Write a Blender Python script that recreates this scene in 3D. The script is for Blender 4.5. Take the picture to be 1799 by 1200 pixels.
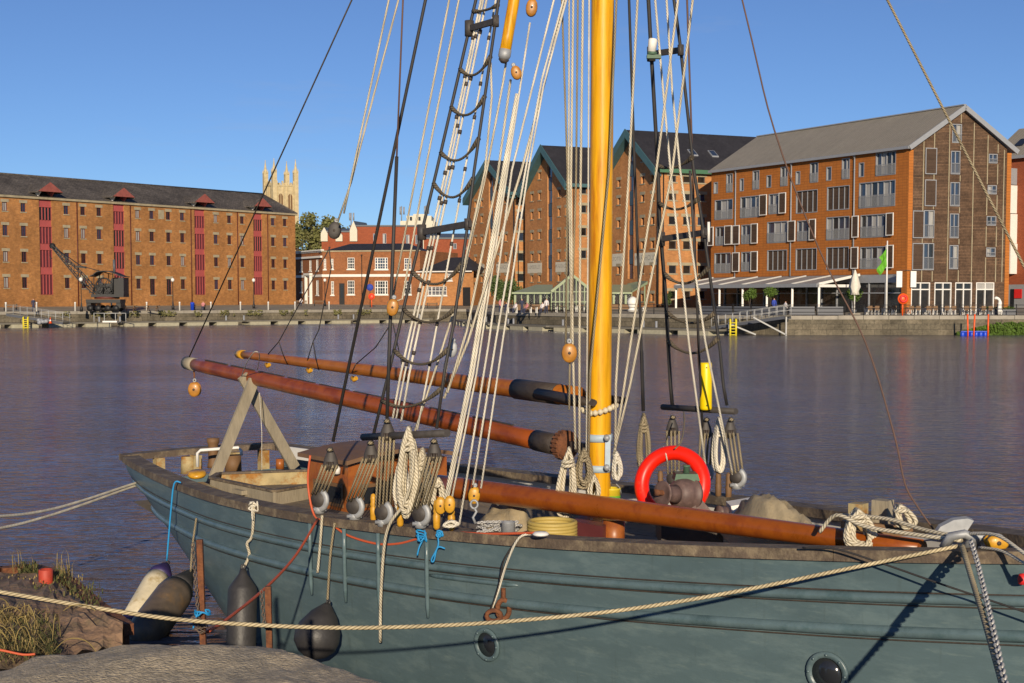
import bpy, bmesh, math, random
from mathutils import Vector, Matrix
R = math.radians
random.seed(7)
for o in list(bpy.data.objects): bpy.data.objects.remove(o)
scene = bpy.context.scene
COL = scene.collection
# ------------------------------------------------------------------ camera
W, HP, F, CX, CY, HOR, EYE = 1799., 1200., 2500., 899.5, 680., 523., 3.7
PITCH = math.atan((CY - HOR) / F)
cam = bpy.data.cameras.new('camera'); camo = bpy.data.objects.new('camera', cam); COL.objects.link(camo)
cam.sensor_width = 36; cam.lens = 36 * F / W; cam.shift_y = (CY - HP / 2) / W
cam.clip_start = .1; cam.clip_end = 9000
camo.location = (0, 0, EYE); camo.rotation_euler = (math.pi / 2 - PITCH, 0, 0)
scene.camera = camo
# ------------------------------------------------------------------ sky, sun, exposure
SUN_EL = R(16); LX = -.07                      # light travels along (LX, 1, -tan el)
world = bpy.data.worlds.new('World'); scene.world = world; world.use_nodes = True
nt = world.node_tree; nt.nodes.clear()
sky = nt.nodes.new('ShaderNodeTexSky'); sky.sky_type = 'NISHITA'; sky.sun_disc = False
sky.sun_elevation = SUN_EL; sky.sun_rotation = math.atan2(-LX, -1)
sky.altitude = 0; sky.air_density = .72; sky.dust_density = 0.0; sky.ozone_density = 6.0
hs = nt.nodes.new('ShaderNodeHueSaturation'); hs.inputs['Saturation'].default_value = .95; hs.inputs['Value'].default_value = 1.0; hs.inputs['Hue'].default_value = .504
bg = nt.nodes.new('ShaderNodeBackground'); bg.inputs[1].default_value = .088
wo = nt.nodes.new('ShaderNodeOutputWorld')
nt.links.new(sky.outputs[0], hs.inputs['Color']); wc = nt.nodes.new('ShaderNodeTexCoord'); wm = nt.nodes.new('ShaderNodeMapping'); wm.inputs['Scale'].default_value = (2, 2, 14); nt.links.new(wc.outputs['Generated'], wm.inputs[0])
wn = nt.nodes.new('ShaderNodeTexNoise'); wn.inputs['Scale'].default_value = 1.6; wn.inputs['Detail'].default_value = 9; wn.inputs['Roughness'].default_value = .62; nt.links.new(wm.outputs[0], wn.inputs['Vector'])
wr = nt.nodes.new('ShaderNodeMapRange'); wr.inputs[1].default_value = .60; wr.inputs[2].default_value = .95; wr.inputs[4].default_value = .45; nt.links.new(wn.outputs[0], wr.inputs[0])
wx = nt.nodes.new('ShaderNodeMix'); wx.data_type = 'RGBA'; wx.inputs[7].default_value = (4.4, 4.5, 4.8, 1); nt.links.new(wr.outputs[0], wx.inputs[0]); nt.links.new(hs.outputs[0], wx.inputs[6]); nt.links.new(wx.outputs[2], bg.inputs[0]); nt.links.new(bg.outputs[0], wo.inputs[0])
sl = bpy.data.lights.new('sun', 'SUN'); sl.energy = 4.6; sl.angle = R(.53); sl.color = (1, .85, .64)
so = bpy.data.objects.new('sun', sl); COL.objects.link(so)
so.rotation_euler = Vector((LX, 1, -math.tan(SUN_EL) * math.hypot(LX, 1))).to_track_quat('-Z', 'Y').to_euler()
so.location = (0, -20, 30)
vs = scene.view_settings; vs.view_transform = 'Standard'; vs.look = 'None'; vs.exposure = 0.12; vs.gamma = 1
vs.use_curve_mapping = False
# ------------------------------------------------------------------ pixels of the photograph -> directions
CP, SP = math.cos(PITCH), math.sin(PITCH)
def ray(u, v):
    x = (u - CX) / F; y = -(v - CY) / F
    return Vector((x, y * SP + CP, y * CP - SP))
EYEV = Vector((0, 0, EYE))
def at(u, v, Y): r = ray(u, v); return EYEV + r * (Y / r.y)
def atz(u, v, z): r = ray(u, v); return EYEV + r * ((z - EYE) / r.z)
# ------------------------------------------------------------------ materials
MATS = {}
def _n(nt, t, **k):
    n = nt.nodes.new(t)
    for a, b in k.items(): setattr(n, a, b)
    return n
def mat(name, c, rough=.6, metal=0, var=.15, vscale=3, bump=0, bscale=40, c2=None, cover=.5, cscale=2, spec=.5, coat=0, stretch=(1, 1, 1), trans=0, extra=None):
    """principled with noise variation of its colour, an optional second colour in patches, fine bump"""
    if name in MATS: return MATS[name]
    m = bpy.data.materials.new(name); m.use_nodes = True; nt = m.node_tree; L = nt.links.new
    b = nt.nodes['Principled BSDF']
    b.inputs['Roughness'].default_value = rough; b.inputs['Metallic'].default_value = metal
    b.inputs['Specular IOR Level'].default_value = spec; b.inputs['Coat Weight'].default_value = coat
    if trans: b.inputs['Transmission Weight'].default_value = trans
    tc = _n(nt, 'ShaderNodeTexCoord'); mp = _n(nt, 'ShaderNodeMapping'); mp.inputs['Scale'].default_value = stretch
    L(tc.outputs['Object'], mp.inputs[0])
    n1 = _n(nt, 'ShaderNodeTexNoise'); n1.inputs['Scale'].default_value = vscale; n1.inputs['Detail'].default_value = 6; n1.inputs['Roughness'].default_value = .65
    L(mp.outputs[0], n1.inputs['Vector'])
    rp = _n(nt, 'ShaderNodeMapRange'); rp.inputs[1].default_value = .25; rp.inputs[2].default_value = .75
    rp.inputs[3].default_value = 1 - var; rp.inputs[4].default_value = 1 + var
    L(n1.outputs[0], rp.inputs[0])
    mul = _n(nt, 'ShaderNodeVectorMath', operation='SCALE')
    src = None
    if c2:
        n2 = _n(nt, 'ShaderNodeTexNoise'); n2.inputs['Scale'].default_value = cscale; n2.inputs['Detail'].default_value = 8; n2.inputs['Roughness'].default_value = .7
        L(mp.outputs[0], n2.inputs['Vector'])
        r2 = _n(nt, 'ShaderNodeMapRange'); r2.inputs[1].default_value = 1 - cover - .08 if cover > .5 else .62 - cover * .3; r2.inputs[2].default_value = r2.inputs[1].default_value + .14
        L(n2.outputs[0], r2.inputs[0])
        mx = _n(nt, 'ShaderNodeMix', data_type='RGBA'); mx.inputs[6].default_value = (*c, 1); mx.inputs[7].default_value = (*c2, 1)
        L(r2.outputs[0], mx.inputs[0]); L(mx.outputs[2], mul.inputs[0])
    else: mul.inputs[0].default_value = c
    L(rp.outputs[0], mul.inputs['Scale']); L(mul.outputs[0], b.inputs['Base Color'])
    rr = _n(nt, 'ShaderNodeMapRange'); rr.inputs[3].default_value = max(.02, rough - .1); rr.inputs[4].default_value = min(1, rough + .12)
    L(n1.outputs[0], rr.inputs[0]); L(rr.outputs[0], b.inputs['Roughness'])
    if bump:
        n3 = _n(nt, 'ShaderNodeTexNoise'); n3.inputs['Scale'].default_value = bscale; n3.inputs['Detail'].default_value = 5
        L(mp.outputs[0], n3.inputs['Vector'])
        bp = _n(nt, 'ShaderNodeBump'); bp.inputs['Strength'].default_value = bump; bp.inputs['Distance'].default_value = .02
        L(n3.outputs[0], bp.inputs['Height']); L(bp.outputs[0], b.inputs['Normal'])
    MATS[name] = m
    if extra: extra(m, nt, b, mul, L)
    return m
def uvmat(name, c1, c2, mortar, bw, bh, mw, rough=.85, var=.3, vscale=.35, bump=.3, kind='brick'):
    """brick courses, roof slates or boards laid out in metres along the surface (uv)"""
    m = bpy.data.materials.new(name); m.use_nodes = True; nt = m.node_tree; L = nt.links.new
    b = nt.nodes['Principled BSDF']; b.inputs['Roughness'].default_value = rough; b.inputs['Specular IOR Level'].default_value = .25
    uv = _n(nt, 'ShaderNodeUVMap'); tc = _n(nt, 'ShaderNodeTexCoord')
    br = _n(nt, 'ShaderNodeTexBrick'); br.inputs['Color1'].default_value = (*c1, 1); br.inputs['Color2'].default_value = (*c2, 1); br.inputs['Mortar'].default_value = (*mortar, 1)
    br.inputs['Scale'].default_value = 1; br.inputs['Brick Width'].default_value = bw; br.inputs['Row Height'].default_value = bh; br.inputs['Mortar Size'].default_value = mw
    br.inputs['Mortar Smooth'].default_value = .4
    if kind == 'rows': br.offset = 0.5
    if kind == 'grid': br.offset = 0
    L(uv.outputs[0], br.inputs['Vector'])
    res = br.outputs['Color']
    for sc, lo, hi, det in ((vscale, 1 - var, 1 + var, 9), (vscale * 9, 1 - var * .8, 1 + var * .8, 4)):
        n = _n(nt, 'ShaderNodeTexNoise'); n.inputs['Scale'].default_value = sc; n.inputs['Detail'].default_value = det; n.inputs['Roughness'].default_value = .7
        L(tc.outputs['Object'], n.inputs['Vector'])
        r = _n(nt, 'ShaderNodeMapRange'); r.inputs[1].default_value = .28; r.inputs[2].default_value = .72; r.inputs[3].default_value = lo; r.inputs[4].default_value = hi
        L(n.outputs[0], r.inputs[0])
        s = _n(nt, 'ShaderNodeVectorMath', operation='SCALE'); L(res, s.inputs[0]); L(r.outputs[0], s.inputs['Scale']); res = s.outputs[0]
    L(res, b.inputs['Base Color'])
    bp = _n(nt, 'ShaderNodeBump'); bp.inputs['Strength'].default_value = bump; bp.inputs['Distance'].default_value = .02; bp.invert = True
    L(br.outputs['Fac'], bp.inputs['Height']); L(bp.outputs[0], b.inputs['Normal'])
    MATS[name] = m; return m
def ropemat(name, c, dark, pitch=.05, rough=.9):
    """laid rope: diagonal strands round the rope from its uv (u once round, v in metres)"""
    m = bpy.data.materials.new(name); m.use_nodes = True; nt = m.node_tree; L = nt.links.new
    b = nt.nodes['Principled BSDF']; b.inputs['Roughness'].default_value = rough; b.inputs['Specular IOR Level'].default_value = .2
    uv = _n(nt, 'ShaderNodeUVMap'); sx = _n(nt, 'ShaderNodeSeparateXYZ'); L(uv.outputs[0], sx.inputs[0])
    a = _n(nt, 'ShaderNodeMath', operation='MULTIPLY'); a.inputs[1].default_value = 3; L(sx.outputs[0], a.inputs[0])
    d = _n(nt, 'ShaderNodeMath', operation='MULTIPLY'); d.inputs[1].default_value = 1 / pitch; L(sx.outputs[1], d.inputs[0])
    s = _n(nt, 'ShaderNodeMath', operation='ADD'); L(a.outputs[0], s.inputs[0]); L(d.outputs[0], s.inputs[1])
    fr = _n(nt, 'ShaderNodeMath', operation='PINGPONG'); fr.inputs[1].default_value = .5; L(s.outputs[0], fr.inputs[0])
    r = _n(nt, 'ShaderNodeMapRange'); r.inputs[1].default_value = 0; r.inputs[2].default_value = .3; L(fr.outputs[0], r.inputs[0])
    tc = _n(nt, 'ShaderNodeTexCoord'); n = _n(nt, 'ShaderNodeTexNoise'); n.inputs['Scale'].default_value = 5; n.inputs['Detail'].default_value = 5; L(tc.outputs['Object'], n.inputs['Vector'])
    mr = _n(nt, 'ShaderNodeMapRange'); mr.inputs[1].default_value = .3; mr.inputs[2].default_value = .7; mr.inputs[3].default_value = .75; mr.inputs[4].default_value = 1.15; L(n.outputs[0], mr.inputs[0])
    mx = _n(nt, 'ShaderNodeMix', data_type='RGBA'); mx.inputs[6].default_value = (*dark, 1); mx.inputs[7].default_value = (*c, 1); L(r.outputs[0], mx.inputs[0])
    sc = _n(nt, 'ShaderNodeVectorMath', operation='SCALE'); L(mx.outputs[2], sc.inputs[0]); L(mr.outputs[0], sc.inputs['Scale']); L(sc.outputs[0], b.inputs['Base Color'])
    bp = _n(nt, 'ShaderNodeBump'); bp.inputs['Strength'].default_value = .6; bp.inputs['Distance'].default_value = .008; L(r.outputs[0], bp.inputs['Height']); L(bp.outputs[0], b.inputs['Normal'])
    MATS[name] = m; return m
# ------------------------------------------------------------------ mesh collector
class MB:
    def __init__(s): s.v = []; s.f = []; s.m = []; s.uv = []; s.sm = []
    def face(s, pts, mi=0, uvs=None, smooth=False):
        n = len(s.v); s.v += [tuple(p) for p in pts]; s.f.append(tuple(range(n, n + len(pts)))); s.m.append(mi); s.sm.append(smooth)
        if uvs is None:
            a = Vector(pts[0]); e = Vector(pts[1]) - a; L = e.length or 1; e = e / L
            nn = e.cross(Vector(pts[-1]) - a); up = nn.cross(e); up = up.normalized() if up.length > 1e-9 else Vector((0, 0, 1))
            uvs = [((Vector(p) - a).dot(e), (Vector(p) - a).dot(up)) for p in pts]
        s.uv.append(uvs)
    def hexa(s, c, mi=0):
        """8 corners: bottom ring 0-3 counter-clockwise from above, top ring 4-7"""
        for q in ((3, 2, 1, 0), (4, 5, 6, 7), (0, 1, 5, 4), (1, 2, 6, 5), (2, 3, 7, 6), (3, 0, 4, 7)): s.face([c[i] for i in q], mi)
    def box(s, x0, x1, y0, y1, z0, z1, mi=0, M=None):
        c = [Vector(p) for p in ((x0, y0, z0), (x1, y0, z0), (x1, y1, z0), (x0, y1, z0), (x0, y0, z1), (x1, y0, z1), (x1, y1, z1), (x0, y1, z1))]
        if M: c = [M @ p for p in c]
        s.hexa(c, mi)
    def bar(s, a, b, w, h, mi=0, up=(0, 0, 1)):
        a = Vector(a); b = Vector(b); d = (b - a).normalized(); up = Vector(up)
        if abs(d.dot(up)) > .98: up = Vector((1, 0, 0))
        x = d.cross(up).normalized() * (w / 2); y = x.cross(d).normalized() * (h / 2)
        s.hexa([a - x - y, b - x - y, b + x - y, a + x - y, a - x + y, b - x + y, b + x + y, a + x + y], mi)
    def tube(s, path, r, n=8, mi=0, caps=True, closed=False, smooth=True, flat=1.0):
        P = [Vector(p) for p in path]; N = len(P)
        rr = [r(i / (N - 1)) if callable(r) else (r[i] if isinstance(r, (list, tuple)) else r) for i in range(N)]
        base = len(s.v); dist = 0; ds = [0]
        for i in range(1, N): dist += (P[i] - P[i - 1]).length; ds.append(dist)
        x = None
        for i in range(N):
            if closed: t = P[(i + 1) % N] - P[i - 1]
            else: t = P[min(i + 1, N - 1)] - P[max(i - 1, 0)]
            t = t.normalized() if t.length > 1e-9 else Vector((0, 0, 1))
            if x is None:
                x = t.orthogonal().normalized() if abs(t.z) > .95 else t.cross(Vector((0, 0, 1))).normalized()
            else:
                x = x - t * x.dot(t); x = x.normalized() if x.length > 1e-6 else t.orthogonal().normalized()
            y = t.cross(x)
            for k in range(n):
                a = 2 * math.pi * k / n
                s.v.append(tuple(P[i] + x * (math.cos(a) * rr[i]) + y * (math.sin(a) * rr[i] * flat)))
        rings = N if closed else N - 1
        for i in range(rings):
            j = (i + 1) % N; d1 = ds[j] if j else dist + .1
            for k in range(n):
                k2 = (k + 1) % n
                s.f.append((base + i * n + k, base + i * n + k2, base + j * n + k2, base + j * n + k)); s.m.append(mi); s.sm.append(smooth)
                s.uv.append([(k / n, ds[i]), ((k + 1) / n, ds[i]), ((k + 1) / n, d1), (k / n, d1)])
        if caps and not closed:
            for i, rev in ((0, True), (N - 1, False)):
                q = [base + i * n + k for k in range(n)]
                if rev: q.reverse()
                s.f.append(tuple(q)); s.m.append(mi); s.sm.append(False); s.uv.append([(0, 0)] * n)
    def lathe(s, prof, M=None, n=12, mi=0, smooth=True):
        """profile of (radius, height) turned round z"""
        base = len(s.v)
        for r, z in prof:
            for k in range(n):
                a = 2 * math.pi * k / n; p = Vector((r * math.cos(a), r * math.sin(a), z)); s.v.append(tuple(M @ p if M else p))
        for i in range(len(prof) - 1):
            for k in range(n):
                k2 = (k + 1) % n; s.f.append((base + i * n + k, base + i * n + k2, base + (i + 1) * n + k2, base + (i + 1) * n + k)); s.m.append(mi); s.sm.append(smooth)
                s.uv.append([(k / n, prof[i][1]), ((k + 1) / n, prof[i][1]), ((k + 1) / n, prof[i + 1][1]), (k / n, prof[i + 1][1])])
        for i, rev in ((0, True), (len(prof) - 1, False)):
            if prof[i][0] > 1e-4:
                q = [base + i * n + k for k in range(n)]
                if rev: q.reverse()
                s.f.append(tuple(q)); s.m.append(mi); s.sm.append(False); s.uv.append([(0, 0)] * n)
    def mesh(s, name, mats):
        me = bpy.data.meshes.new(name); me.from_pydata(s.v, [], s.f)
        if not isinstance(mats, (list, tuple)): mats = [mats]
        for m in mats: me.materials.append(MATS[m] if isinstance(m, str) else m)
        me.polygons.foreach_set('material_index', s.m); me.polygons.foreach_set('use_smooth', s.sm)
        ul = me.uv_layers.new(name='UVMap'); flat = [c for f in s.uv for p in f for c in p[:2]]
        ul.data.foreach_set('uv', flat); me.validate(); me.update(); return me
    def build(s, name, mats, parent=None, loc=None, **tags):
        o = bpy.data.objects.new(name, s.mesh(name, mats)); COL.objects.link(o)
        if loc: o.location = loc
        adopt(o, parent); tag(o, **tags); return o
def adopt(o, parent):
    if parent:
        o.parent = parent
        w = wmat(parent); o.matrix_parent_inverse = w.inverted()
def wmat(o):
    m = Matrix.LocRotScale(o.location, o.rotation_euler, o.scale)
    return (wmat(o.parent) @ o.matrix_parent_inverse @ m) if o.parent else m
def tag(o, label=None, cat=None, group=None, kind=None):
    if label: o['label'] = label
    if cat: o['category'] = cat
    if group: o['group'] = group
    if kind: o['kind'] = kind
    return o
def empty(name, loc, label, cat, group=None):
    o = bpy.data.objects.new(name, None); COL.objects.link(o); o.location = loc; o.empty_display_size = .3
    return tag(o, label, cat, group)
def link_copy(o, parent=None):
    c = o.copy(); COL.objects.link(c)
    if parent: c.parent = parent
    for ch in [x for x in bpy.data.objects if x.parent == o]: link_copy(ch, c)
    return c
def place(proto, loc, rz=0, label=None, first=[set()]):
    """the prototype itself the first time, afterwards a copy with copies of its parts"""
    if proto.name in first[0]: o = link_copy(proto)
    else: o = proto; first[0].add(proto.name)
    o.location = loc; o.rotation_euler = (0, 0, rz)
    if label: o['label'] = label
    return o
def skin(name, verts, edges, radii, mats, root=0, levels=1):
    """a continuous body grown round a skeleton of joints"""
    me = bpy.data.meshes.new(name); me.from_pydata(verts, edges, []); o = bpy.data.objects.new(name, me); COL.objects.link(o)
    md = o.modifiers.new('s', 'SKIN'); md.use_smooth_shade = True
    for i, r in enumerate(radii): me.skin_vertices[0].data[i].radius = (r, r) if not isinstance(r, tuple) else r
    me.skin_vertices[0].data[root].use_root = True
    if levels: sd = o.modifiers.new('d', 'SUBSURF'); sd.levels = levels; sd.render_levels = levels
    dg = bpy.context.evaluated_depsgraph_get(); nm = bpy.data.meshes.new_from_object(o.evaluated_get(dg))
    o.modifiers.clear(); o.data = nm; nm.materials.clear()
    for m in (mats if isinstance(mats, (list, tuple)) else [mats]): nm.materials.append(MATS[m])
    return o
# ------------------------------------------------------------------ vertical faces of buildings
class Face:
    """a vertical plane from P0 to P1 (left to right as seen from its front); a runs along it in metres"""
    def __init__(s, P0, P1):
        s.p = Vector((P0[0], P0[1], 0)); d = Vector((P1[0] - P0[0], P1[1] - P0[1], 0)); s.L = d.length; s.d = d / s.L; s.n = Vector((s.d.y, -s.d.x, 0))
    def pt(s, a, z, o=0): q = s.p + s.d * a + s.n * o; return Vector((q.x, q.y, z))
    def hit(s, u, v):
        r = ray(u, v); t = (s.p - EYEV).dot(s.n) / r.dot(s.n); q = EYEV + r * t
        return (q - s.p).dot(s.d), q.z
    def rect(s, u0, v0, u1, v1):
        """pixel rectangle -> a0,a1,z0,z1 on this face, measured at its middle"""
        um, vm = (u0 + u1) / 2, (v0 + v1) / 2
        return s.hit(u0, vm)[0], s.hit(u1, vm)[0], s.hit(um, v1)[1], s.hit(um, v0)[1]
    def box(s, mb, a0, a1, z0, z1, o0, o1, mi=0):
        mb.hexa([s.pt(a0, z0, o1), s.pt(a1, z0, o1), s.pt(a1, z0, o0), s.pt(a0, z0, o0), s.pt(a0, z1, o1), s.pt(a1, z1, o1), s.pt(a1, z1, o0), s.pt(a0, z1, o0)], mi)
    def wall(s, mb, a0, a1, z0, z1, holes=(), depth=.25, mi=0, mr=None, top=None):
        """wall sheet with real openings and reveals; top(a) cuts it to a gable"""
        mr = mi if mr is None else mr
        br = [top.apex] if top else []
        A = sorted(set([a0, a1] + br + [h[i] for h in holes for i in (0, 1)])); Z = sorted(set([z0, z1] + [h[i] for h in holes for i in (2, 3)]))
        A = [a for a in A if a0 - 1e-6 <= a <= a1 + 1e-6]; Z = [z for z in Z if z0 - 1e-6 <= z <= z1 + 1e-6]
        for i in range(len(A) - 1):
            for j in range(len(Z) - 1):
                am, zm = (A[i] + A[i + 1]) / 2, (Z[j] + Z[j + 1]) / 2
                if any(h[0] < am < h[1] and h[2] < zm < h[3] for h in holes): continue
                poly = [(A[i], Z[j]), (A[i + 1], Z[j]), (A[i + 1], Z[j + 1]), (A[i], Z[j + 1])]
                if top:
                    out = []
                    for k in range(4):
                        p, q = poly[k], poly[(k + 1) % 4]; dp, dq = top(p[0]) - p[1], top(q[0]) - q[1]
                        if dp >= 0: out.append(p)
                        if dp * dq < 0: t = dp / (dp - dq); out.append((p[0] + (q[0] - p[0]) * t, p[1] + (q[1] - p[1]) * t))
                    poly = out
                    if len(poly) < 3: continue
                mb.face([s.pt(*p) for p in poly], mi, [tuple(p) for p in poly])
        for h in holes:
            b0, b1, c0, c1 = h[:4]
            for q in (((b0, c0, 0), (b0, c0, -depth), (b0, c1, -depth), (b0, c1, 0)), ((b1, c0, -depth), (b1, c0, 0), (b1, c1, 0), (b1, c1, -depth)),
                      ((b0, c1, 0), (b0, c1, -depth), (b1, c1, -depth), (b1, c1, 0)), ((b0, c0, -depth), (b0, c0, 0), (b1, c0, 0), (b1, c0, -depth))):
                mb.face([s.pt(*p) for p in q], mr)
class Gable:
    def __init__(s, a0, a1, ze, za): s.a0, s.a1, s.ze, s.za, s.apex = a0, a1, ze, za, (a0 + a1) / 2
    def __call__(s, a): return s.ze + (s.za - s.ze) * (1 - abs(a - s.apex) / ((s.a1 - s.a0) / 2))
def text_mesh(name, body, size, M, material, parent):
    cu = bpy.data.curves.new(name, 'FONT'); cu.body = body; cu.size = size; cu.align_x = 'CENTER'; cu.align_y = 'CENTER'; cu.extrude = .01
    o = bpy.data.objects.new(name, cu); COL.objects.link(o); dg = bpy.context.evaluated_depsgraph_get()
    me = bpy.data.meshes.new_from_object(o.evaluated_get(dg)); bpy.data.objects.remove(o); me.transform(M); me.materials.clear(); me.materials.append(MATS[material])
    n = bpy.data.objects.new(name, me); COL.objects.link(n); adopt(n, parent); return n
# ================================================================== materials of the place
uvmat('brick_north', (.40, .172, .05), (.31, .13, .04), (.28, .19, .10), .42, .14, .012, var=.3, vscale=.22)
uvmat('brick_gable', (.50, .22, .078), (.41, .17, .062), (.38, .25, .12), .42, .14, .012, var=.22, vscale=.22)
uvmat('brick_terracotta', (.44, .150, .030), (.39, .130, .027), (.24, .09, .025), .6, .30, .02, var=.10, vscale=.3, kind='grid')
uvmat('brick_office', (.31, .115, .042), (.24, .088, .036), (.27, .16, .09), .42, .14, .012, var=.2, vscale=.3)
uvmat('brick_modern', (.33, .088, .036), (.28, .074, .032), (.22, .07, .05), .42, .14, .01, var=.12, vscale=.3)
uvmat('slate_old', (.125, .108, .092), (.085, .073, .064), (.03, .028, .028), .5, .28, .02, var=.45, vscale=.25, rough=.7)
uvmat('slate_dark', (.040, .038, .042), (.032, .030, .034), (.02, .02, .022), .5, .3, .015, var=.25, vscale=.3, rough=.6)
uvmat('standing_seam', (.30, .265, .21), (.28, .25, .20), (.15, .14, .12), .45, 60, .03, var=.10, vscale=.2, rough=.55, kind='grid')
uvmat('timber_cladding', (.145, .085, .05), (.09, .054, .034), (.03, .02, .014), 3.2, .16, .02, var=.45, vscale=.5, kind='rows')
uvmat('quay_stone', (.16, .135, .095), (.11, .095, .068), (.05, .045, .035), 1.6, .55, .02, var=.45, vscale=.5, kind='rows')
uvmat('louvre', (.12, .075, .05), (.09, .055, .038), (.025, .018, .014), 9, .11, .03, var=.2, vscale=1, kind='rows')
mat('stone_pale', (.34, .29, .19), .85, var=.25, vscale=1.2)
mat('stone_tower', (.52, .42, .24), .85, var=.3, vscale=.6)
mat('hoist_pink', (.38, .080, .075), .6, var=.12, vscale=1)
mat('hoist_dark', (.10, .022, .030), .5, var=.2)
mat('iron_dark', (.014, .0135, .014), .55, var=.3, vscale=4)
mat('iron_red', (.10, .018, .012), .6, var=.2)
mat('white_paint', (.75, .73, .68), .5, var=.06)
mat('offwhite_wall', (.62, .58, .46), .7, var=.1)
mat('grey_metal', (.27, .28, .30), .45, var=.08)
mat('grey_dark', (.09, .095, .11), .5, var=.1)
mat('teal_board', (.055, .13, .145), .55, var=.15, vscale=1)
mat('blue_hoist', (.035, .085, .13), .55, var=.2, vscale=1)
mat('green_gutter', (.06, .16, .09), .55, var=.1)
mat('pavilion_green', (.26, .31, .18), .55, var=.1)
mat('pavilion_roof', (.24, .26, .16), .4, var=.12, vscale=2)
mat('glass_dark', (.020, .022, .026), .06, var=.3, spec=.7)
mat('glass_sky', (.03, .045, .08), .04, var=.2, spec=1.0)
mat('glass_curtain', (.34, .33, .31), .3, var=.25, vscale=2, stretch=(6, 6, .3))
mat('glass_interior', (.028, .022, .018), .1, var=.8, vscale=.8, spec=.5)
mat('concrete', (.30, .27, .22), .85, var=.25, vscale=1)
mat('decking', (.16, .145, .115), .8, var=.2, vscale=1)
mat('float_pale', (.38, .35, .25), .7, var=.2)
mat('tar_black', (.012, .012, .014), .6, var=.3)
mat('yellow_paint', (.68, .56, .02), .5, var=.1)
mat('orange_plastic', (.85, .10, .012), .45, var=.1)
mat('blue_plastic', (.012, .06, .55), .4, var=.15)
mat('canvas_white', (.66, .62, .54), .85, var=.12)
mat('wood_brown', (.16, .085, .035), .65, var=.25)
mat('leaf_far', (.16, .165, .05), .75, var=.5, vscale=.6, c2=(.15, .14, .045), cover=.5, cscale=.4)
mat('leaf_willow', (.075, .11, .03), .7, var=.4, vscale=1.5)
mat('leaf_ball', (.075, .13, .015), .7, var=.4, vscale=3)
mat('bark', (.07, .05, .035), .9, var=.3)
mat('flag_green', (.12, .38, .02), .7, var=.1)
mat('red_sign', (.6, .02, .02), .5, var=.1)
mat('skin', (.5, .27, .18), .6, var=.05)
mat('cloth_white', (.65, .6, .6), .8, var=.1); mat('cloth_navy', (.03, .035, .07), .8, var=.1); mat('cloth_pink', (.5, .2, .2), .8, var=.1)
mat('cloth_blue', (.03, .06, .35), .8, var=.1)
mat('letter_grey', (.33, .31, .27), .8, var=.1)
def paving(m, nt, b, mul, L):
    pass
mat('paving', (.26, .225, .165), .9, var=.25, vscale=.3, bump=.2, bscale=2)
# ================================================================== water, ground
def water_mat():
    m = bpy.data.materials.new('water'); m.use_nodes = True; nt = m.node_tree; L = nt.links.new; b = nt.nodes['Principled BSDF']
    b.inputs['Base Color'].default_value = (.092, .087, .106, 1); b.inputs['Roughness'].default_value = .15; b.inputs['IOR'].default_value = 1.333
    tc = _n(nt, 'ShaderNodeTexCoord'); h = None
    for sc, det, st, w in (((.35, .9, 1), 2, 3.0, .20), ((1.6, 4.2, 1), 3, 1.0, .085), ((.05, .12, 1), 2, 1.0, .25)):
        mp = _n(nt, 'ShaderNodeMapping'); mp.inputs['Scale'].default_value = sc; mp.inputs['Rotation'].default_value = (0, 0, .12); L(tc.outputs['Object'], mp.inputs[0])
        n = _n(nt, 'ShaderNodeTexNoise'); n.inputs['Scale'].default_value = st; n.inputs['Detail'].default_value = det; n.inputs['Roughness'].default_value = .55; L(mp.outputs[0], n.inputs['Vector'])
        k = _n(nt, 'ShaderNodeMath', operation='MULTIPLY'); k.inputs[1].default_value = w; L(n.outputs[0], k.inputs[0])
        if h is None: h = k.outputs[0]
        else: a = _n(nt, 'ShaderNodeMath', operation='ADD'); L(h, a.inputs[0]); L(k.outputs[0], a.inputs[1]); h = a.outputs[0]
    # wind: calmer and rougher streets of water
    mp = _n(nt, 'ShaderNodeMapping'); mp.inputs['Scale'].default_value = (.02, .06, 1); L(tc.outputs['Object'], mp.inputs[0])
    n = _n(nt, 'ShaderNodeTexNoise'); n.inputs['Scale'].default_value = 1.6; n.inputs['Detail'].default_value = 3; L(mp.outputs[0], n.inputs['Vector'])
    r = _n(nt, 'ShaderNodeMapRange'); r.inputs[1].default_value = .35; r.inputs[2].default_value = .65; r.inputs[3].default_value = .35; r.inputs[4].default_value = 1.1; L(n.outputs[0], r.inputs[0])
    bp = _n(nt, 'ShaderNodeBump'); bp.inputs['Distance'].default_value = 1.0; L(h, bp.inputs['Height']); L(r.outputs[0], bp.inputs['Strength']); L(bp.outputs[0], b.inputs['Normal'])
    MATS['water'] = m
water_mat()
mb = MB(); mb.face([(-600, -40, 0), (600, -40, 0), (600, 330, 0), (-600, 330, 0)]); mb.build('dock_water', 'water', kind='structure')
mb = MB(); mb.face([(-600, -40, -3), (600, -40, -3), (600, 330, -3), (-600, 330, -3)]); mb.build('dock_bed', 'paving', kind='structure')
EDGE = [(-230, 45), (-114, 139), (-64.8, 180), (-31.4, 207), (-12, 223), (-7, 221), (-2, 176), (8, 160), (19, 148), (27, 140), (60, 142), (130, 146), (300, 150)]
QZ = 1.9
rows = [[Vector((x, y, QZ)) for x, y in EDGE], [Vector((x, y + (2 if i > 8 else 16), QZ + (.05 if i > 8 else .42))) for i, (x, y) in enumerate(EDGE)],
        [Vector((x * 1.15, max(y + 62, 225), 2.7)) for x, y in EDGE], [Vector((x * 14, 3500, 2.7)) for x, y in EDGE]]
mb = MB()
for a, b in zip(rows, rows[1:]):
    for i in range(len(a) - 1): mb.face([a[i], a[i + 1], b[i + 1], b[i]])
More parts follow.
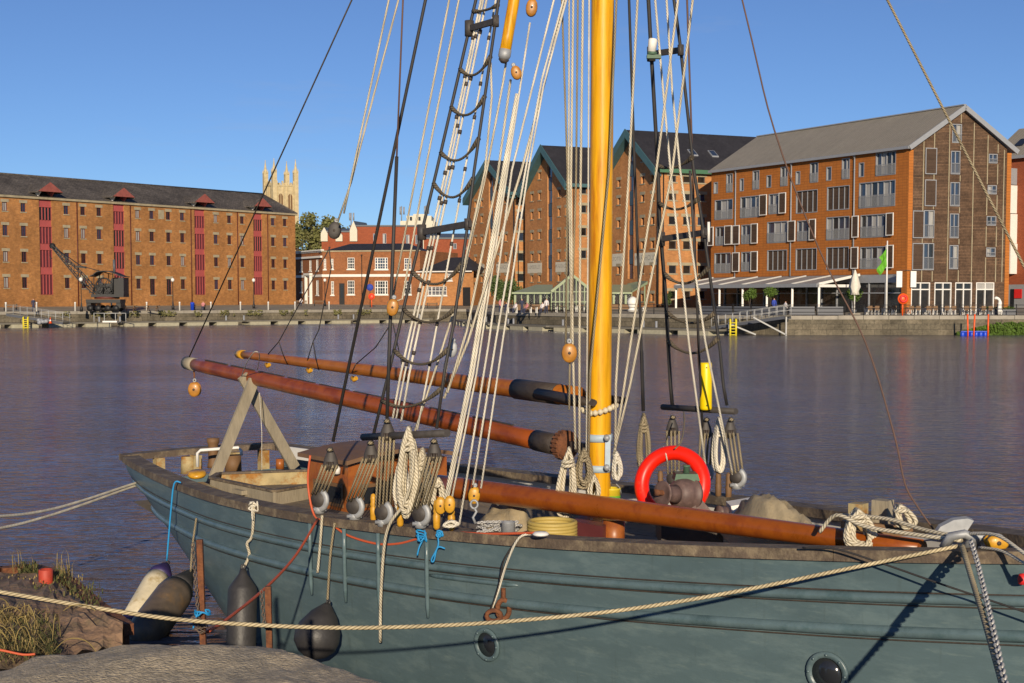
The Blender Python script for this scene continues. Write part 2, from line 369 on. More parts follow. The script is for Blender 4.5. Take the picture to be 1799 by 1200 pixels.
mb.build('far_quay', 'paving', kind='structure')
mb = MB()
for i in range(len(EDGE) - 1):
    (x0, y0), (x1, y1) = EDGE[i], EDGE[i + 1]; L_ = math.hypot(x1 - x0, y1 - y0)
    mb.face([(x0, y0, -3), (x1, y1, -3), (x1, y1, QZ), (x0, y0, QZ)], 0, [(0, -3), (L_, -3), (L_, QZ), (0, QZ)])
qw = mb.build('far_quay_wall', 'quay_stone', kind='structure')
random.seed(3)
cop = None
for i in range(1, len(EDGE) - 2):                                   # coping stones along the quay edge
    (x0, y0), (x1, y1) = EDGE[i], EDGE[i + 1]; L_ = math.hypot(x1 - x0, y1 - y0); d = Vector(((x1 - x0) / L_, (y1 - y0) / L_, 0)); n = Vector((d.y, -d.x, 0)); k = max(1, int(L_ / 2.4))
    for j in range(k):
        if x0 < -75 or x1 > 62: continue
        a = Vector((x0, y0, QZ)) + d * (L_ * j / k + .02); b_ = Vector((x0, y0, QZ)) + d * (L_ * (j + 1) / k - .02); h = random.uniform(.02, .05)
        m = MB(); m.hexa([a + n * .12 - Vector((0, 0, .35)), b_ + n * .12 - Vector((0, 0, .35)), b_ - n * .7 - Vector((0, 0, .35)), a - n * .7 - Vector((0, 0, .35)),
                          a + n * .12 + Vector((0, 0, h)), b_ + n * .12 + Vector((0, 0, h)), b_ - n * .7 + Vector((0, 0, h)), a - n * .7 + Vector((0, 0, h))])
        m.build('coping_stone', 'concrete', qw)
def gz(x, y):
    """height of the far quay roughly under (x, y)"""
    for i in range(len(EDGE) - 1):
        if EDGE[i][0] <= x <= EDGE[i + 1][0]:
            t = (x - EDGE[i][0]) / (EDGE[i + 1][0] - EDGE[i][0] or 1); e = EDGE[i][1] + (EDGE[i + 1][1] - EDGE[i][1]) * t
            dy = y - e; s1 = (2, .05) if i > 8 else (16, .42)
            if i == 8: k = t; s1 = (16 - 14 * k, .42 - .37 * k)
            y3 = max(e + 62, 225) - e
            if dy <= s1[0]: return QZ + s1[1] * max(dy, 0) / s1[0]
            return QZ + s1[1] + (2.7 - QZ - s1[1]) * min(1, (dy - s1[0]) / (y3 - s1[0]))
    return 2.3
# ================================================================== windows
def window(face, r, parent, style, rng, n=3, name='window', recess=.2):
    a0, a1, z0, z1 = r; w = a1 - a0; m = MB(); g = -recess
    def bx(p0, p1, q0, q1, o0, o1, mi): face.box(m, p0, p1, q0, q1, o0, o1, mi)
    if style == 'ware':
        f = .07; gl = rng.choice(['glass_dark', 'glass_dark', 'glass_interior', 'glass_curtain', 'glass_sky'])
        bx(a0, a0 + f, z0, z1, g, g + .08, 0); bx(a1 - f, a1, z0, z1, g, g + .08, 0); bx(a0 + f, a1 - f, z1 - f, z1, g, g + .08, 0); bx(a0 + f, a1 - f, z0, z0 + f, g, g + .08, 0)
        bx(a0 + w / 2 - .03, a0 + w / 2 + .03, z0 + f, z1 - f, g, g + .06, 0); bx(a0 + f, a1 - f, z0 + f, z1 - f, g - .03, g, 1)
        o = m.build(name, ['hoist_dark', gl], parent)
        m = MB(); bx(a0 - .22, a1 + .22, z1 + .003, z1 + .42, -.05, .03, 0); m.build('lintel', 'stone_pale', o)
        m = MB(); bx(a0 - .1, a1 + .1, z0 - .14, z0 - .003, -.05, .09, 0); m.build('sill', 'stone_pale', o)
    elif style == 'slot':
        f = .06; gl = rng.choice(['glass_dark', 'glass_interior', 'glass_sky', 'glass_dark'])
        bx(a0 + f, a1 - f, z0 + f, z1 - f, g - .03, g, 1); bx(a0, a0 + f, z0, z1, g, g + .07, 0); bx(a1 - f, a1, z0, z1, g, g + .07, 0); bx(a0 + f, a1 - f, z1 - f, z1, g, g + .07, 0); bx(a0 + f, a1 - f, z0, z0 + f, g, g + .07, 0)
        o = m.build(name, ['grey_dark', gl], parent)
        m = MB(); bx(a0 - .3, a1 + .3, z1 + .003, z1 + .4, -.05, .025, 0); m.build('lintel', 'stone_pale', o)
        m = MB(); bx(a0 - .2, a1 + .2, z0 - .16, z0 - .003, -.05, .08, 0); m.build('sill', 'stone_pale', o)
    elif style == 'sash':
        f = .10
        bx(a0, a0 + f, z0, z1, g, g + .1, 0); bx(a1 - f, a1, z0, z1, g, g + .1, 0); bx(a0 + f, a1 - f, z1 - f, z1, g, g + .1, 0); bx(a0 + f, a1 - f, z0, z0 + f, g, g + .1, 0)
        for k in range(1, n): x = a0 + w * k / n; t = .09 if n > 3 and k in (1, n - 1) else .03; bx(x - t, x + t, z0 + f, z1 - f, g, g + .06, 0)
        for k in range(1, 4): z = z0 + (z1 - z0) * k / 4; t = .06 if k == 2 else .025; bx(a0 + f, a1 - f, z - t, z + t, g + .001, g + .055, 0)
        o = m.build(name, ['white_paint'], parent)
        m = MB(); bx(a0 + f, a1 - f, z0 + f, z1 - f, g - .03, g - .002, 0); m.build('pane', rng.choice(['glass_dark', 'glass_sky']), o)
        m = MB(); bx(a0 - .15, a1 + .15, z0 - .2, z0 - .003, -.05, .12, 0); m.build('sill', 'white_paint', o)
    elif style in ('modern', 'closed'):
        f = .09; fm = 'grey_metal'
        bx(a0, a0 + f, z0, z1, g, .02, 0); bx(a1 - f, a1, z0, z1, g, .02, 0); bx(a0 + f, a1 - f, z1 - f, z1, g, .02, 0); bx(a0 + f, a1 - f, z0, z0 + f, g, .04, 0)
        for k in range(1, n): x = a0 + w * k / n; bx(x - .05, x + .05, z0 + f, z1 - f, g, g + .12, 0)
        o = m.build(name, [fm], parent)
        for k in range(n):
            m = MB(); bx(a0 + f + (w - 2 * f) * k / n + .005, a0 + f + (w - 2 * f) * (k + 1) / n - .005, z0 + f, z1 - f, g - .04, g - .002 if style == 'modern' else g + .05, 0)
            m.build('pane' if style == 'modern' else 'shutter', 'louvre' if style == 'closed' else rng.choice(['glass_curtain', 'glass_sky', 'glass_sky', 'glass_dark']), o)
        if style == 'modern' and w > .9:
            m = MB(); zt = z0 + (z1 - z0) * .48; bx(a0 + f, a1 - f, zt - .05, zt, .05, .10, 0); bx(a0 + f, a1 - f, z0 + .12, z0 + .16, .05, .10, 0)
            k = int(w / .14)
            for j in range(k + 1): x = a0 + f + (w - 2 * f) * j / k; bx(x - .012, x + .012, z0 + .16, zt - .05, .06, .09, 0)
            m.build('balustrade', 'grey_metal', o)
    return o
def shutter_leaf(face, r, parent, out=.25, fm='white_paint'):
    a0, a1, z0, z1 = r; m = MB(); f = .09
    for q in ((a0, a0 + f, z0, z1), (a1 - f, a1, z0, z1), (a0 + f, a1 - f, z1 - f, z1), (a0 + f, a1 - f, z0, z0 + f)): face.box(m, *q, out, out + .09, 0)
    o = m.build('shutter_frame', fm, parent); m = MB(); face.box(m, a0 + f, a1 - f, z0 + f, z1 - f, out + .02, out + .07, 0); m.build('louvre_panel', 'louvre', o)
def pipe(face, a, z0, z1, parent, m_='iron_dark', r=.07):
    m = MB(); m.tube([face.pt(a, z0, .12), face.pt(a, z1 - .3, .12)], r, 8); m.tube([face.pt(a, z1 - .35, .14), face.pt(a, z1, .14)], [r, r * 2.2], 8)
    for k in range(4): z = z0 + (z1 - z0) * (k + .5) / 4; m.tube([face.pt(a, z, .12), face.pt(a, z + .1, .12)], r * 1.35, 8)
    m.build('downpipe', m_, parent)
# ================================================================== north warehouse
rng = random.Random(11)
P1 = at(520, 540, 246); P0 = at(0, 540, 200); dd = (P1 - P0); dd.z = 0; P00 = P0 - dd.normalized() * 14
NF = Face((P00.x, P00.y), (P1.x, P1.y)); zb = 2.1; ze = NF.hit(260, 358.5)[1]
root = empty('brick_warehouse', (P1.x, P1.y, zb), 'long four-storey orange brick warehouse with hipped slate roof and red hoist bays behind the crane', 'warehouse')
ref = lambda v: NF.hit(10, v)[1]
ROWS = [(ref(370.5), ref(355)), (ref(413.8), ref(395.4)), (ref(459.7), ref(441.3)), (ref(505.9), ref(486.6))]
cols = [10, 42.5, 117.6, 146.8, 175, 242.8, 267.4, 296.5, 321, 379.7, 403.5, 426, 480, 501]
bays = [(70, 92), (200, 219), (342.3, 360), (445.7, 460.7)]
holes = []; wins = []
for u in cols:
    a = NF.hit(u, 440)[0]
    for i, (z0, z1) in enumerate(ROWS):
        h = (a - .42, a + .42, z0, z1)
        if i == 3 and u in (267.4, 296.5): h = (a - .5, a + .5, NF.hit(u, 518)[1], z1)
        holes.append(h); wins.append(h)
bayr = []
for u0, u1 in bays:
    a0, a1 = NF.hit(u0, 440)[0], NF.hit(u1, 440)[0]; h = (a0, a1, NF.hit((u0 + u1) / 2, 518)[1], ze - .2); holes.append(h); bayr.append(h)
mb = MB(); NF.wall(mb, 0, NF.L, zb, ze, holes, .35)
dep = 13
B0, B1 = NF.pt(0, 0, -dep), NF.pt(NF.L, 0, -dep)
for p, q in ((NF.pt(NF.L, 0, 0), B1), (B1, B0), (B0, NF.pt(0, 0, 0))): mb.face([(p.x, p.y, zb), (q.x, q.y, zb), (q.x, q.y, ze), (p.x, p.y, ze)])
mb.build('wall', 'brick_north', root)
RF = Face(NF.pt(0, 0, -dep / 2).xy, NF.pt(NF.L, 0, -dep / 2).xy); ar, zr = RF.hit(461, 341)
e = .25; mb = MB()
A_, B_, C_, D_ = NF.pt(-1, ze, e), NF.pt(NF.L + e, ze, e), NF.pt(NF.L + e, ze, -dep - e), NF.pt(-1, ze, -dep - e); r0, r1 = NF.pt(-1, zr, -dep / 2), NF.pt(ar, zr, -dep / 2)
mb.face([A_, B_, r1, r0]); mb.face([B_, C_, r1]); mb.face([C_, D_, r0, r1]); mb.face([D_, A_, r0])
rf = mb.build('roof', 'slate_old', root)
mb = MB(); mb.tube([r0 + Vector((0, 0, .02)), r1 + Vector((0, 0, .02))], .14, 8); mb.tube([r1, B_ + Vector((0, 0, .02))], .12, 8); mb.build('ridge_tiles', 'slate_old', rf)
mb = MB(); NF.box(mb, -1, NF.L + .3, ze - .32, ze - .02, .0, .3); mb.build('cornice', 'stone_pale', root)
for h in wins: window(NF, h, root, 'ware', rng)
for u in (135.4, 229, 335.2, 416.8, 469.8): pipe(NF, NF.hit(u, 440)[0], zb, ze - .1, root, 'iron_red')
m = MB(); a, z = NF.hit(283, 377); NF.box(m, a - .55, a + .55, z - .7, z + .7, -.02, .03); m.build('stone_plaque', 'stone_pale', root)
for a0, a1, z0, z1 in bayr:
    m = MB(); NF.box(m, a0, a1, z0, z1 + .2, -.34, -.18); hb = m.build('hoist_bay', 'hoist_pink', root)
    zz = [z0] + [0] * 0
    tot = z1 - z0; fl = [(0, .215), (.285, .47), (.53, .71), (.775, .915)]
    for f0, f1 in fl:
        c0, c1 = z0 + tot * f0, z0 + tot * f1
        m = MB(); NF.box(m, a0 + .08, a1 - .08, c0 + .06, c1 - .05, -.17, -.14); m.build('glazing', rng.choice(['hoist_dark', 'glass_dark', 'hoist_dark']), hb)
        for k in range(5):
            x = a0 + (a1 - a0) * (k + .0) / 4; m = MB(); NF.box(m, max(a0, x - .07), min(a1, x + .07), c0 + .05, c1 - .05, -.139, -.06); m.build('mullion', 'hoist_pink', hb)
        m = MB(); NF.box(m, a0, a1, c1 - .05, c1 + .06, -.16, .02); m.build('ledge', 'hoist_pink', hb)
    # hood over the hoist
    am = (a0 + a1) / 2; w = (a1 - a0) / 2 + 1.0; zt = ze + .75; m = MB()
    pts = [(-w, 0), (w, 0), (0, 1.15)]
    q = lambda a, z, o: NF.pt(am + a, zt + z, o)
    o0, o1 = 1.35, -3.2
    m.face([q(-w, 0, o0), q(0, 1.3, o0), q(0, 1.3, o1), q(-w, 0, o1)]); m.face([q(0, 1.3, o0), q(w, 0, o0), q(w, 0, o1), q(0, 1.3, o1)])
    m.face([q(-w, -.18, o0), q(-w, 0, o0), q(-w, 0, o1), q(-w, -.18, o1)]); m.face([q(w, 0, o0), q(w, -.18, o0), q(w, -.18, o1), q(w, 0, o1)])
    hd = m.build('hoist_hood', 'slate_old', root)
    m = MB(); m.hexa([q(-w, -.02, o0 + .06), q(w, -.02, o0 + .06), q(w, -.02, o0 - .05), q(-w, -.02, o0 - .05), q(-.02, 1.33, o0 + .06), q(.02, 1.33, o0 + .06), q(.02, 1.33, o0 - .05), q(-.02, 1.33, o0 - .05)]); m.build('hood_front', mat('hood_red', (.27, .075, .06), .75, var=.25, vscale=2), hd)
    for s in (-1, 1):
        x = s * ((a1 - a0) / 2 + .05); m = MB(); m.hexa([q(x - .08, -1.1, -.5), q(x + .08, -1.1, -.5), q(x + .08, -1.1, -2.4), q(x - .08, -1.1, -2.4), q(x - .08, .3, .9), q(x + .08, .3, .9), q(x + .08, .3, -2.4), q(x - .08, .3, -2.4)]); m.build('hood_cheek', 'white_paint' if s < 0 else 'hoist_pink', hd)
    m = MB(); m.bar(q(0, .3, 1.1), q(0, .3, -1), .15, .2); m.tube([q(0, .2, 1), q(0, -.15, 1)], .06, 6); m.build('hoist_beam', 'iron_dark', hd)
# ================================================================== church tower
def church_tower():
    Y = 650; c = at(490, 400, Y); s = Y / F; w = 44 * s; x0, x1 = c.x - w / 2, c.x + w / 2; z = lambda v: at(492, v, Y).z
    root = empty('church_tower', (c.x, Y, 2.7), 'pale stone church tower with four pinnacles rising behind the warehouse roof', 'tower')
    mb = MB(); zt = z(322); zs = z(327)
    rt = Matrix.Translation((c.x, Y + w / 2, 0)) @ Matrix.Rotation(R(31.5), 4, 'Z')
    h = w / 2
    mb.box(-h, h, -h, h, 2.7, zs, 0, rt); mb.build('tower_shaft', 'stone_tower', root)
    m = MB(); m.box(-h - .25, h + .25, -h - .25, h + .25, zs + .01, zs + .6, 0, rt); m.build('string_course', 'stone_tower', root)
    m = MB(); m.box(-h - .2, h + .2, -h - .2, h + .2, z(375), z(375) + .5, 0, rt); m.build('string_course', 'stone_tower', root)
    for f in range(4):
        M = rt @ Matrix.Rotation(f * math.pi / 2, 4, 'Z')
        for k in range(7):
            x = -h + .9 + (w - 1.8) * (k + .5) / 7; m = MB(); m.box(x - .42, x + .42, -h - .1, -h + .3, zs + .6, zs + (2.4 if k % 2 == 0 else 1.5), 0, M); m.build('merlon', 'stone_tower', root)
        for x in (-w * .2, w * .2):
            m = MB()
            for t in range(8): a0 = math.pi * t / 8; a1 = math.pi * (t + 1) / 8; m.face([M @ Vector((x + 1.1 * math.cos(a0), -h - .03, z(347) + 1.8 * math.sin(a0))), M @ Vector((x, -h - .03, z(347))), M @ Vector((x + 1.1 * math.cos(a1), -h - .03, z(347) + 1.8 * math.sin(a1)))])
            m.box(x - 1.1, x + 1.1, -h - .05, -h - .02, z(372), z(347), 0, M); wd = m.build('belfry_opening', 'wood_brown', root)
            for k in range(3):
                m = MB(); m.box(x - 1.15 + k * 1.15 - .12, x - 1.15 + k * 1.15 + .12, -h - .2, -h - .04, z(372), z(347) + (1.7 if k == 1 else .1), 0, M); m.build('tracery', 'stone_tower', wd)
            m = MB(); m.box(x - 1.5, x - 1.25, -h - .35, -h, z(375) + .5, zs, 0, M); m.box(x + 1.25, x + 1.5, -h - .35, -h, z(375) + .5, zs, 0, M); m.build('pilaster', 'stone_tower', root)
        M2 = M; m = MB(); bz = zs
        m.box(-h - .5, -h + 1.5, -h - .5, -h + 1.5, 2.7, zs + 6.2, 0, M2); tp = m.build('corner_turret', 'stone_tower', root)
        m = MB(); T = M2 @ Matrix.Translation((-h + .5, -h + .5, zs + 6.2)); m.lathe([(1.35, 0), (1.35, .4), (1.0, .6), (.55, 2.6), (.12, 5.6), (.25, 5.8), (0, 6.3)], T, 8, smooth=False); m.build('pinnacle', 'stone_tower', tp)
        for cx_ in (-h - .35, -h + 1.35):
            for cy_ in (-h - .35, -h + 1.35):
                m = MB(); m.lathe([(.3, 0), (.2, .9), (0, 2.2)], M2 @ Matrix.Translation((cx_, cy_, zs + 6.2)), 5, smooth=False); m.build('crocket', 'stone_tower', tp)
church_tower()
# ================================================================== three gabled warehouses
rng = random.Random(5)
CR = at(1158, 540, 185); AL = at(826, 540, 243); GF = Face((AL.x, AL.y), (CR.x, CR.y)); zb = 2.0; INW = -GF.n
def gabled(name, label, uL, uR, apex, vE, colsu, rows, hoist, hoistv, signs, side_uv, side_rows, ln=34, vcol=500):
    aL, aR = GF.hit(uL, vcol)[0], GF.hit(uR, vcol)[0]; ze = GF.hit(uR, vE)[1]; za = GF.hit(*apex)[1]; g = Gable(aL, aR, ze, za)
    ap = GF.pt((aL + aR) / 2, zb); root = empty(name, ap, label, 'warehouse', None)
    S0 = GF.pt(aR, 0); SF = Face(S0.xy, (S0 + INW * ln).xy)
    holes = []; ws = []
    for u in colsu:
        for (v0, v1, ur) in rows:
            a = GF.hit(u, 450)[0]; z1, z0 = GF.hit(ur, v0)[1], GF.hit(ur, v1)[1]
            if z1 + .7 > g(a): continue
            if abs(a - g.apex) < .5: continue
            h = (a - .40, a + .40, z0, z1); holes.append(h); ws.append(h)
    h0, h1 = GF.hit(hoist[0], 450)[0], GF.hit(hoist[1], 450)[0]; hz0 = GF.hit(hoist[0], hoistv)[1]; hz1 = za - (za - ze) * (abs((h0 + h1) / 2 - g.apex) + (h1 - h0)) / ((aR - aL) / 2) - .5
    holes.append((h0, h1, hz0, hz1))
    mb = MB(); GF.wall(mb, aL, aR, zb, za, holes, .45, top=g)
    sh = []
    for u in side_uv:
        for v0, v1, ur in side_rows:
            a, z1 = SF.hit(u, v0)[0], SF.hit(ur, v0)[1]; z0 = SF.hit(ur, v1)[1]; sh.append((a - .55, a + .55, z0, z1))
    SF.wall(mb, 0, ln, zb, ze, sh, .3)
    K0 = GF.pt(aL, 0); mb.face([Vector((K0.x, K0.y, zb)), Vector((K0.x, K0.y, ze)), Vector(((K0 + INW * ln).x, (K0 + INW * ln).y, ze)), Vector(((K0 + INW * ln).x, (K0 + INW * ln).y, zb))])
    bl, br = K0 + INW * ln, S0 + INW * ln; mb.face([Vector((br.x, br.y, zb)), Vector((bl.x, bl.y, zb)), Vector((bl.x, bl.y, ze)), Vector(((bl.x + br.x) / 2, (bl.y + br.y) / 2, za)), Vector((br.x, br.y, ze))])
    mb.build('wall', 'brick_gable', root)
    for h in ws: window(GF, h, root, 'slot', rng, recess=.35)
    for h in sh: window(SF, h, root, 'slot', rng, recess=.2)
    # roof with deep verges
    ov, oe, t = 1.1, .5, .28; sl = (za - ze) / ((aR - aL) / 2)
    E = lambda a, z, o: GF.pt(a, z, o)
    mb = MB()
    for s, ae in ((-1, aL - oe), (1, aR + oe)):
        zee = ze - sl * oe
        q = [E(ae, zee + .12, ov), E(g.apex, za + .12, ov), E(g.apex, za + .12, -ln), E(ae, zee + .12, -ln)]
        p = [v + Vector((0, 0, t)) for v in q]
        mb.hexa(q + p)
    rf = mb.build('roof', 'slate_dark', root)
    for s, ae in ((-1, aL - oe), (1, aR + oe)):
        zee = ze - sl * oe; m = MB(); a, b = E(ae, zee + .1, ov + .06), E(g.apex + s * .02, za + .1, ov + .06)
        dn = Vector((0, 0, -.75)); up = Vector((0, 0, .42)); nn = GF.n * .1
        m.hexa([a + dn, b + dn, b + dn - nn, a + dn - nn, a + up, b + up, b + up - nn, a + up - nn]); m.build('barge_board', 'teal_board', rf)
        m = MB(); m.hexa([a + dn - nn, b + dn - nn, b + dn - GF.n * (ov + .05), a + dn - GF.n * (ov + .05)] + [x + Vector((0, 0, .1)) for x in (a + dn - nn, b + dn - nn, b + dn - GF.n * (ov + .05), a + dn - GF.n * (ov + .05))]); m.build('soffit', 'teal_board', rf)
    m = MB(); m.bar(E(aR + oe, ze - sl * oe + .05, ov), E(aR + oe, ze - sl * oe + .05, -ln), .5, .5); m.build('gutter', 'green_gutter' if name_green(label) else 'teal_board', root)
    m = MB(); m.bar(E(aL - oe, ze - sl * oe + .05, ov), E(aL - oe, ze - sl * oe + .05, -ln), .5, .5); m.build('gutter', 'teal_board', root)
    # hoist bay: stacked panels
    m = MB(); GF.box(m, h0, h1, hz0, hz1, -.45, -.3); hb = m.build('hoist_bay', 'blue_hoist', root); k = 9
    for i in range(k):
        c0, c1 = hz0 + (hz1 - hz0) * i / k, hz0 + (hz1 - hz0) * (i + 1) / k; m = MB()
        if i % 2 == 0: GF.box(m, h0 + .06, h1 - .06, c0 + .05, c1 - .05, -.29, -.25); m.build('glazing', 'glass_sky', hb)
        else: GF.box(m, h0 + .02, h1 - .02, c0 + .03, c1 - .03, -.29, -.18); m.build('hoist_door', 'blue_hoist', hb)
    for s in (h0, h1):
        for i in range(int((hz1 - hz0) / .9)):
            m = MB(); z = hz0 + i * .9; w_ = .2 if i % 2 else .32; a = (s - w_, s - .004) if s == h0 else (s + .004, s + w_); GF.box(m, a[0], a[1], z, z + .85, -.02, .03); m.build('quoin', 'brick_gable', hb)
    for txt, u0, v0, u1, v1 in signs:
        r = GF.rect(u0, v0, u1, v1); m = MB(); GF.box(m, *r, .004, .02); sg = m.build('painted_sign', 'offwhite_wall', root)
        p = GF.pt((r[0] + r[1]) / 2, r[2] + (r[3] - r[2]) * .58, .025); rot = Matrix((( GF.d.x, 0, GF.n.x), (GF.d.y, 0, GF.n.y), (0, 1, 0))).to_4x4()
        sz = (r[1] - r[0]) / (len(txt) * .66); text_mesh('lettering', txt, sz, Matrix.Translation(p) @ rot, 'letter_grey', sg)
    pipe(GF, aR - .2, zb, ze - .8, root, 'iron_dark', .1); pipe(SF, .5, zb, ze - .4, root, 'iron_dark', .08)
    return root, g, aL, aR
def name_green(l): return 'skylights' in l
c5 = lambda x, y: (1040 + x / 3, 200 + y / 3)
c4 = lambda x, y: (780 + x * .3167, 220 + y * .3167)
rowsC = [(200 + t / 3, 200 + b / 3, 1128.3) for t, b in ((218, 252), (330, 368), (427, 463), (548, 587), (672, 712), (800, 840), (948, 988))]
Cw = gabled('gabled_warehouse', 'brick gabled warehouse with skylights in its long slate roof beside the terracotta apartment block', 1064, 1158, (1106, 235), 296,
       [1086.7, 1128.3, 1146], rowsC, (1103.3, 1112.7), 490, [('PHILPOTTS', 1066, 446, 1094, 468), ('WAREHOUSE', 1115, 444, 1154, 466)],
       [1040 + x / 3 for x in (425, 500, 577)], [(200 + t / 3, 200 + b / 3, 1206.7) for t, b in ((330, 362), (423, 457), (543, 585), (672, 714), (800, 842), (935, 975))], 40)
rowsB = [(c4(0, t)[1], c4(0, b)[1], c4(530, 0)[0]) for t, b in ((262, 300), (375, 415), (475, 518), (592, 632), (710, 752), (832, 868))]
Bw = gabled('gabled_warehouse', 'middle brick gabled warehouse of the row, rising behind the green glass pavilion', 922.5, 1001.7, (953.6, 262), 322,
       [c4(x, 0)[0] for x in (488, 530, 638, 680)], rowsB, (c4(573, 0)[0], c4(600, 0)[0]), c4(0, 866)[1], [('KIMBERLEY', 927, 462, 952, 480), ('WAREHOUSE', 976, 460, 1002, 478)],
       [1024.5], [(c4(0, t)[1], c4(0, b)[1], 1024.5) for t, b in ((345, 380), (445, 485), (570, 612), (695, 738))])
rowsA = [(c4(0, t)[1], c4(0, b)[1], c4(210, 0)[0]) for t, b in ((417, 452), (503, 540), (617, 655), (727, 765), (838, 870))]
Aw = gabled('gabled_warehouse', 'farthest brick gabled warehouse, with a willow growing in front of its foot', 826, 905, (854.4, 288), 338,
       [c4(x, 0)[0] for x in (175, 210, 305, 345)], rowsA, (c4(250, 0)[0], c4(272, 0)[0]), c4(0, 950)[1], [('HERBERT', 830, 465, 851, 480), ('WAREHOUSE', 872, 463, 895, 479)],
       [c4(425, 0)[0]], [(c4(0, t)[1], c4(0, b)[1], c4(425, 0)[0]) for t, b in ((395, 440), (480, 520), (597, 640), (710, 752), (825, 865))])
# skylights in the long roof
root, g, aL, aR = Cw
sl = (g.za - g.ze) / ((aR - aL) / 2)
for u, v in ((1217, 269), (1253, 271)):
    # meet the right roof slope: z = za - sl*(a-apex)
    r = ray(u, v); best = None
    for k in range(4000):
        q = EYEV + r * (180 + k * .02); a = (q - GF.p).dot(GF.d); zz = g.za + .42 - sl * (a - g.apex)
        if q.z <= zz: best = q; break
    if best:
        o = (best - GF.p).dot(GF.n); a = (best - GF.p).dot(GF.d); m = MB(); f = lambda da, do, h: GF.pt(a + da, g.za + .4 - sl * (a + da - g.apex) + h, o + do)
        m.hexa([f(-.6, .5, 0), f(.6, .5, 0), f(.6, -.5, 0), f(-.6, -.5, 0), f(-.6, .5, .15), f(.6, .5, .15), f(.6, -.5, .15), f(-.6, -.5, .15)])
        s_ = m.build('skylight', 'grey_metal', root); m = MB(); m.hexa([f(-.5, .4, .151), f(.5, .4, .151), f(.5, -.4, .151), f(-.5, -.4, .151), f(-.5, .4, .18), f(.5, .4, .18), f(.5, -.4, .18), f(-.5, -.4, .18)]); m.build('pane', 'glass_sky', s_)
# ================================================================== terracotta apartment block
rng = random.Random(21)
c6 = lambda x, y: (1220 + x * .35, 180 + y * .35)
c7 = lambda x, y: (1480 + x * .3507, 180 + y * .3507)
ML, MC, MR = at(1248, 540, 181), at(1592, 540, 151.6), at(1771, 540, 155.1)
MF = Face(ML.xy, MC.xy); MG = Face(MC.xy, MR.xy); zb = 1.95; ze = MF.hit(1592, 262)[1]; za = MG.hit(1683, 190)[1]
root = empty('apartment_block', (MC.x, MC.y, zb), 'terracotta clad apartment block with grey metal roof, timber gable and louvred shutters', 'building')
wide, tall, closed, shut = [], [], [], []
for r in ((160, 358, 192, 452), (292, 342, 326, 437), (432, 322, 468, 420), (580, 302, 622, 402), (740, 280, 780, 385)): tall.append((*c6(*r[:2]), *c6(*r[2:]), 2))
for r in ((97, 400, 118, 458), (228, 382, 248, 446), (362, 365, 386, 428), (508, 345, 531, 412), (662, 323, 688, 393), (825, 302, 852, 375)): tall.append((*c6(*r[:2]), *c6(*r[2:]), 1))
tall.append((*c7(167, 248), *c7(268, 365), 4))
for r, n in (((102, 487, 192, 588), 3), ((230, 470, 328, 578), 4), ((365, 597, 465, 705), 3), ((662, 573, 778, 690), 4), ((100, 755, 182, 857), 3)): wide.append((*c6(*r[:2]), *c6(*r[2:]), n))
wide.append((*c7(83, 395), *c7(265, 525), 6))
for r in ((510, 440, 618, 555), (665, 420, 778, 540), (365, 740, 465, 845), (508, 732, 614, 842), (662, 725, 775, 838)): closed.append((*c6(*r[:2]), *c6(*r[2:]), 4))
for w_, s1, s2 in (((372, 458, 432, 560), (335, 463, 372, 567), (433, 453, 468, 557)), ((105, 623, 160, 718), (76, 625, 104, 720), (160, 618, 195, 714)), ((235, 613, 293, 710), (200, 617, 235, 713), (293, 608, 326, 708)),
                   ((515, 592, 585, 695), (478, 594, 515, 698), (585, 585, 618, 692)), ((235, 750, 292, 848), (199, 753, 234, 850), (292, 747, 326, 847))):
    wide.append((*c6(*w_[:2]), *c6(*w_[2:]), 3)); shut += [(*c6(*s1[:2]), *c6(*s1[2:])), (*c6(*s2[:2]), *c6(*s2[2:]))]
for w_, s1, s2 in (((90, 560, 228, 676), (57, 568, 90, 677), (228, 553, 265, 667)), ((88, 722, 228, 834), (52, 724, 88, 833), (228, 714, 265, 830))):
    wide.append((*c7(*w_[:2]), *c7(*w_[2:]), 5)); shut += [(*c7(*s1[:2]), *c7(*s1[2:])), (*c7(*s2[:2]), *c7(*s2[2:]))]
allw = [(MF.rect(*w[:4]), w[4], 'modern') for w in tall + wide] + [(MF.rect(*w[:4]), w[4], 'closed') for w in closed]
zg = MF.hit(1400, 485)[1]
mb = MB(); MF.wall(mb, 0, MF.L, zg, ze, [w[0] for w in allw], .25)
MF.wall(mb, MF.L - .75, MF.L, zb, zg)
mb.build('wall', 'brick_terracotta', root)
for r, n, st in allw: window(MF, r, root, st, rng, n)
for s in shut: shutter_leaf(MF, MF.rect(*s), root)
for u in (1220 + 208 * .35, 1220 + 487 * .35, 1220 + 803 * .35): pipe(MF, MF.hit(u, 400)[0], zg, ze, root, 'grey_metal', .08)
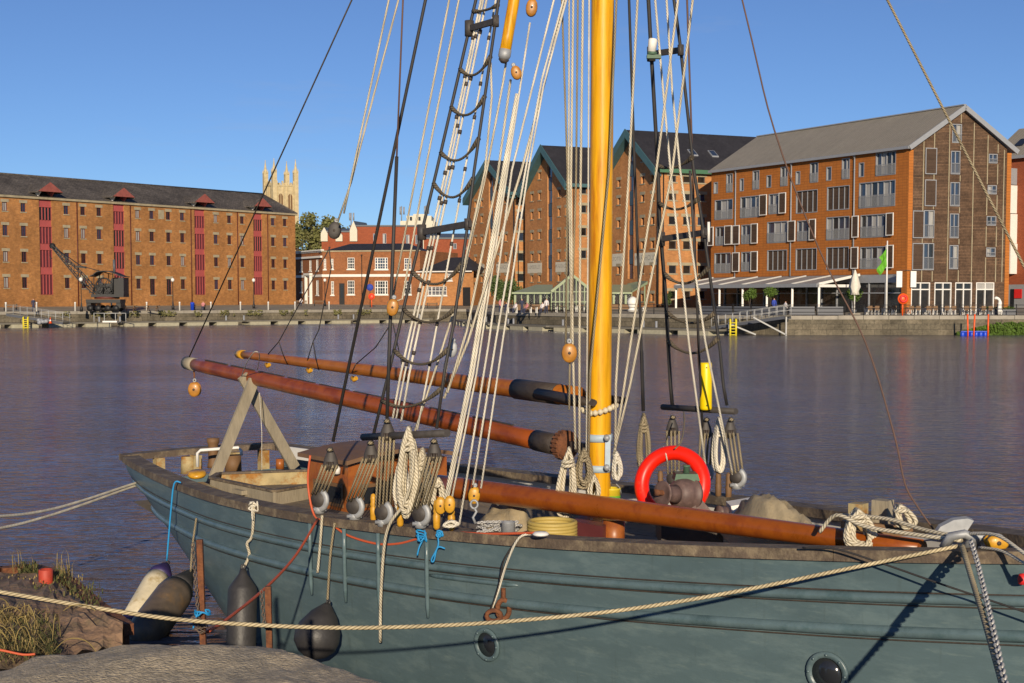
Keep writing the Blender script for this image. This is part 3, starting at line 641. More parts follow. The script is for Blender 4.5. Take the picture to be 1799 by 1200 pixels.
# timber gable 
gw = []; battens = []
gg = Gable(0, MG.L, ze - .1, za)
for r in ((550, 108, 598, 203), (543, 243, 590, 360), (540, 400, 588, 520), (538, 557, 583, 680), (535, 715, 580, 835), (408, 540, 460, 680), (405, 705, 458, 840)): gw.append((MG.rect(*c7(*r[:2]), *c7(*r[2:])), 2, 'modern'))
for r in ((733, 258, 777, 305), (727, 415, 773, 460), (722, 570, 770, 617), (720, 727, 767, 773)): gw.append((MG.rect(*c7(*r[:2]), *c7(*r[2:])), 2, 'modern'))
zg2 = MG.hit(1690, 495)[1]
c8 = lambda x, y: (1560 + x * .1328, 470 + y * .1328)
glz = [MG.rect(*c8(x0, 198), *c8(x1, 618)) for x0, x1 in ((303, 552), (612, 835), (886, 1106), (1162, 1400))]
mb = MB(); MG.wall(mb, .55, MG.L - .55, zb, za, [w[0] for w in gw] + glz, .2, top=gg); mb.build('gable_wall', 'timber_cladding', root)
mb = MB(); MG.box(mb, 0.0, .54, zb, ze - .1, -.5, .04); MG.box(mb, MG.L - .54, MG.L, zb, ze - .1, -.5, .04); mb.build('corner_pier', 'brick_terracotta', root)
for r, n, st in gw: window(MG, r, root, st, rng, n, recess=.15)
for r in ((413, 228, 470, 360), (410, 387, 467, 520), (350, 542, 406, 680), (347, 705, 403, 840)): shutter_leaf(MG, MG.rect(*c7(*r[:2]), *c7(*r[2:])), root, .06, 'grey_metal')
for x in (402, 455, 530, 586, 652, 722, 773, 805):
    a = MG.hit(*c7(x, 500))[0]; zt = gg(a) - .35
    ws = sorted([w[0] for w in gw if w[0][0] - .1 < a < w[0][1] + .1], key=lambda w: w[2]); z = zg2
    for w in ws + [None]:
        z1 = (w[2] - .1) if w else zt
        if z1 > z + .3: m = MB(); MG.box(m, a - .05, a + .05, z, z1, .003, .06); m.build('batten', 'stone_pale', root)
        if w: z = w[3] + .1
for i, r in enumerate(glz):
    window(MG, r, root, 'modern', rng, 2, name='shopfront', recess=.15) if 0 else None
    m = MB(); a0, a1, z0, z1 = r; f = .1; zt = z0 + (z1 - z0) * .78
    for q in ((a0, a0 + f, z0, z1), (a1 - f, a1, z0, z1), (a0 + f, a1 - f, z1 - f, z1), (a0 + f, a1 - f, zt - .06, zt + .06), ((a0 + a1) / 2 - .06, (a0 + a1) / 2 + .06, z0, zt - .06), ((a0 + a1) / 2 - .06, (a0 + a1) / 2 + .06, zt + .06, z1 - f)): MG.box(m, *q, -.15, .03)
    o = m.build('shopfront', 'white_paint', root)
    m = MB(); MG.box(m, a0 + f, a1 - f, z0, zt - .06, -.2, -.152); m.build('pane', 'glass_interior', o)
    m = MB(); MG.box(m, a0 + f, a1 - f, zt + .06, z1 - f, -.2, -.152); m.build('pane', 'glass_curtain' if i == 3 else 'glass_dark', o)
# roof sheets, far wall, eaves
back = ML - MC; back.z = 0
apx = MG.pt(MG.L / 2, za); eL = MG.pt(-.35, ze); eR = MG.pt(MG.L + .35, ze - .1)
mb = MB(); fw = -back.normalized() * .5; th = Vector((0, 0, .3))
for a, b in ((eL, apx), (apx, eR)):
    q = [a + fw, b + fw, b + back, a + back]; p = [x + th for x in q]
    uvq = [(0, 0), (0, 9), (back.length, 9), (back.length, 0)]
    mb.face(p, 0, uvq); mb.face(q[::-1], 1); mb.face([q[0], q[1], p[1], p[0]], 1); mb.face([q[2], q[3], p[3], p[2]], 1); mb.face([q[3], q[0], p[0], p[3]], 1)
rf = mb.build('roof', ['standing_seam', 'grey_metal'], root)
mb = MB(); mb.bar(eL + fw + Vector((0, 0, .12)), eL + back + Vector((0, 0, .12)), .35, .3); mb.build('gutter', 'grey_metal', root)
mb = MB(); mb.bar(apx + fw + Vector((0, 0, .33)), apx + back + Vector((0, 0, .33)), .4, .12); mb.build('ridge_cap', 'grey_metal', rf)
for a, b in ((eL, apx), (apx, eR)):
    m = MB(); m.bar(a + fw * 1.1 + Vector((0, 0, .05)), b + fw * 1.1 + Vector((0, 0, .05)), .16, .5); m.build('verge_trim', 'grey_metal', rf)
mb = MB(); pr, pb = MR, MR + back; mb.face([(pr.x, pr.y, zb), (pb.x, pb.y, zb), (pb.x, pb.y, ze - .1), (pr.x, pr.y, ze - .1)]); pl = ML
mb.face([(pb.x, pb.y, zb), (pl.x, pl.y, zb), (pl.x, pl.y, ze), ((pl.x + pb.x) / 2, (pl.y + pb.y) / 2, za), (pb.x, pb.y, ze)]); mb.build('back_wall', 'brick_terracotta', root)
# ground floor glazing behind the awning
NB = 13; a_end = MF.L - .76
m = MB(); MF.box(m, 0, a_end, zg - .9, zg, -.3, -.05); m.build('fascia', 'grey_metal', root)
for k in range(NB):
    a0, a1 = a_end * k / NB, a_end * (k + 1) / NB; m = MB(); MF.box(m, a0, a0 + .12, zb, zg - .9, -.35, -.1); MF.box(m, a0 + .12, a1, zb + 2.2, zb + 2.32, -.33, -.14); fr = m.build('shopfront', 'grey_metal', root)
    m = MB(); MF.box(m, a0 + .12, a1, zb, zb + 2.2, -.32, -.27); m.build('pane', rng.choice(['glass_interior', 'glass_dark', 'glass_interior']), fr)
    m = MB(); MF.box(m, a0 + .12, a1, zb + 2.32, zg - .9, -.32, -.27); m.build('pane', 'glass_dark', fr)
for s in (1, -1):
    m = MB(); p = MF.pt(MF.L - .2, MF.hit(1575, 490)[1], .0); q = p + Vector((s * .75, -.4, 0)); m.box(q.x - .3, q.x + .3, q.y - .05, q.y + .05, p.z - .9, p.z + .8); o = m.build('hanging_sign', 'white_paint', root)
    m = MB(); m.bar(p + Vector((0, -.3, .9)), q + Vector((0, 0, .9)), .05, .05); m.build('bracket', 'iron_dark', o)
# awning
OFF = 6.0; AF = Face(MF.pt(0, 0, OFF).xy, MF.pt(MF.L, 0, OFF).xy); zf = AF.hit(1300, 502)[1]; a0 = AF.hit(1186, 505)[0]; a1 = AF.hit(1437, 502)[0]; zk = zg - .15
aw = empty('terrace_awning', AF.pt((a0 + a1) / 2, zb), 'long grey awning on white posts over the cafe terrace', 'awning')
nb = 6
for k in range(nb):
    p0, p1 = a0 + (a1 - a0) * k / nb, a0 + (a1 - a0) * (k + 1) / nb; m = MB()
    m.hexa([MF.pt(p0 + .1, zf, OFF), MF.pt(p1 - .1, zf, OFF), MF.pt(p1 - .1, zk, .1), MF.pt(p0 + .1, zk, .1)] + [x + Vector((0, 0, .08)) for x in (MF.pt(p0 + .1, zf, OFF), MF.pt(p1 - .1, zf, OFF), MF.pt(p1 - .1, zk, .1), MF.pt(p0 + .1, zk, .1))]); m.build('awning_sheet', 'grey_awning' if 'grey_awning' in MATS else mat('grey_awning', (.30, .28, .27), .8, var=.08), aw)
for k in range(nb + 1):
    p = a0 + (a1 - a0) * k / nb; m = MB(); m.bar(MF.pt(p, zf + .12, OFF), MF.pt(p, zk + .12, .1), .2, .2); m.build('rafter', 'awning_grey' if 'awning_grey' in MATS else mat('awning_grey', (.48, .47, .45), .6, var=.08), aw)
    m = MB(); m.box(-.11, .11, -.11, .11, 0, zf - zb - .2, 0, Matrix.Translation(MF.pt(p, zb, OFF - .15))); m.build('post', 'white_paint', aw)
m = MB(); m.bar(MF.pt(a0, zf - .05, OFF + .12), MF.pt(a1, zf - .05, OFF + .12), .16, .4); m.build('front_beam', 'grey_metal', aw)
for p in (a1 + .15,):
    m = MB(); m.bar(MF.pt(p, zf + .1, OFF), MF.pt(p, zk + .15, .1), .12, .28); m.bar(MF.pt(p, zf - .1, OFF), MF.pt(p, zf - .1, .3), .12, .3); m.build('end_frame', 'white_paint', aw)
# ================================================================== block at the right edge
bx0, bx1 = at(1745, 540, 195), at(1880, 540, 185); BF = Face(bx0.xy, bx1.xy); root = empty('brick_apartments', bx0, 'brick apartment building with white framed balconies behind the timber gable', 'building')
zt = BF.hit(1790, 275)[1]; zr = zt + 4.5
mb = MB(); BF.wall(mb, 0, BF.L, 2.0, zt); mb.build('wall', 'brick_modern', root)
mb = MB(); q = [BF.pt(-1, zt, .6), BF.pt(BF.L, zt, .6), BF.pt(BF.L, zr, -6), BF.pt(-1, zr, -6)]; mb.face(q, 0, [(0, 0), (BF.L, 0), (BF.L, 8), (0, 8)]); mb.face([BF.pt(-1, zr, -6), BF.pt(BF.L, zr, -6), BF.pt(BF.L, zt, -12), BF.pt(-1, zt, -12)]); rf = mb.build('roof', 'standing_seam', root)
for u, v in ((1774, 247),):
    m = MB(); a, z = BF.hit(u, v); m.hexa([BF.pt(a - .7, zt + 1.6, -1.7), BF.pt(a + .7, zt + 1.6, -1.7), BF.pt(a + .7, zt + 2.6, -3.2), BF.pt(a - .7, zt + 2.6, -3.2), BF.pt(a - .7, zt + 1.75, -1.75), BF.pt(a + .7, zt + 1.75, -1.75), BF.pt(a + .7, zt + 2.75, -3.25), BF.pt(a - .7, zt + 2.75, -3.25)]); m.build('skylight', 'glass_dark', root)
m = MB(); m.bar(BF.pt(-1, zt - .1, .65), BF.pt(BF.L, zt - .1, .65), .2, .4); m.build('gutter', 'grey_metal', root)
for v0, v1 in ((330, 372), (380, 425), (432, 478), (300, 322)):
    r = BF.rect(1774, v0, 1787, v1); a0, a1_, z0, z1 = r; m = MB()
    for qq in ((a0, a0 + .2, z0, z1), (a1_ - .2, a1_, z0, z1), (a0, a1_, z1, z1 + .25), (a0, a1_, z0 - .25, z0)): BF.box(m, *qq, .01, 1.4)
    o = m.build('balcony', 'white_paint' if v0 != 300 else 'grey_metal', root); m = MB(); BF.box(m, a0 + .2, a1_ - .2, z0, z1, .02, .08); m.build('pane', 'glass_dark', o)
    m = MB(); BF.box(m, a0 + .2, a1_ - .2, z0, z0 + 1.0, 1.2, 1.25); m.build('balustrade', 'grey_dark', o)
m = MB(); BF.box(m, BF.hit(1779, 500)[0], BF.hit(1860, 500)[0], zb, BF.hit(1790, 500)[1], .05, 1.2); m.build('ground_floor', 'grey_metal', root)
r = BF.rect(1793, 508, 1806, 524); m = MB(); BF.box(m, *r, 1.25, 1.35); m.build('shop_sign', 'red_sign', root)
r = BF.rect(1786, 508, 1792, 545); m = MB(); BF.box(m, *r, 1.22, 1.3); m.build('shop_door', 'glass_dark', root)
# ================================================================== dock office: two storeys, white bands
rng = random.Random(8)
c3 = lambda x, y: (510 + x * .2167, 340 + y * .2167)
D0, D1, D2 = at(500, 540, 268), at(567, 540, 250), at(738, 540, 246); DL = Face(D0.xy, D1.xy); DF = Face(D1.xy, D2.xy); zb = 2.4
zp = DF.hit(650, 441)[1]; root = empty('dock_office', (D1.x, D1.y, zb), 'two-storey brick dock office with white string course and sash windows', 'building')
hw = []
for x0, x1, y0, y1, n in ((464, 520, 520, 612, 3), (686, 790, 520, 614, 5), (924, 980, 524, 616, 3), (464, 520, 706, 818, 3), (686, 790, 708, 818, 5), (924, 980, 708, 818, 3)): hw.append((DF.rect(*c3(x0, y0), *c3(x1, y1)), n))
hl = []
for x0, x1, y0, y1 in ((80, 100, 545, 632), (154, 172, 540, 628), (210, 228, 536, 624), (210, 230, 702, 822), (82, 98, 712, 800), (152, 172, 690, 830)): hl.append((DL.rect(*c3(x0, y0), *c3(x1, y1)), 2))
for x0, x1, y0, y1 in ((272, 290, 530, 614), (331, 349, 530, 612), (331, 353, 712, 822)): hw.append((DF.rect(*c3(x0, y0), *c3(x1, y1)), 2))
mb = MB(); DF.wall(mb, 0, DF.L, zb, zp, [h[0] for h in hw], .2); DL.wall(mb, 0, DL.L, zb, zp, [h[0] for h in hl], .2)
bk = Vector((6, 14, 0)); e1, e2 = D2 + bk, D0 + bk; mb.face([(D2.x, D2.y, zb), (e1.x, e1.y, zb), (e1.x, e1.y, zp), (D2.x, D2.y, zp)]); mb.build('wall', 'brick_office', root)
for h, n in hw: window(DF, h, root, 'sash', rng, n, recess=.12)
for h, n in hl: window(DL, h, root, 'sash', rng, n, recess=.12)
zc = DF.hit(650, 484)[1]
for fc in (DF, DL):
    m = MB(); fc.box(m, 0, fc.L, zc - .22, zc + .22, .003, .12); m.build('string_course', 'white_paint', root)
    m = MB(); fc.box(m, -.1, fc.L + .1, zp - .1, zp + .12, -.3, .15); m.build('coping', 'stone_pale' if fc is DF else 'white_paint', root)
m = MB(); DL.box(m, 0, DL.L, zp - 1.1, zp - .75, .003, .35); DL.box(m, 0, DL.L + .3, zp + .12, zp + .35, -.2, .4); m.build('cornice', 'white_paint', root)
mb = MB(); q = [DF.pt(-1, zp - .2, -.4), DF.pt(DF.L, zp - .2, -.4), DF.pt(DF.L - 4, zp + 1.5, -6), DF.pt(3, zp + 1.5, -6)]; mb.face(q); mb.face([q[1], DF.pt(DF.L, zp - .2, -12), q[2]]); mb.face([DF.pt(-1, zp - .2, -12), q[0], q[3]]); mb.build('roof', 'slate_dark', root)
pipe(DF, DF.hit(636, 480)[0], zb, zp - .6, root)
r = DF.rect(*c3(398, 728), *c3(440, 880)); m = MB(); DF.box(m, r[0], r[1], zb, r[3], .003, .08); dr = m.build('door', 'iron_dark', root); m = MB(); DF.box(m, r[0] + .3, r[1] - .3, zb + 1.3, r[3] - .2, .081, .1); m.build('pane', 'glass_dark', dr)
r = DL.rect(*c3(135, 665), *c3(178, 870)); m = MB(); DL.box(m, r[0], r[0] + .3, zb, r[3], .005, .5); DL.box(m, r[1] - .3, r[1], zb, r[3], .005, .5); DL.box(m, r[0] - .2, r[1] + .2, r[3], r[3] + .4, .005, .6); m.build('door_portico', 'white_paint', root)
# low lodge with hipped slate roof
L0, L1 = at(738, 540, 243), at(832, 540, 238); LF = Face(L0.xy, L1.xy); zl = LF.hit(790, 476)[1]; root = empty('lodge', (L0.x, L0.y, zb), 'low brick lodge with dark hipped roof between dock office and gabled warehouses', 'building')
lw = [(LF.rect(*c3(1275, 640), *c3(1312, 705)), 3), (LF.rect(*c3(1115, 755), *c3(1268, 825)), 5), (LF.rect(*c3(1068, 520), *c3(1118, 616)), 3)]
mb = MB(); LF.wall(mb, 0, LF.L, zb, zl, [w[0] for w in lw[:2]], .2); mb.build('wall', 'brick_gable', root)
for w, n in lw[:2]: window(LF, w, root, 'sash', rng, n, recess=.12)
mb = MB(); q = [LF.pt(-.4, zl, .5), LF.pt(LF.L + 2, zl, .5), LF.pt(LF.L + 2, zl + 2.4, -4.5), LF.pt(3.6, zl + 2.4, -4.5)]; mb.face(q); mb.face([LF.pt(-.4, zl, -9), q[0], q[3]]); mb.face([q[3], q[2], LF.pt(LF.L + 2, zl, -9), LF.pt(-.4, zl, -9)]); mb.build('roof', 'slate_dark', root)
m = MB(); m.bar(LF.pt(-.4, zl - .1, .55), LF.pt(LF.L, zl - .1, .55), .15, .2); m.build('gutter', 'white_paint', root)
r = LF.rect(*c3(1400, 760), *c3(1460, 900)); m = MB(); LF.box(m, r[0], r[1], zb, r[3], .003, .06); m.build('door', 'iron_dark', root)
# modern brick block behind
def brick_block(name, label, u0, v0, u1, v1, Y, wins, gables, depth=16, roofv=None):
    p0, p1 = at(u0, 540, Y), at(u1, 540, Y + .3); f = Face(p0.xy, p1.xy); zt = f.hit((u0 + u1) / 2, v0)[1]; root = empty(name, (p0.x, p0.y, 2.7), label, 'building')
    rw = [(f.rect(*w), 2) for w in wins]
    mb = MB(); f.wall(mb, 0, f.L, 2.7, zt, [r[0] for r in rw], .2)
    for a in (0, f.L): mb.face([f.pt(a, 2.7, 0), f.pt(a, 2.7, -depth), f.pt(a, zt, -depth), f.pt(a, zt, 0)])
    mb.build('wall', 'brick_modern', root)
    for r, n in rw: window(f, r, root, 'modern', rng, n)
    m = MB(); zr = f.hit((u0 + u1) / 2, roofv)[1] if roofv else zt + .4; m.hexa([f.pt(-.2, zt, .2), f.pt(f.L + .2, zt, .2), f.pt(f.L + .2, zt, -depth), f.pt(-.2, zt, -depth), f.pt(-.2, zt + .3, .2), f.pt(f.L + .2, zt + .3, .2), f.pt(f.L + .2, zr, -depth), f.pt(-.2, zr, -depth)]); m.build('roof', 'grey_roof' if 'grey_roof' in MATS else mat('grey_roof', (.10, .12, .14), .6, var=.1), root)
    for (ga, gb, vt, vb) in gables:
        a0, a1 = f.hit(ga, 450)[0], f.hit(gb, 450)[0]; zz = f.hit(ga, vt)[1]; zz0 = f.hit(ga, vb)[1]; m = MB(); m.face([f.pt(a0, zz0, .3), f.pt(a1, zz0, .3), f.pt(a1, zz0 + (zz - zz0) * .55, .3), f.pt((a0 + a1) / 2, zz, .3), f.pt(a0, zz0 + (zz - zz0) * .55, .3)])
        m.face([f.pt((a0 + a1) / 2, zz, .3), f.pt(a1, zz0 + (zz - zz0) * .55, .3), f.pt(a1 + 2, zz0 + (zz - zz0) * .55, -8), f.pt((a0 + a1) / 2 + 2, zz, -8)], 1)
        m.face([f.pt(a1, zz0, .3), f.pt(a1 + 1, zz0, -8), f.pt(a1 + 1, zz, -8), f.pt(a1, zz0 + (zz - zz0) * .55, .3)], 1); m.build('gable_end', ['offwhite_wall', 'grey_roof'], root)
    return root, f, zt
c3r = lambda x0, y0, x1, y1: (*c3(x0, y0), *c3(x1, y1))
brick_block('brick_block', 'modern red brick block with slate-blue roof rising behind the dock office', 566, 408, 628, 480, 300, [], [(564, 576, 399, 424), (590, 602, 405, 424)], roofv=395)
brick_block('brick_block', 'taller modern red brick block with long roof and narrow windows', 616, 398, 738, 480, 292, [c3r(672, 325, 696, 405), c3r(750, 325, 778, 405), c3r(938, 335, 966, 405), c3r(1014, 335, 1040, 410)], [(615, 628, 388, 424)], roofv=390)
brick_block('brick_block', 'red brick block with skylight roof beside the gabled warehouses', 745, 420, 830, 480, 285, [c3r(1320, 405, 1348, 450), c3r(1322, 492, 1348, 535), c3r(1410, 410, 1428, 455)], [], roofv=404)
q0 = at(700, 540, 340); root = empty('white_block', (q0.x, 340, 2.7), 'white flat-roofed tower block top with aerials', 'building')
for (u0, u1, v0, v1) in ((703, 764, 388, 430), (714, 758, 379, 388), (726, 747, 376, 379)):
    a, b = at(u0, v0, 340), at(u1, v1, 340); m = MB(); m.box(a.x, b.x, 340, 350, b.z if v1 < 400 else 2.7, a.z); m.build('wall', 'offwhite_wall', root)
for u0, u1, v0, v1 in ((720, 724, 381, 387), (735, 739, 381, 387)):
    a, b = at(u0, v0, 339.8), at(u1, v1, 339.8); m = MB(); m.box(a.x, b.x, 339.7, 339.99, b.z, a.z); m.build('window', 'glass_dark', root)
for u, v0, v1 in ((705.5, 362, 388), (748.5, 361, 379)):
    a, b = at(u, v0, 341), at(u, v1, 341); m = MB(); m.tube([b, a], .12, 6)
    for k in range(3): m.tube([a + Vector((math.cos(k * 2.1) * .55, math.sin(k * 2.1) * .55, -2.0)), a + Vector((math.cos(k * 2.1) * .55, math.sin(k * 2.1) * .55, -.2))], .2, 6)
    m.build('aerial_mast', 'grey_metal', root)
a = at(617, 374, 305); b = at(617, 400, 305); m = MB(); m.tube([b, a], .12, 6); m.tube([a + Vector((.5, 0, -1.6)), a + Vector((.5, 0, 0))], .18, 6); m.tube([a + Vector((-.3, 0, -1.6)), a + Vector((-.3, 0, 0))], .18, 6); m.build('aerial_mast', 'grey_metal', label='small aerial mast on the far brick roofs', cat='aerial')
# ================================================================== glass pavilion
def pavilion():
    X = lambda u, Y=172: at(u, 514, Y).x
    zb = 2.2; Y0, Y1 = 172, 179; ze = at(940, 514, Y0).z; zr = at(940, 500, 175.5).z
    root = empty('glass_pavilion', (X(1000), Y0, zb), 'pale green glazed cafe pavilion with cross gable below the warehouses', 'pavilion')
    def roof(u0, u1, hipl):
        m = MB(); a, b = X(u0), X(u1); h = 2.6 if hipl else 0; ym = (Y0 + Y1) / 2
        m.face([(a - .4, Y0 - .4, ze), (b, Y0 - .4, ze), (b, ym, zr), (a + h, ym, zr)]); m.face([(b, Y1 + .4, ze), (a - .4, Y1 + .4, ze), (a + h, ym, zr), (b, ym, zr)])
        if hipl: m.face([(a - .4, Y1 + .4, ze), (a - .4, Y0 - .4, ze), (a + h, ym, zr)])
        o = m.build('roof', 'pavilion_roof', root); m = MB(); m.bar((a - .4, Y0 - .45, ze - .06), (b, Y0 - .45, ze - .06), .12, .2); m.build('eaves_beam', 'pavilion_green', o)
        k = max(2, int((b - a) / .7))
        for i in range(k + 1):
            x = a + (b - a) * i / k; t = .13 if i % 2 == 0 else .05; m = MB(); m.box(x - t, x + t, Y0 - .08, Y0 + .08, zb, ze - .1); m.build('post', 'pavilion_green', root)
        m = MB(); m.box(a + .1, b - .1, Y0 + .12, Y0 + .16, zb + .7, ze - .1); m.build('glazing', 'glass_interior', root); m = MB(); m.box(a, b, Y0 - .1, Y0 + .2, zb, zb + .7); m.build('plinth', 'wood_brown', root)
    roof(905, 972, True); roof(1036, 1110, False)
    a, b, am = X(968), X(1040), X(1004); yf = 170.2; zg = at(1004, 483, yf).z; za_ = ze + .1
    for x0, x1, z0, z1 in ((a, am, za_, zg), (b, am, za_, zg)):
        m = MB(); m.hexa([Vector(p) for p in ((x0, yf, z0), (x1, yf, z1), (x1, Y1, z1), (x0, Y1, z0), (x0, yf, z0 + .15), (x1, yf, z1 + .15), (x1, Y1, z1 + .15), (x0, Y1, z0 + .15))]); o = m.build('gable_roof', 'pavilion_roof', root)
        m = MB(); m.bar((x0, yf - .05, z0), (x1, yf - .05, z1), .15, .3); m.build('verge', 'pavilion_green', o)
    for i in range(11):
        t = i / 10; x = a + (b - a) * t; zt = za_ + (zg - za_) * (1 - abs(2 * t - 1)); m = MB(); m.box(x - .06, x + .06, yf, yf + .12, zb, zt); m.build('mullion', 'pavilion_green', root)
    for z in (zb + 1, zb + 2.2): m = MB(); m.box(a, b, yf - .02, yf + .1, z - .05, z + .05); m.build('transom', 'pavilion_green', root)
    m = MB(); m.face([(a, yf + .13, zb), (b, yf + .13, zb), (b, yf + .13, za_), (am, yf + .13, zg), (a, yf + .13, za_)]); m.build('gable_glazing', 'glass_interior', root)
    # raking end roof to the right
    x0, x1 = X(1064), X(1135); m = MB(); z1 = at(1135, 499, 170).z
    m.hexa([Vector(p) for p in ((X(1110), Y0 - .5, ze), (x1, 170, z1), (x1, Y1, z1 + .3), (X(1110), Y1, zr), (X(1110), Y0 - .5, ze + .15), (x1, 170, z1 + .35), (x1, Y1, z1 + .5), (X(1110), Y1, zr + .15))]); m.build('end_canopy', 'pavilion_green', root)
    m = MB(); m.tube([(x1 - .3, 170.5, 2.1), (x1 - .3, 170.5, z1)], .09, 6); m.build('post', 'pavilion_green', root)
pavilion()
# ================================================================== trees
def leaf_cloud(mb, blobs, n, size, rng, droop=0):
    tot = sum(b[3] ** 2 for b in blobs)
    for bx, by, bz, br in blobs:
        for _ in range(int(n * br * br / tot)):
            th, ph = rng.random() * 6.283, math.acos(rng.uniform(-1, 1)); rr = br * (rng.random() ** .4) * rng.uniform(.75, 1.12)
            p = Vector((bx + rr * math.sin(ph) * math.cos(th), by + rr * math.sin(ph) * math.sin(th), bz + rr * math.cos(ph) * .85 - droop * rng.random()))
            a = Vector((rng.gauss(0, 1), rng.gauss(0, 1), rng.gauss(0, 1) - droop)).normalized(); b = a.orthogonal().normalized(); b.rotate(Matrix.Rotation(rng.random() * 6.28, 3, a)); s = size * rng.uniform(.5, 1.3)
            mb.face([p - b * s * .45, p + a * s * .6, p + b * s * .45, p - a * s * .6], 0)
def tree(name, label, loc, h, blobs, n, size, leaf, seed, droop=0, group=None):
    rng = random.Random(seed); root = empty(name, loc, label, 'tree', group); L0 = Vector(loc)
    m = MB(); m.tube([L0, L0 + Vector((.05 * h * .2, 0, h * .3)), L0 + Vector((-.02 * h, .1, h * .62))], [h * .035, h * .026, h * .012], 8)
    for b in blobs: m.tube([L0 + Vector((0, 0, h * .32)), L0 + Vector((b[0] * .5, b[1] * .5, (h * .32 + b[2]) / 2)), L0 + Vector(b[:3])], [h * .018, h * .012, h * .004], 6)
    m.build('trunk', 'bark', root); m = MB(); leaf_cloud(m, [(loc[0] + b[0], loc[1] + b[1], loc[2] + b[2], b[3]) for b in blobs], n, size, rng, droop); m.build('crown', leaf, root)
    return root
tl = lambda u, Y: (at(u, 520, Y).x, Y, 2.7)
for i, (u, Y, h, lab) in enumerate(((535, 330, 19.5, 'dark green tree close to the end of the brick warehouse'), (566, 322, 23, 'broad olive green tree rising behind the dock office'), (588, 335, 20, 'smaller tree at the edge of the far brick block'))):
    rg = random.Random(40 + i); bl = [(rg.uniform(-3.2, 3.2), rg.uniform(-2, 2), h * rg.uniform(.42, .86), rg.uniform(1.5, 2.6)) for _ in range(16)]
    tree('tree', lab, tl(u, Y), h, bl, 6500, .55, 'leaf_far', i, group='trees behind the dock office')
rg = random.Random(9); tree('willow', 'feathery green willow at the foot of the farthest gabled warehouse', (at(892, 540, 196).x, 196, 2.3), 5.2, [(rg.uniform(-1.7, 1.7), rg.uniform(-1, 1), rg.uniform(1.6, 4.3), rg.uniform(.6, 1.15)) for _ in range(14)], 6000, .22, 'leaf_willow', 12, .5)
rg = random.Random(10); tree('shrub', 'small bushy shrub against the gabled warehouse corner', (at(1171, 540, 180).x, 180, 2.2), 2.6, [(rg.uniform(-.5, .5), rg.uniform(-.4, .4), rg.uniform(.8, 2.2), rg.uniform(.35, .6)) for _ in range(7)], 1200, .16, 'leaf_willow', 13)
for i, (u, v, Y, lab) in enumerate(((1317, 517, 158, 'clipped ball tree in front of the awning, nearer its left end'), (1353, 515, 155, 'clipped ball tree in front of the awning, beside the gangway rail'), (1500, 518, 150, 'clipped tree in front of the folded white parasol'))):
    c = at(u, v, Y); rg = random.Random(60 + i); tree('ball_tree', lab, (c.x, Y, QZ + .05), c.z - QZ, [(rg.uniform(-.35, .35), rg.uniform(-.35, .35), c.z - QZ + rg.uniform(-.25, .25), .62) for _ in range(5)], 1800, .14, 'leaf_ball', 70 + i, group='clipped terrace trees')
    m = MB(); m.lathe([(.25, 0), (.36, .5), (.33, .5), (.3, .42), (0, .42)], Matrix.Translation((c.x, Y - .0, QZ + .03)), 10); m.build('plant_pot', 'grey_dark', label='dark round pot under the clipped tree ' + ('farther from the gangway', 'beside the gangway', 'by the folded parasol')[i], cat='plant pot')
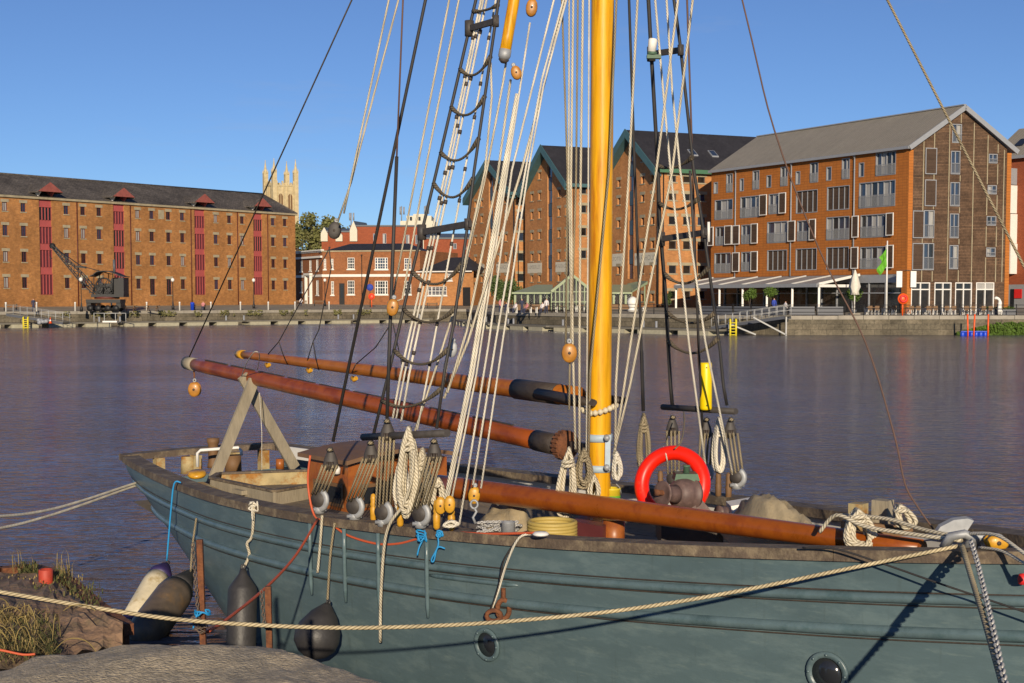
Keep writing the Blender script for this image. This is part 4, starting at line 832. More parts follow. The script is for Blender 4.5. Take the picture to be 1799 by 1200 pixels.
# ================================================================== quayside things
def crane():
    Y = 187; g = gz(at(190, 540, Y).x, Y); P = lambda u, v, dy=0: at(u, v, Y) + Vector((0, dy, 0)); k = Y / F
    root = empty('steam_crane', (P(188, 540).x, Y, g), 'black steam crane with lattice jib standing before the brick warehouse', 'crane')
    def slab(name, u0, u1, v0, v1, y0, y1, m_='iron_dark', par=None):
        a, b = P(u0, v0), P(u1, v1); m = MB(); m.box(a.x, b.x, Y + y0, Y + y1, b.z, a.z); return m.build(name, m_, par or root)
    slab('chassis', 156, 216, 526, 532, -1.3, 1.3)
    for u in (163, 177, 194, 208):
        for y in (-1.2, 1.2): c = P(u, 536); c.y = Y + y; m = MB(); m.lathe([(.0, -.1), (.36, -.1), (.42, .1), (.0, .1)], Matrix.Translation((c.x, c.y, g + .42)) @ Matrix.Rotation(math.pi / 2, 4, 'X'), 14); m.build('wheel', 'iron_dark', root)
    for u in (160, 212): slab('axle_box', u - 4, u + 4, 532, 541, -1.1, 1.1)
    c = P(188, 525); m = MB(); m.lathe([(1.6, 0), (1.6, .25), (1.2, .3), (1.2, .5)], Matrix.Translation((c.x, Y, c.z)), 18); m.build('slewing_ring', 'iron_red', root)
    slab('platform', 165, 222, 517, 522, -1.35, 1.35)
    slab('engine_casing', 176, 205, 498, 517, -.75, .75); slab('firebox', 198, 213, 490, 517, -.9, .9); cab = slab('cab_back', 212, 222, 488, 517, -1.25, 1.25, 'iron_dark'); slab('cab_side', 203, 212, 490, 517, 1.1, 1.2, 'grey_dark', cab)
    m = MB(); pts = []
    for i in range(11):
        t = i / 10; u = 163 + 60 * t; v = 487 - 10 * math.sin(math.pi * min(1, (.12 + .95 * t))) - (0 if t > .1 else -3); pts.append(P(u, v))
    for i in range(10):
        a, b = pts[i], pts[i + 1]; q = [Vector((a.x, Y - 1.5, a.z)), Vector((b.x, Y - 1.5, b.z)), Vector((b.x, Y + 1.5, b.z)), Vector((a.x, Y + 1.5, a.z))]; m.hexa(q + [x + Vector((0, 0, .1)) for x in q])
    m.build('cab_roof', 'iron_dark', root)
    for u in (170, 186, 203):
        for y in (-1.3, 1.3): a, b = P(u, 517, y), P(u, 480, y); m = MB(); m.tube([a, b], .06, 6); m.build('roof_post', 'iron_dark', root)
    c = P(206, 517); m = MB(); m.lathe([(.75, 0), (.75, 1.9), (.6, 2.1), (.2, 2.2)], Matrix.Translation((c.x, Y, c.z)), 14); bo = m.build('boiler', 'iron_dark', root)
    a, b = P(201, 480), P(200, 456); m = MB(); m.tube([Vector((a.x, Y, a.z)), Vector((b.x, Y, b.z))], [.17, .15], 10); m.build('chimney', 'grey_dark', bo)
    for u, v, r, y in ((187, 503, 1.05, -1.15), (178, 509, .6, -1.05), (196, 510, .5, -1.1)):
        c = P(u, v); m = MB(); T = Matrix.Translation((c.x, Y + y, c.z)) @ Matrix.Rotation(math.pi / 2, 4, 'X')
        m.tube([T @ Vector((r * math.cos(i * .314), r * math.sin(i * .314), 0)) for i in range(20)], .1, 6, closed=True)
        for i in range(6): m.bar(T @ Vector((0, 0, 0)), T @ Vector((r * math.cos(i * 1.047), r * math.sin(i * 1.047), 0)), .08, .08)
        m.lathe([(.15, -.15), (.15, .15)], T, 8); m.build('gear_wheel', 'iron_dark', root)
    slab('winch_frame', 172, 200, 500, 517, -.9, -.8); slab('winch_frame', 172, 200, 500, 517, .8, .9)
    c = P(182, 511); m = MB(); m.tube([Vector((c.x, Y - .8, c.z)), Vector((c.x, Y + .8, c.z))], .38, 12); m.build('winch_drum', 'iron_dark', root)
    # lattice jib
    foot, tip = P(170, 516), P(92, 432); foot.y = tip.y = Y; jib = MB(); d = (tip - foot); n = Vector((-d.z, 0, d.x)).normalized()
    def chord(t, s, y): w = .55 * (1 - .75 * t) ; return foot + d * t + n * (s * w) + Vector((0, y * (.75 * (1 - .6 * t)), 0))
    for s in (-1, 1):
        for y in (-1, 1): jib.bar(chord(0, s * .4, y), chord(.35, s, y), .13, .13); jib.bar(chord(.35, s, y), chord(1, s, y), .12, .12)
    N = 14
    for i in range(N):
        t0, t1 = i / N, (i + 1) / N
        for y in (-1, 1): s = 1 if i % 2 else -1; jib.bar(chord(t0, s, y), chord(t1, -s, y), .07, .07)
        for s in (-1, 1): jib.bar(chord(t0, s, -1), chord(t1, s, 1), .06, .06)
    jb = jib.build('jib', 'iron_dark', root)
    T = Matrix.Translation(tip) @ Matrix.Rotation(math.pi / 2, 4, 'X'); m = MB(); m.lathe([(.0, -.12), (.38, -.12), (.3, 0), (.38, .12), (0, .12)], T, 14); m.build('jib_sheave', 'iron_dark', jb)
    m = MB(); m.tube([tip + Vector((-.3, 0, 0)), tip + Vector((-.35, 0, -1.2))], .03, 5); q = tip + Vector((-.35, 0, -1.5)); m.tube([q + Vector((.0, 0, .3)), q, q + Vector((.12, 0, -.18)), q + Vector((.28, 0, -.1))], .06, 6); m.build('hook', 'iron_dark', jb)
    for y in (-.4, .4): m = MB(); a = P(196, 482); m.tube([Vector((a.x, Y + y, a.z)), P(142, 467, y * .6), tip], .035, 5); m.build('tie_rod', 'iron_dark', jb)
    a = P(143, 468); m = MB(); m.bar(a + Vector((-.6, 0, 0)), a + Vector((.6, 0, -.15)), .5, .25); m.build('jib_strut', 'iron_dark', jb)
crane()
# lamp posts
def lamp_post():
    root = empty('lamp_post', (0, 0, 0), 'x', 'lamp post', 'globe lamp posts along the north quay')
    m = MB(); m.lathe([(.2, 0), (.2, .5), (.13, .6), (.1, 1.0), (.065, 1.2), (.05, 3.6), (.09, 3.65), (.05, 3.75), (.12, 3.9)], None, 10); m.build('post', 'iron_dark', root)
    m = MB(); m.lathe([(.1, 3.88), (.2, 3.98), (.26, 4.14), (.2, 4.32), (.1, 4.4), (0, 4.42)], None, 14); m.build('globe', 'white_paint', root); return root
pr = lamp_post()
for u, Y, lab in ((143, 184, 'black lamp post with white globe in front of the crane jib'), (304, 199, 'black lamp post with white globe between crane and blue-ended bench'), (446, 210, 'black lamp post with white globe near the warehouse end'), (571, 228, 'black lamp post with white globe before the dock office corner')):
    x = at(u, 540, Y).x; place(pr, (x, Y, gz(x, Y)), 0, lab)
# white mooring posts along the edge
m = MB(); m.lathe([(.11, 0), (.11, 1.05), (.13, 1.07), (.13, 1.17), (0, 1.22)], None, 10); wp = m.build('white_post', 'white_paint'); tag(wp, 'slim white round-topped post along the quay edge beyond the water', 'bollard', 'white posts along the north quay edge')
def north_edge(u):
    for i in range(1, 4):
        a, b = Vector((*EDGE[i], 0)), Vector((*EDGE[i + 1], 0))
        ua, ub = CX + F * a.x / a.y, CX + F * b.x / b.y
        if ua <= u <= ub:
            r = (u - CX) / F; t = (r * a.y - a.x) / ((b.x - a.x) - r * (b.y - a.y)); return a.lerp(b, t)
    return Vector((at(u, 540, 190).x, 190, 0))
for u in (12, 66, 134, 198, 260, 318, 373, 425, 474, 521, 581, 640, 690):
    p = north_edge(u) + Vector((-.3, .8, 0)); place(wp, (p.x, p.y, gz(p.x, p.y)))
# benches and bins
def bench():
    root = empty('bench', (0, 0, 0), 'x', 'bench', 'benches on the north quay')
    for k in range(3): m = MB(); m.box(-.9, .9, -.05 + k * .16, .08 + k * .16, .42, .46); m.build('seat_slat', 'wood_brown', root)
    for k in range(2): m = MB(); m.box(-.9, .9, .44 + k * .03, .47 + k * .03, .6 + k * .16, .72 + k * .16); m.build('back_slat', 'wood_brown', root)
    for x in (-.75, .75): m = MB(); m.box(x - .04, x + .04, -.02, .45, 0, .42); m.box(x - .04, x + .04, .42, .5, .42, .92); m.build('leg', 'iron_dark', root)
    return root
pr = bench()
for u, Y, lab in ((349, 199, 'dark slatted bench with a person sitting at one end'), (529, 226, 'dark bench at the end of the brick warehouse'), (560, 228, 'dark bench beside the dock office lamp post'), (690, 228, 'dark bench before the middle of the dock office'), (760, 226, 'dark bench in front of the lodge window'), (17, 184, 'dark bench by the gangway rail')):
    x = at(u, 540, Y).x; place(pr, (x, Y, gz(x, Y)), R(random.uniform(-12, 12)), lab)
x = at(338, 540, 198).x; m = MB(); m.lathe([(.25, 0), (.28, .9), (.3, .92), (.3, 1.0), (.18, 1.12), (0, 1.14)], Matrix.Translation((x, 198, gz(x, 198))), 12); m.build('litter_bin', 'blue_plastic', label='bright blue round bin standing beside a bench', cat='litter bin')
def picnic(u, Y, lab):
    x = at(u, 540, Y).x; z = gz(x, Y); root = empty('picnic_table', (x, Y, z), lab, 'picnic table', 'picnic tables by the crane'); M = Matrix.Translation((x, Y, z))
    m = MB(); m.box(-.9, .9, -.35, .35, .72, .78, 0, M); m.build('table_top', 'wood_brown', root)
    for s in (-1, 1): m = MB(); m.box(-.9, .9, s * .7 - .12, s * .7 + .12, .42, .47, 0, M); m.build('seat', 'wood_brown', root)
    for xx in (-.6, .6):
        for s in (-1, 1): m = MB(); m.bar(M @ Vector((xx, s * .65, 0)), M @ Vector((xx, s * .2, .72)), .08, .08); m.build('leg', 'wood_brown', root)
picnic(228, 189, 'dark picnic table just beside the crane'); picnic(268, 191, 'dark picnic table between crane and lamp post')
# lifebuoy stands
def life_stand(u, v, Y, lab, r=.42):
    c = at(u, v, Y); z = gz(c.x, Y); root = empty('lifebuoy_stand', (c.x, Y, z), lab, 'lifebuoy stand', 'orange lifebuoy stands'); m = MB(); m.tube([(c.x, Y, z), (c.x, Y, c.z)], .07, 8); m.build('post', 'orange_plastic', root)
    m = MB(); T = Matrix.Translation((c.x, Y - .12, c.z)) @ Matrix.Rotation(math.pi / 2, 4, 'X'); m.lathe([(0, -.08), (r * 1.25, -.08), (r * 1.3, 0), (r * 1.25, .08), (0, .1)], T, 20); o = m.build('housing', 'orange_plastic', root)
    m = MB(); m.tube([T @ Vector((r * .7 * math.cos(i * .35), r * .7 * math.sin(i * .35), .12)) for i in range(18)], .1, 6, closed=True); m.build('ring', 'red_sign', o)
life_stand(1586, 525, 141, 'orange lifebuoy stand at the quay rail before the terracotta corner'); life_stand(653, 521, 226, 'orange lifebuoy stand in front of the dock office')
c = at(650, 505, 226.5); m = MB(); z = gz(c.x, 226.5); m.tube([(c.x, 226.5, z), (c.x, 226.5, c.z + 1)], .05, 6); sg = m.build('round_sign', 'iron_dark', label='round blue sign on a post beside the dock office lifebuoy', cat='sign'); m = MB(); m.lathe([(0, -.03), (.55, -.03), (.55, .03), (0, .03)], Matrix.Translation((c.x, 226.4, c.z)) @ Matrix.Rotation(math.pi / 2, 4, 'X'), 16); m.build('disc', 'cloth_blue', sg)
# pontoons floating along the quay
def pontoon(a, b, label, w=2.4):
    a, b = Vector((*a, 0)), Vector((*b, 0)); d = (b - a); L_ = d.length; d /= L_; n = Vector((d.y, -d.x, 0)); mid = (a + b) / 2; root = empty('pontoon', (mid.x, mid.y, 0), label, 'pontoon', 'floating pontoons along the quay')
    q = [a - n * w / 2, b - n * w / 2, b + n * w / 2, a + n * w / 2]; m = MB(); m.hexa([p + Vector((0, 0, .42)) for p in q] + [p + Vector((0, 0, .6)) for p in q]); m.build('deck', 'decking', root)
    k = max(2, int(L_ / 4.2))
    for i in range(k):
        p, r = a + d * (L_ * (i + .12) / k), a + d * (L_ * (i + .84) / k); q = [p - n * w * .45, r - n * w * .45, r + n * w * .52, p + n * w * .52]; m = MB(); m.hexa([x + Vector((0, 0, -.3)) for x in q] + [x + Vector((0, 0, .41)) for x in q]); m.build('float', 'float_pale', root)
    for s in (0.06, .94): p = a + d * L_ * s - n * (w * .62); m = MB(); m.tube([p + Vector((0, 0, -1)), p + Vector((0, 0, 1.25))], .12, 8); m.build('guide_pile', 'grey_metal', root)
PL = [(-82, 158), (-66, 171.5), (-51, 184), (-37, 195.5), (-23, 207), (-12, 214.5)]
nm = ['beneath the gangway railing', 'in front of the steam crane', 'below the picnic tables', 'below the blue bin', 'nearest the dock office']
for i in range(5): a, b = PL[i], PL[i + 1]; pontoon(a, (b[0] - .5, b[1] - .4), 'low floating pontoon with pale floats ' + nm[i])
PE = [(-7.5, 205), (-5, 186), (-1.5, 170), (5, 158), (13.5, 148.5), (21, 139)]
nm = ['off the lodge', 'off the willow', 'off the pavilion terrace', 'off the white egg ornament', 'carrying the yellow ladder']
for i in range(5):
    a, b = PE[i], PE[i + 1]; pontoon(a, (b[0] - .2, b[1] + .5), 'low floating pontoon with pale floats ' + nm[i])
# gangways
def gangway(p0, p1, lab, w=1.3, post=1.05, n=9):
    a, b = Vector(p0), Vector(p1); d = (b - a); L_ = d.length; d /= L_; s = d.cross(Vector((0, 0, 1))).normalized(); mid = (a + b) / 2; root = empty('gangway', a, lab, 'gangway', 'gangways to the pontoons')
    m = MB(); m.bar(a, b, w, .16); m.build('deck', 'decking', root)
    for q in (-1, 1):
        o = s * (q * w / 2); m = MB(); m.bar(a + o + Vector((0, 0, -.15)), b + o + Vector((0, 0, -.15)), .08, .3); m.build('side_beam', 'grey_dark', root)
        for h in (.55, post): m = MB(); m.tube([a + o + Vector((0, 0, h)), b + o + Vector((0, 0, h))], .022, 6); m.build('handrail', 'grey_light' if 'grey_light' in MATS else mat('grey_light', (.36, .36, .35), .5, var=.08), root)
        for i in range(n): p = a + d * (L_ * i / (n - 1)) + o; m = MB(); m.tube([p, p + Vector((0, 0, post))], .032, 6); m.build('rail_post', 'grey_light', root)
p = at(2, 553, 173); q = at(112, 558, 172); gangway((p.x, 176, 1.75), (q.x, 173, .75), 'gangway with pale railings sloping down by the quay at the crane')
p = at(1262, 565, 141); q = at(1382, 556, 139); gangway((p.x, 143.5, .8), (q.x, 138.4, 1.95), 'gangway with pale railings rising to the cafe terrace', n=11)
c = at(1382, 556, 138); m = MB(); root = empty('jetty_bracket', (c.x, 138, 0), 'steel bracing under the head of the terrace gangway', 'bracket')
for a, b in (((c.x - 3.2, 138.2, 1.8), (c.x, 138.2, .1)), ((c.x, 138.2, -1), (c.x, 138.2, 1.85)), ((c.x - 5.5, 139, 1.2), (c.x - 2.8, 139, .1))): m = MB(); m.bar(a, b, .14, .14); m.build('strut', 'grey_light', root)
def ladder(u, v0, v1, Y, lab):
    a, b = at(u, v1, Y), at(u, v0, Y); root = empty('ladder', (a.x, Y, a.z), lab, 'ladder', 'yellow pontoon ladders')
    for s in (-.28, .28): m = MB(); m.tube([(a.x + s, Y, -.4), (a.x + s, Y, b.z), (a.x + s, Y + .3, b.z + .1)], .1, 6); m.build('stile', 'yellow_paint', root)
    for k in range(6): z = -.2 + k * (b.z + .2) / 6; m = MB(); m.tube([(a.x - .28, Y, z), (a.x + .28, Y, z)], .05, 6); m.build('rung', 'yellow_paint', root)
ladder(1288, 562, 578, 138.5, 'yellow ladder on the pontoon below the terrace gangway'); ladder(45, 558, 571, 174, 'yellow ladder on the pontoon by the crane gangway')
c = at(86, 556, 172); m = MB(); m.lathe([(.22, 0), (.22, .04), (.14, .06), (.03, .7), (0, .72)], Matrix.Translation((c.x, 172.5, .6)), 12); o = m.build('traffic_cone', 'orange_plastic', label='orange traffic cone on the pontoon by the gangway', cat='traffic cone'); m = MB(); m.lathe([(.118, .26), (.085, .44)], Matrix.Translation((c.x, 172.5, .6)), 12); m.build('white_band', 'white_paint', o)
c = at(73, 560, 172); m = MB(); rg = random.Random(4)
for k in range(9): a = Vector((c.x + rg.uniform(-.6, .6), 172.6 + rg.uniform(-.3, .3), .6 + rg.random() * .4)); m.lathe([(0, -.25), (.22, -.15), (.28, 0), (.2, .18), (0, .26)], Matrix.Translation(a) @ Matrix.Rotation(rg.random(), 4, 'X'), 7)
m.build('net_heap', 'grey_metal', label='heap of grey netting on the pontoon beside the cone', cat='netting')
# white framed stand on pontoon
c = at(177, 562, 175); root = empty('goods_stand', (c.x, 179, .6), 'white tubular frame on the pontoon below the crane', 'frame')
for s in (-2, -.7, .7, 2): m = MB(); m.tube([(c.x + s, 179, .6), (c.x + s, 179, 1.75)], .05, 6); m.build('upright', 'grey_light', root)
m = MB(); m.tube([(c.x - 2, 179, 1.75), (c.x + 2, 179, 1.75)], .05, 6); m.build('top_rail', 'grey_light', root); m = MB(); m.box(c.x - .8, c.x + 1, 178.5, 179.2, .602, .8); m.build('white_box', 'white_paint', root)
# railing on the cafe terrace and the east quay
def railing(pts, lab, panel=None, h=1.05, sp=1.6, m_='iron_dark'):
    root = empty('railing', pts[0], lab, 'railing', 'quay railings')
    for a, b in zip(pts, pts[1:]):
        a, b = Vector(a), Vector(b); k = max(1, int((b - a).length / sp))
        for h_ in (.35, .7, h): m = MB(); m.tube([a + Vector((0, 0, h_)), b + Vector((0, 0, h_))], .03, 6); m.build('rail', m_, root)
        for i in range(k): p = a.lerp(b, i / k); m = MB(); m.tube([p, p + Vector((0, 0, h + .08))], .05, 6); m.build('post', m_, root)
        if panel:
            for i in range(k): p, q = a.lerp(b, (i + .06) / k), a.lerp(b, (i + .94) / k); m = MB(); m.bar(p + Vector((0, .06, .5)), q + Vector((0, .06, .5)), .02, .8); m.build('windbreak', panel, root)
ez = lambda x, y: (x, y, gz(x, y))
railing([ez(19.5, 149), ez(27.3, 141), ez(33, 141.2)], 'railing with grey canvas windbreaks along the awning terrace', 'grey_dark', sp=2.0)
railing([ez(33, 141.3), ez(60, 142.8), ez(75, 143.4)], 'open dark railing along the quay before the timber gable', sp=1.9)
railing([ez(-1.3, 177), ez(8.3, 161), ez(17, 151.3)], 'thin dark railing before the pavilion terrace', sp=2.2)
# cafe tables and chairs before the gable
def chair(m_):
    root = empty('terrace_chair', (0, 0, 0), 'x', 'chair', 'chairs on the quay terrace')
    m = MB(); m.box(-.22, .22, -.22, .22, .43, .47); m.build('seat', m_, root); m = MB(); m.box(-.22, .22, .19, .23, .5, .9); m.build('backrest', m_, root)
    for x in (-.19, .19):
        for y in (-.19, .2): m = MB(); m.box(x - .02, x + .02, y - .02, y + .02, 0, .43 if y < 0 else .9); m.build('leg', 'white_paint', root)
    return root
def table():
    root = empty('terrace_table', (0, 0, 0), 'x', 'table', 'tables on the quay terrace'); m = MB(); m.box(-.55, .55, -.4, .4, .7, .75); m.build('top', 'wood_brown', root)
    for x in (-.5, .5):
        for y in (-.35, .35): m = MB(); m.box(x - .04, x + .04, y - .04, y + .04, 0, .7); m.build('leg', 'white_paint', root)
    return root
tb, ch = table(), chair('wood_brown')
for u in (1602, 1632, 1664, 1698, 1728, 1560, 1530):
    x = at(u, 545, 145.5).x; z = gz(x, 145.5); place(tb, (x, 145.5, z), 0, 'brown-topped white-legged table on the terrace before the timber gable')
    for dx in (-.35, .35): place(ch, (x + dx, 144.6, z), math.pi, 'brown chair with white legs pulled up to a terrace table')
for u in (900, 925, 950, 985, 1020):
    Y = 167; x = at(u, 545, Y).x; z = gz(x, Y); o = place(tb, (x, Y, z), R(10), 'brown table on the pavilion terrace'); o['group'] = 'tables on the pavilion terrace'
# flag, parasol, egg ornament, statue, planter boxes
def flagpole():
    Y = 143.2; b, t = at(1557, 550, Y), at(1560, 423, Y); z = gz(b.x, Y); root = empty('flagpole', (b.x, Y, z), 'white flagpole flying a limp green flag', 'flagpole'); m = MB(); m.tube([(b.x, Y, z), (b.x, Y, t.z)], [.11, .06], 8); m.build('pole', 'white_paint', root)
    m = MB(); N = 10; f0 = at(1559, 437, Y).z; f1 = at(1552, 468, Y).z
    for i in range(N):
        for j in range(6):
            def p(i, j): s = i / N; w = j / 6; return Vector((b.x - .05 - w * (.75 - .25 * math.sin(s * 7)) , Y + .12 * math.sin(w * 9 + s * 5), f0 + (f1 - f0) * s - w * .9))
            m.face([p(i, j), p(i + 1, j), p(i + 1, j + 1), p(i, j + 1)], 0, smooth=True)
    m.build('flag', 'flag_green', root)
flagpole()
def parasol():
    Y = 146; b, t = at(1501, 550, Y), at(1502, 474, Y); z = gz(b.x, Y); k = Y / F; root = empty('folded_parasol', (b.x, Y, z), 'folded white parasol beside the awning', 'parasol'); m = MB(); m.tube([(b.x, Y, z), (b.x, Y, t.z)], .06, 8); m.build('pole', 'white_paint', root)
    h = t.z - z; m = MB(); base = len(m.v); prof = [(.05, 1), (.3, .84), (.52, .62), (.34, .52), (.42, .44), (.3, .44)]
    N = 20
    for r, f in prof:
        for i in range(N): a = 6.283 * i / N; rr = r * (1 + .22 * (-1) ** i); m.v.append((b.x + rr * math.cos(a), Y + rr * math.sin(a), z + h * f))
    for j in range(len(prof) - 1):
        for i in range(N): i2 = (i + 1) % N; m.f.append((j * N + i, j * N + i2, (j + 1) * N + i2, (j + 1) * N + i)); m.m.append(0); m.sm.append(True); m.uv.append([(0, 0)] * 4)
    m.build('canopy', 'canvas_white', root)
    m = MB(); m.box(-.5, .5, -.5, .5, 0, .12, 0, Matrix.Translation((b.x, Y, z))); m.build('base', 'concrete', root)
parasol()
Y = 162; c = at(1111.5, 545, Y); z = gz(c.x, Y); k = Y / F; m = MB(); m.lathe([(.55, 0), (.6, .18), (.4, .32), (.42, .5), (.58, .8), (.62, 1.1), (.5, 1.42), (.25, 1.65), (0, 1.72)], Matrix.Translation((c.x, Y, z)), 18); m.build('egg_ornament', 'white_paint', label='white egg-shaped ornament on a round foot by the pavilion end', cat='ornament')
c = at(1132, 545, Y); m = MB(); m.lathe([(.3, 0), (.3, .1), (.1, .18), (.26, .34), (.2, .5), (0, .55)], Matrix.Translation((c.x, Y, gz(c.x, Y))), 12); m.build('small_ornament', 'white_paint', label='small white ornament beside the egg-shaped one', cat='ornament')
def statue():
    Y = 144; c = at(1755, 545, Y); z = gz(c.x, Y); v = [(0, 0, 0), (0, 0, .55), (.05, 0, .95), (.1, 0, 1.3), (.0, 0, 1.6), (-.35, 0, 1.75), (-.5, 0, 1.6), (.3, 0, .35), (.2, 0, 0)]
    o = skin('white_figure', v, [(0, 1), (1, 2), (2, 3), (3, 4), (4, 5), (5, 6), (1, 7), (7, 8)], [.16, .2, .24, .2, .15, .2, .1, .12, .14], 'white_paint', 2); o.location = (c.x, Y, z); tag(o, 'white sculpted figure at the terrace end by the gable corner', 'statue')
statue()
for u in (1742, 1772): c = at(u, 545, 145); m = MB(); z = gz(c.x, 145); M = Matrix.Translation((c.x, 145, z)); m.box(-.7, .7, -.3, .3, 0, .55, 0, M); o = m.build('planter_box', 'grey_dark', label='dark planter box by the gable corner' if u < 1760 else 'dark planter box before the red sign shop', cat='planter'); m = MB(); leaf_cloud(m, [(c.x, 145, z + .65, .3), (c.x - .4, 145, z + .62, .25), (c.x + .4, 145, z + .62, .25)], 260, .12, random.Random(u)); m.build('foliage', 'leaf_ball', o)
# blue float with orange poles
c = at(1711, 580, 138); root = empty('blue_float', (c.x, 138, 0), 'blue plastic float with three orange poles under the quay wall', 'float'); m = MB()
for i in range(6):
    x = c.x - 1.1 + i * .44
    m = MB(); m.lathe([(0, -.28), (.16, -.26), (.23, -.1), (.23, .22), (.16, .3), (0, .3)], Matrix.Translation((x, 138, .1)), 10); m.build('barrel', 'blue_plastic', root)
m = MB(); m.box(c.x - 1.3, c.x + 1.3, 137.75, 138.25, .38, .48); m.build('deck', 'blue_plastic', root)
for u, t in ((1699, -.05), (1709, .1), (1734, .03)): a, b = at(u, 582, 138), at(u, 552, 138); m = MB(); m.tube([(a.x, 137.7, -.2), (b.x + t, 137.7, b.z)], .08, 8); m.build('pole', 'orange_plastic', root)
# weed on the quay wall
m = MB(); rg = random.Random(77)
for _ in range(3000): x = rg.uniform(44, 58); zt = rg.random() ** 1.5 * 1.25 * min(1, (x - 43) / 5); y = 140.0 + (x - 27) / 33 * 2 - rg.uniform(.0, .3) - .12; s = rg.uniform(.06, .16); a = Vector((rg.gauss(0, 1), rg.gauss(0, .5), rg.gauss(0, 1))).normalized(); b = a.orthogonal(); p = Vector((x, y, zt)); m.face([p - b * s, p + a * s, p + b * s, p - a * s])
m.build('wall_weed', 'leaf_ball', kind='stuff', label='green weed growing on the foot of the quay wall', cat='weed')
for i, (x0, x1) in enumerate(((-60, -45), (-44, -30), (-28, -16))):
    m = MB()
    for _ in range(700):
        x = rg.uniform(x0, x1); e = None
        for j in range(1, 5):
            if EDGE[j][0] <= x <= EDGE[j + 1][0]: e = EDGE[j][1] + (EDGE[j + 1][1] - EDGE[j][1]) * (x - EDGE[j][0]) / (EDGE[j + 1][0] - EDGE[j][0])
        if math.sin(x * 1.7 + i) + .6 * math.sin(x * 4.3) < .2: continue
        p = Vector((x + .2, e - .25 - rg.random() * .25, 1.2 + rg.random() * .75)); s = rg.uniform(.05, .13); a = Vector((rg.gauss(0, 1), rg.gauss(0, 1), rg.gauss(0, 1))).normalized(); b = a.orthogonal(); m.face([p - b * s, p + a * s, p + b * s, p - a * s])
    m.build('wall_weed', 'leaf_wall' if 'leaf_wall' in MATS else mat('leaf_wall', (.17, .16, .055), .8, var=.4, vscale=2), kind='stuff', label='olive weeds growing along the top of the north quay wall', cat='weed')
# people, very small in the picture
def person(u, Y, pose, top, lab, rz=0, zoff=0):
    c = at(u, 545, Y); z = gz(c.x, Y) + zoff
    if pose == 'sit': J = [(0, 0, .5), (0, .02, .75), (0, .02, 1.02), (0, 0, 1.12), (0, -.02, 1.26), (.1, -.38, .5), (.1, -.42, .05), (.1, -.55, .03), (-.1, -.38, .5), (-.1, -.42, .05), (-.1, -.55, .03), (.19, .02, .98), (.24, -.06, .74), (.16, -.28, .68), (-.19, .02, .98), (-.24, -.06, .74), (-.16, -.28, .68)]
    else: J = [(0, 0, .92), (0, .02, 1.15), (0, .02, 1.42), (0, 0, 1.53), (0, -.02, 1.66), (.1, -.05, .5), (.11, .02, .06), (.12, -.12, .03), (-.1, .05, .5), (-.11, .1, .06), (-.12, -.04, .03), (.2, .02, 1.38), (.25, 0, 1.12), (.24, -.1, .88), (-.2, .02, 1.38), (-.25, 0, 1.12), (-.24, -.1, .88)]
    Eg = [(0, 1), (1, 2), (2, 3), (3, 4), (0, 5), (5, 6), (6, 7), (0, 8), (8, 9), (9, 10), (2, 11), (11, 12), (12, 13), (2, 14), (14, 15), (15, 16)]
    o = skin('person', J, Eg, [.14, .13, .15, .05, .1, .085, .05, .05, .085, .05, .05, .07, .05, .04, .07, .05, .04], [top, 'skin', 'cloth_navy'], 0)
    for p in o.data.polygons:
        h = p.center.z; lim = 1.12 if pose == 'sit' else 1.52; leg = .55 if pose == 'sit' else .9
        p.material_index = 1 if h > lim else (2 if h < leg else 0)
    o.location = (c.x, Y, z); o.rotation_euler = (0, 0, rz); tag(o, lab, 'person', 'people on the far quays'); return o
person(59, 181, 'stand', 'cloth_navy', 'person in dark blue walking behind the gangway railings', .6)
person(357, 198.75, 'sit', 'cloth_pink', 'person sitting on the bench beside the blue bin')
person(529, 225.7, 'sit', 'cloth_white', 'person in pale top sitting at the warehouse end')
for u, t, p, lab in ((879, 'cloth_pink', 'stand', 'person in pink standing under the willow'), (890, 'cloth_navy', 'sit', 'person in dark top sitting under the willow'), (906, 'cloth_white', 'sit', 'person in white shirt seated at the willow end of the terrace'), (917, 'cloth_navy', 'stand', 'person in navy standing beside the white-shirted one'), (926, 'cloth_pink', 'sit', 'person in pink top seated on the pavilion terrace'), (953, 'cloth_white', 'sit', 'person in white sitting upright by the pavilion posts'), (960, 'cloth_white', 'stand', 'person in white standing by the pavilion posts')): person(u, 166, p, t, lab, random.uniform(-1, 1))
person(1360, 144.8, 'stand', 'cloth_blue', 'person in bright blue standing behind the gangway rail', .4); person(1380, 145.2, 'sit', 'cloth_white', 'person in white sitting behind the gangway rail', 2, .1)
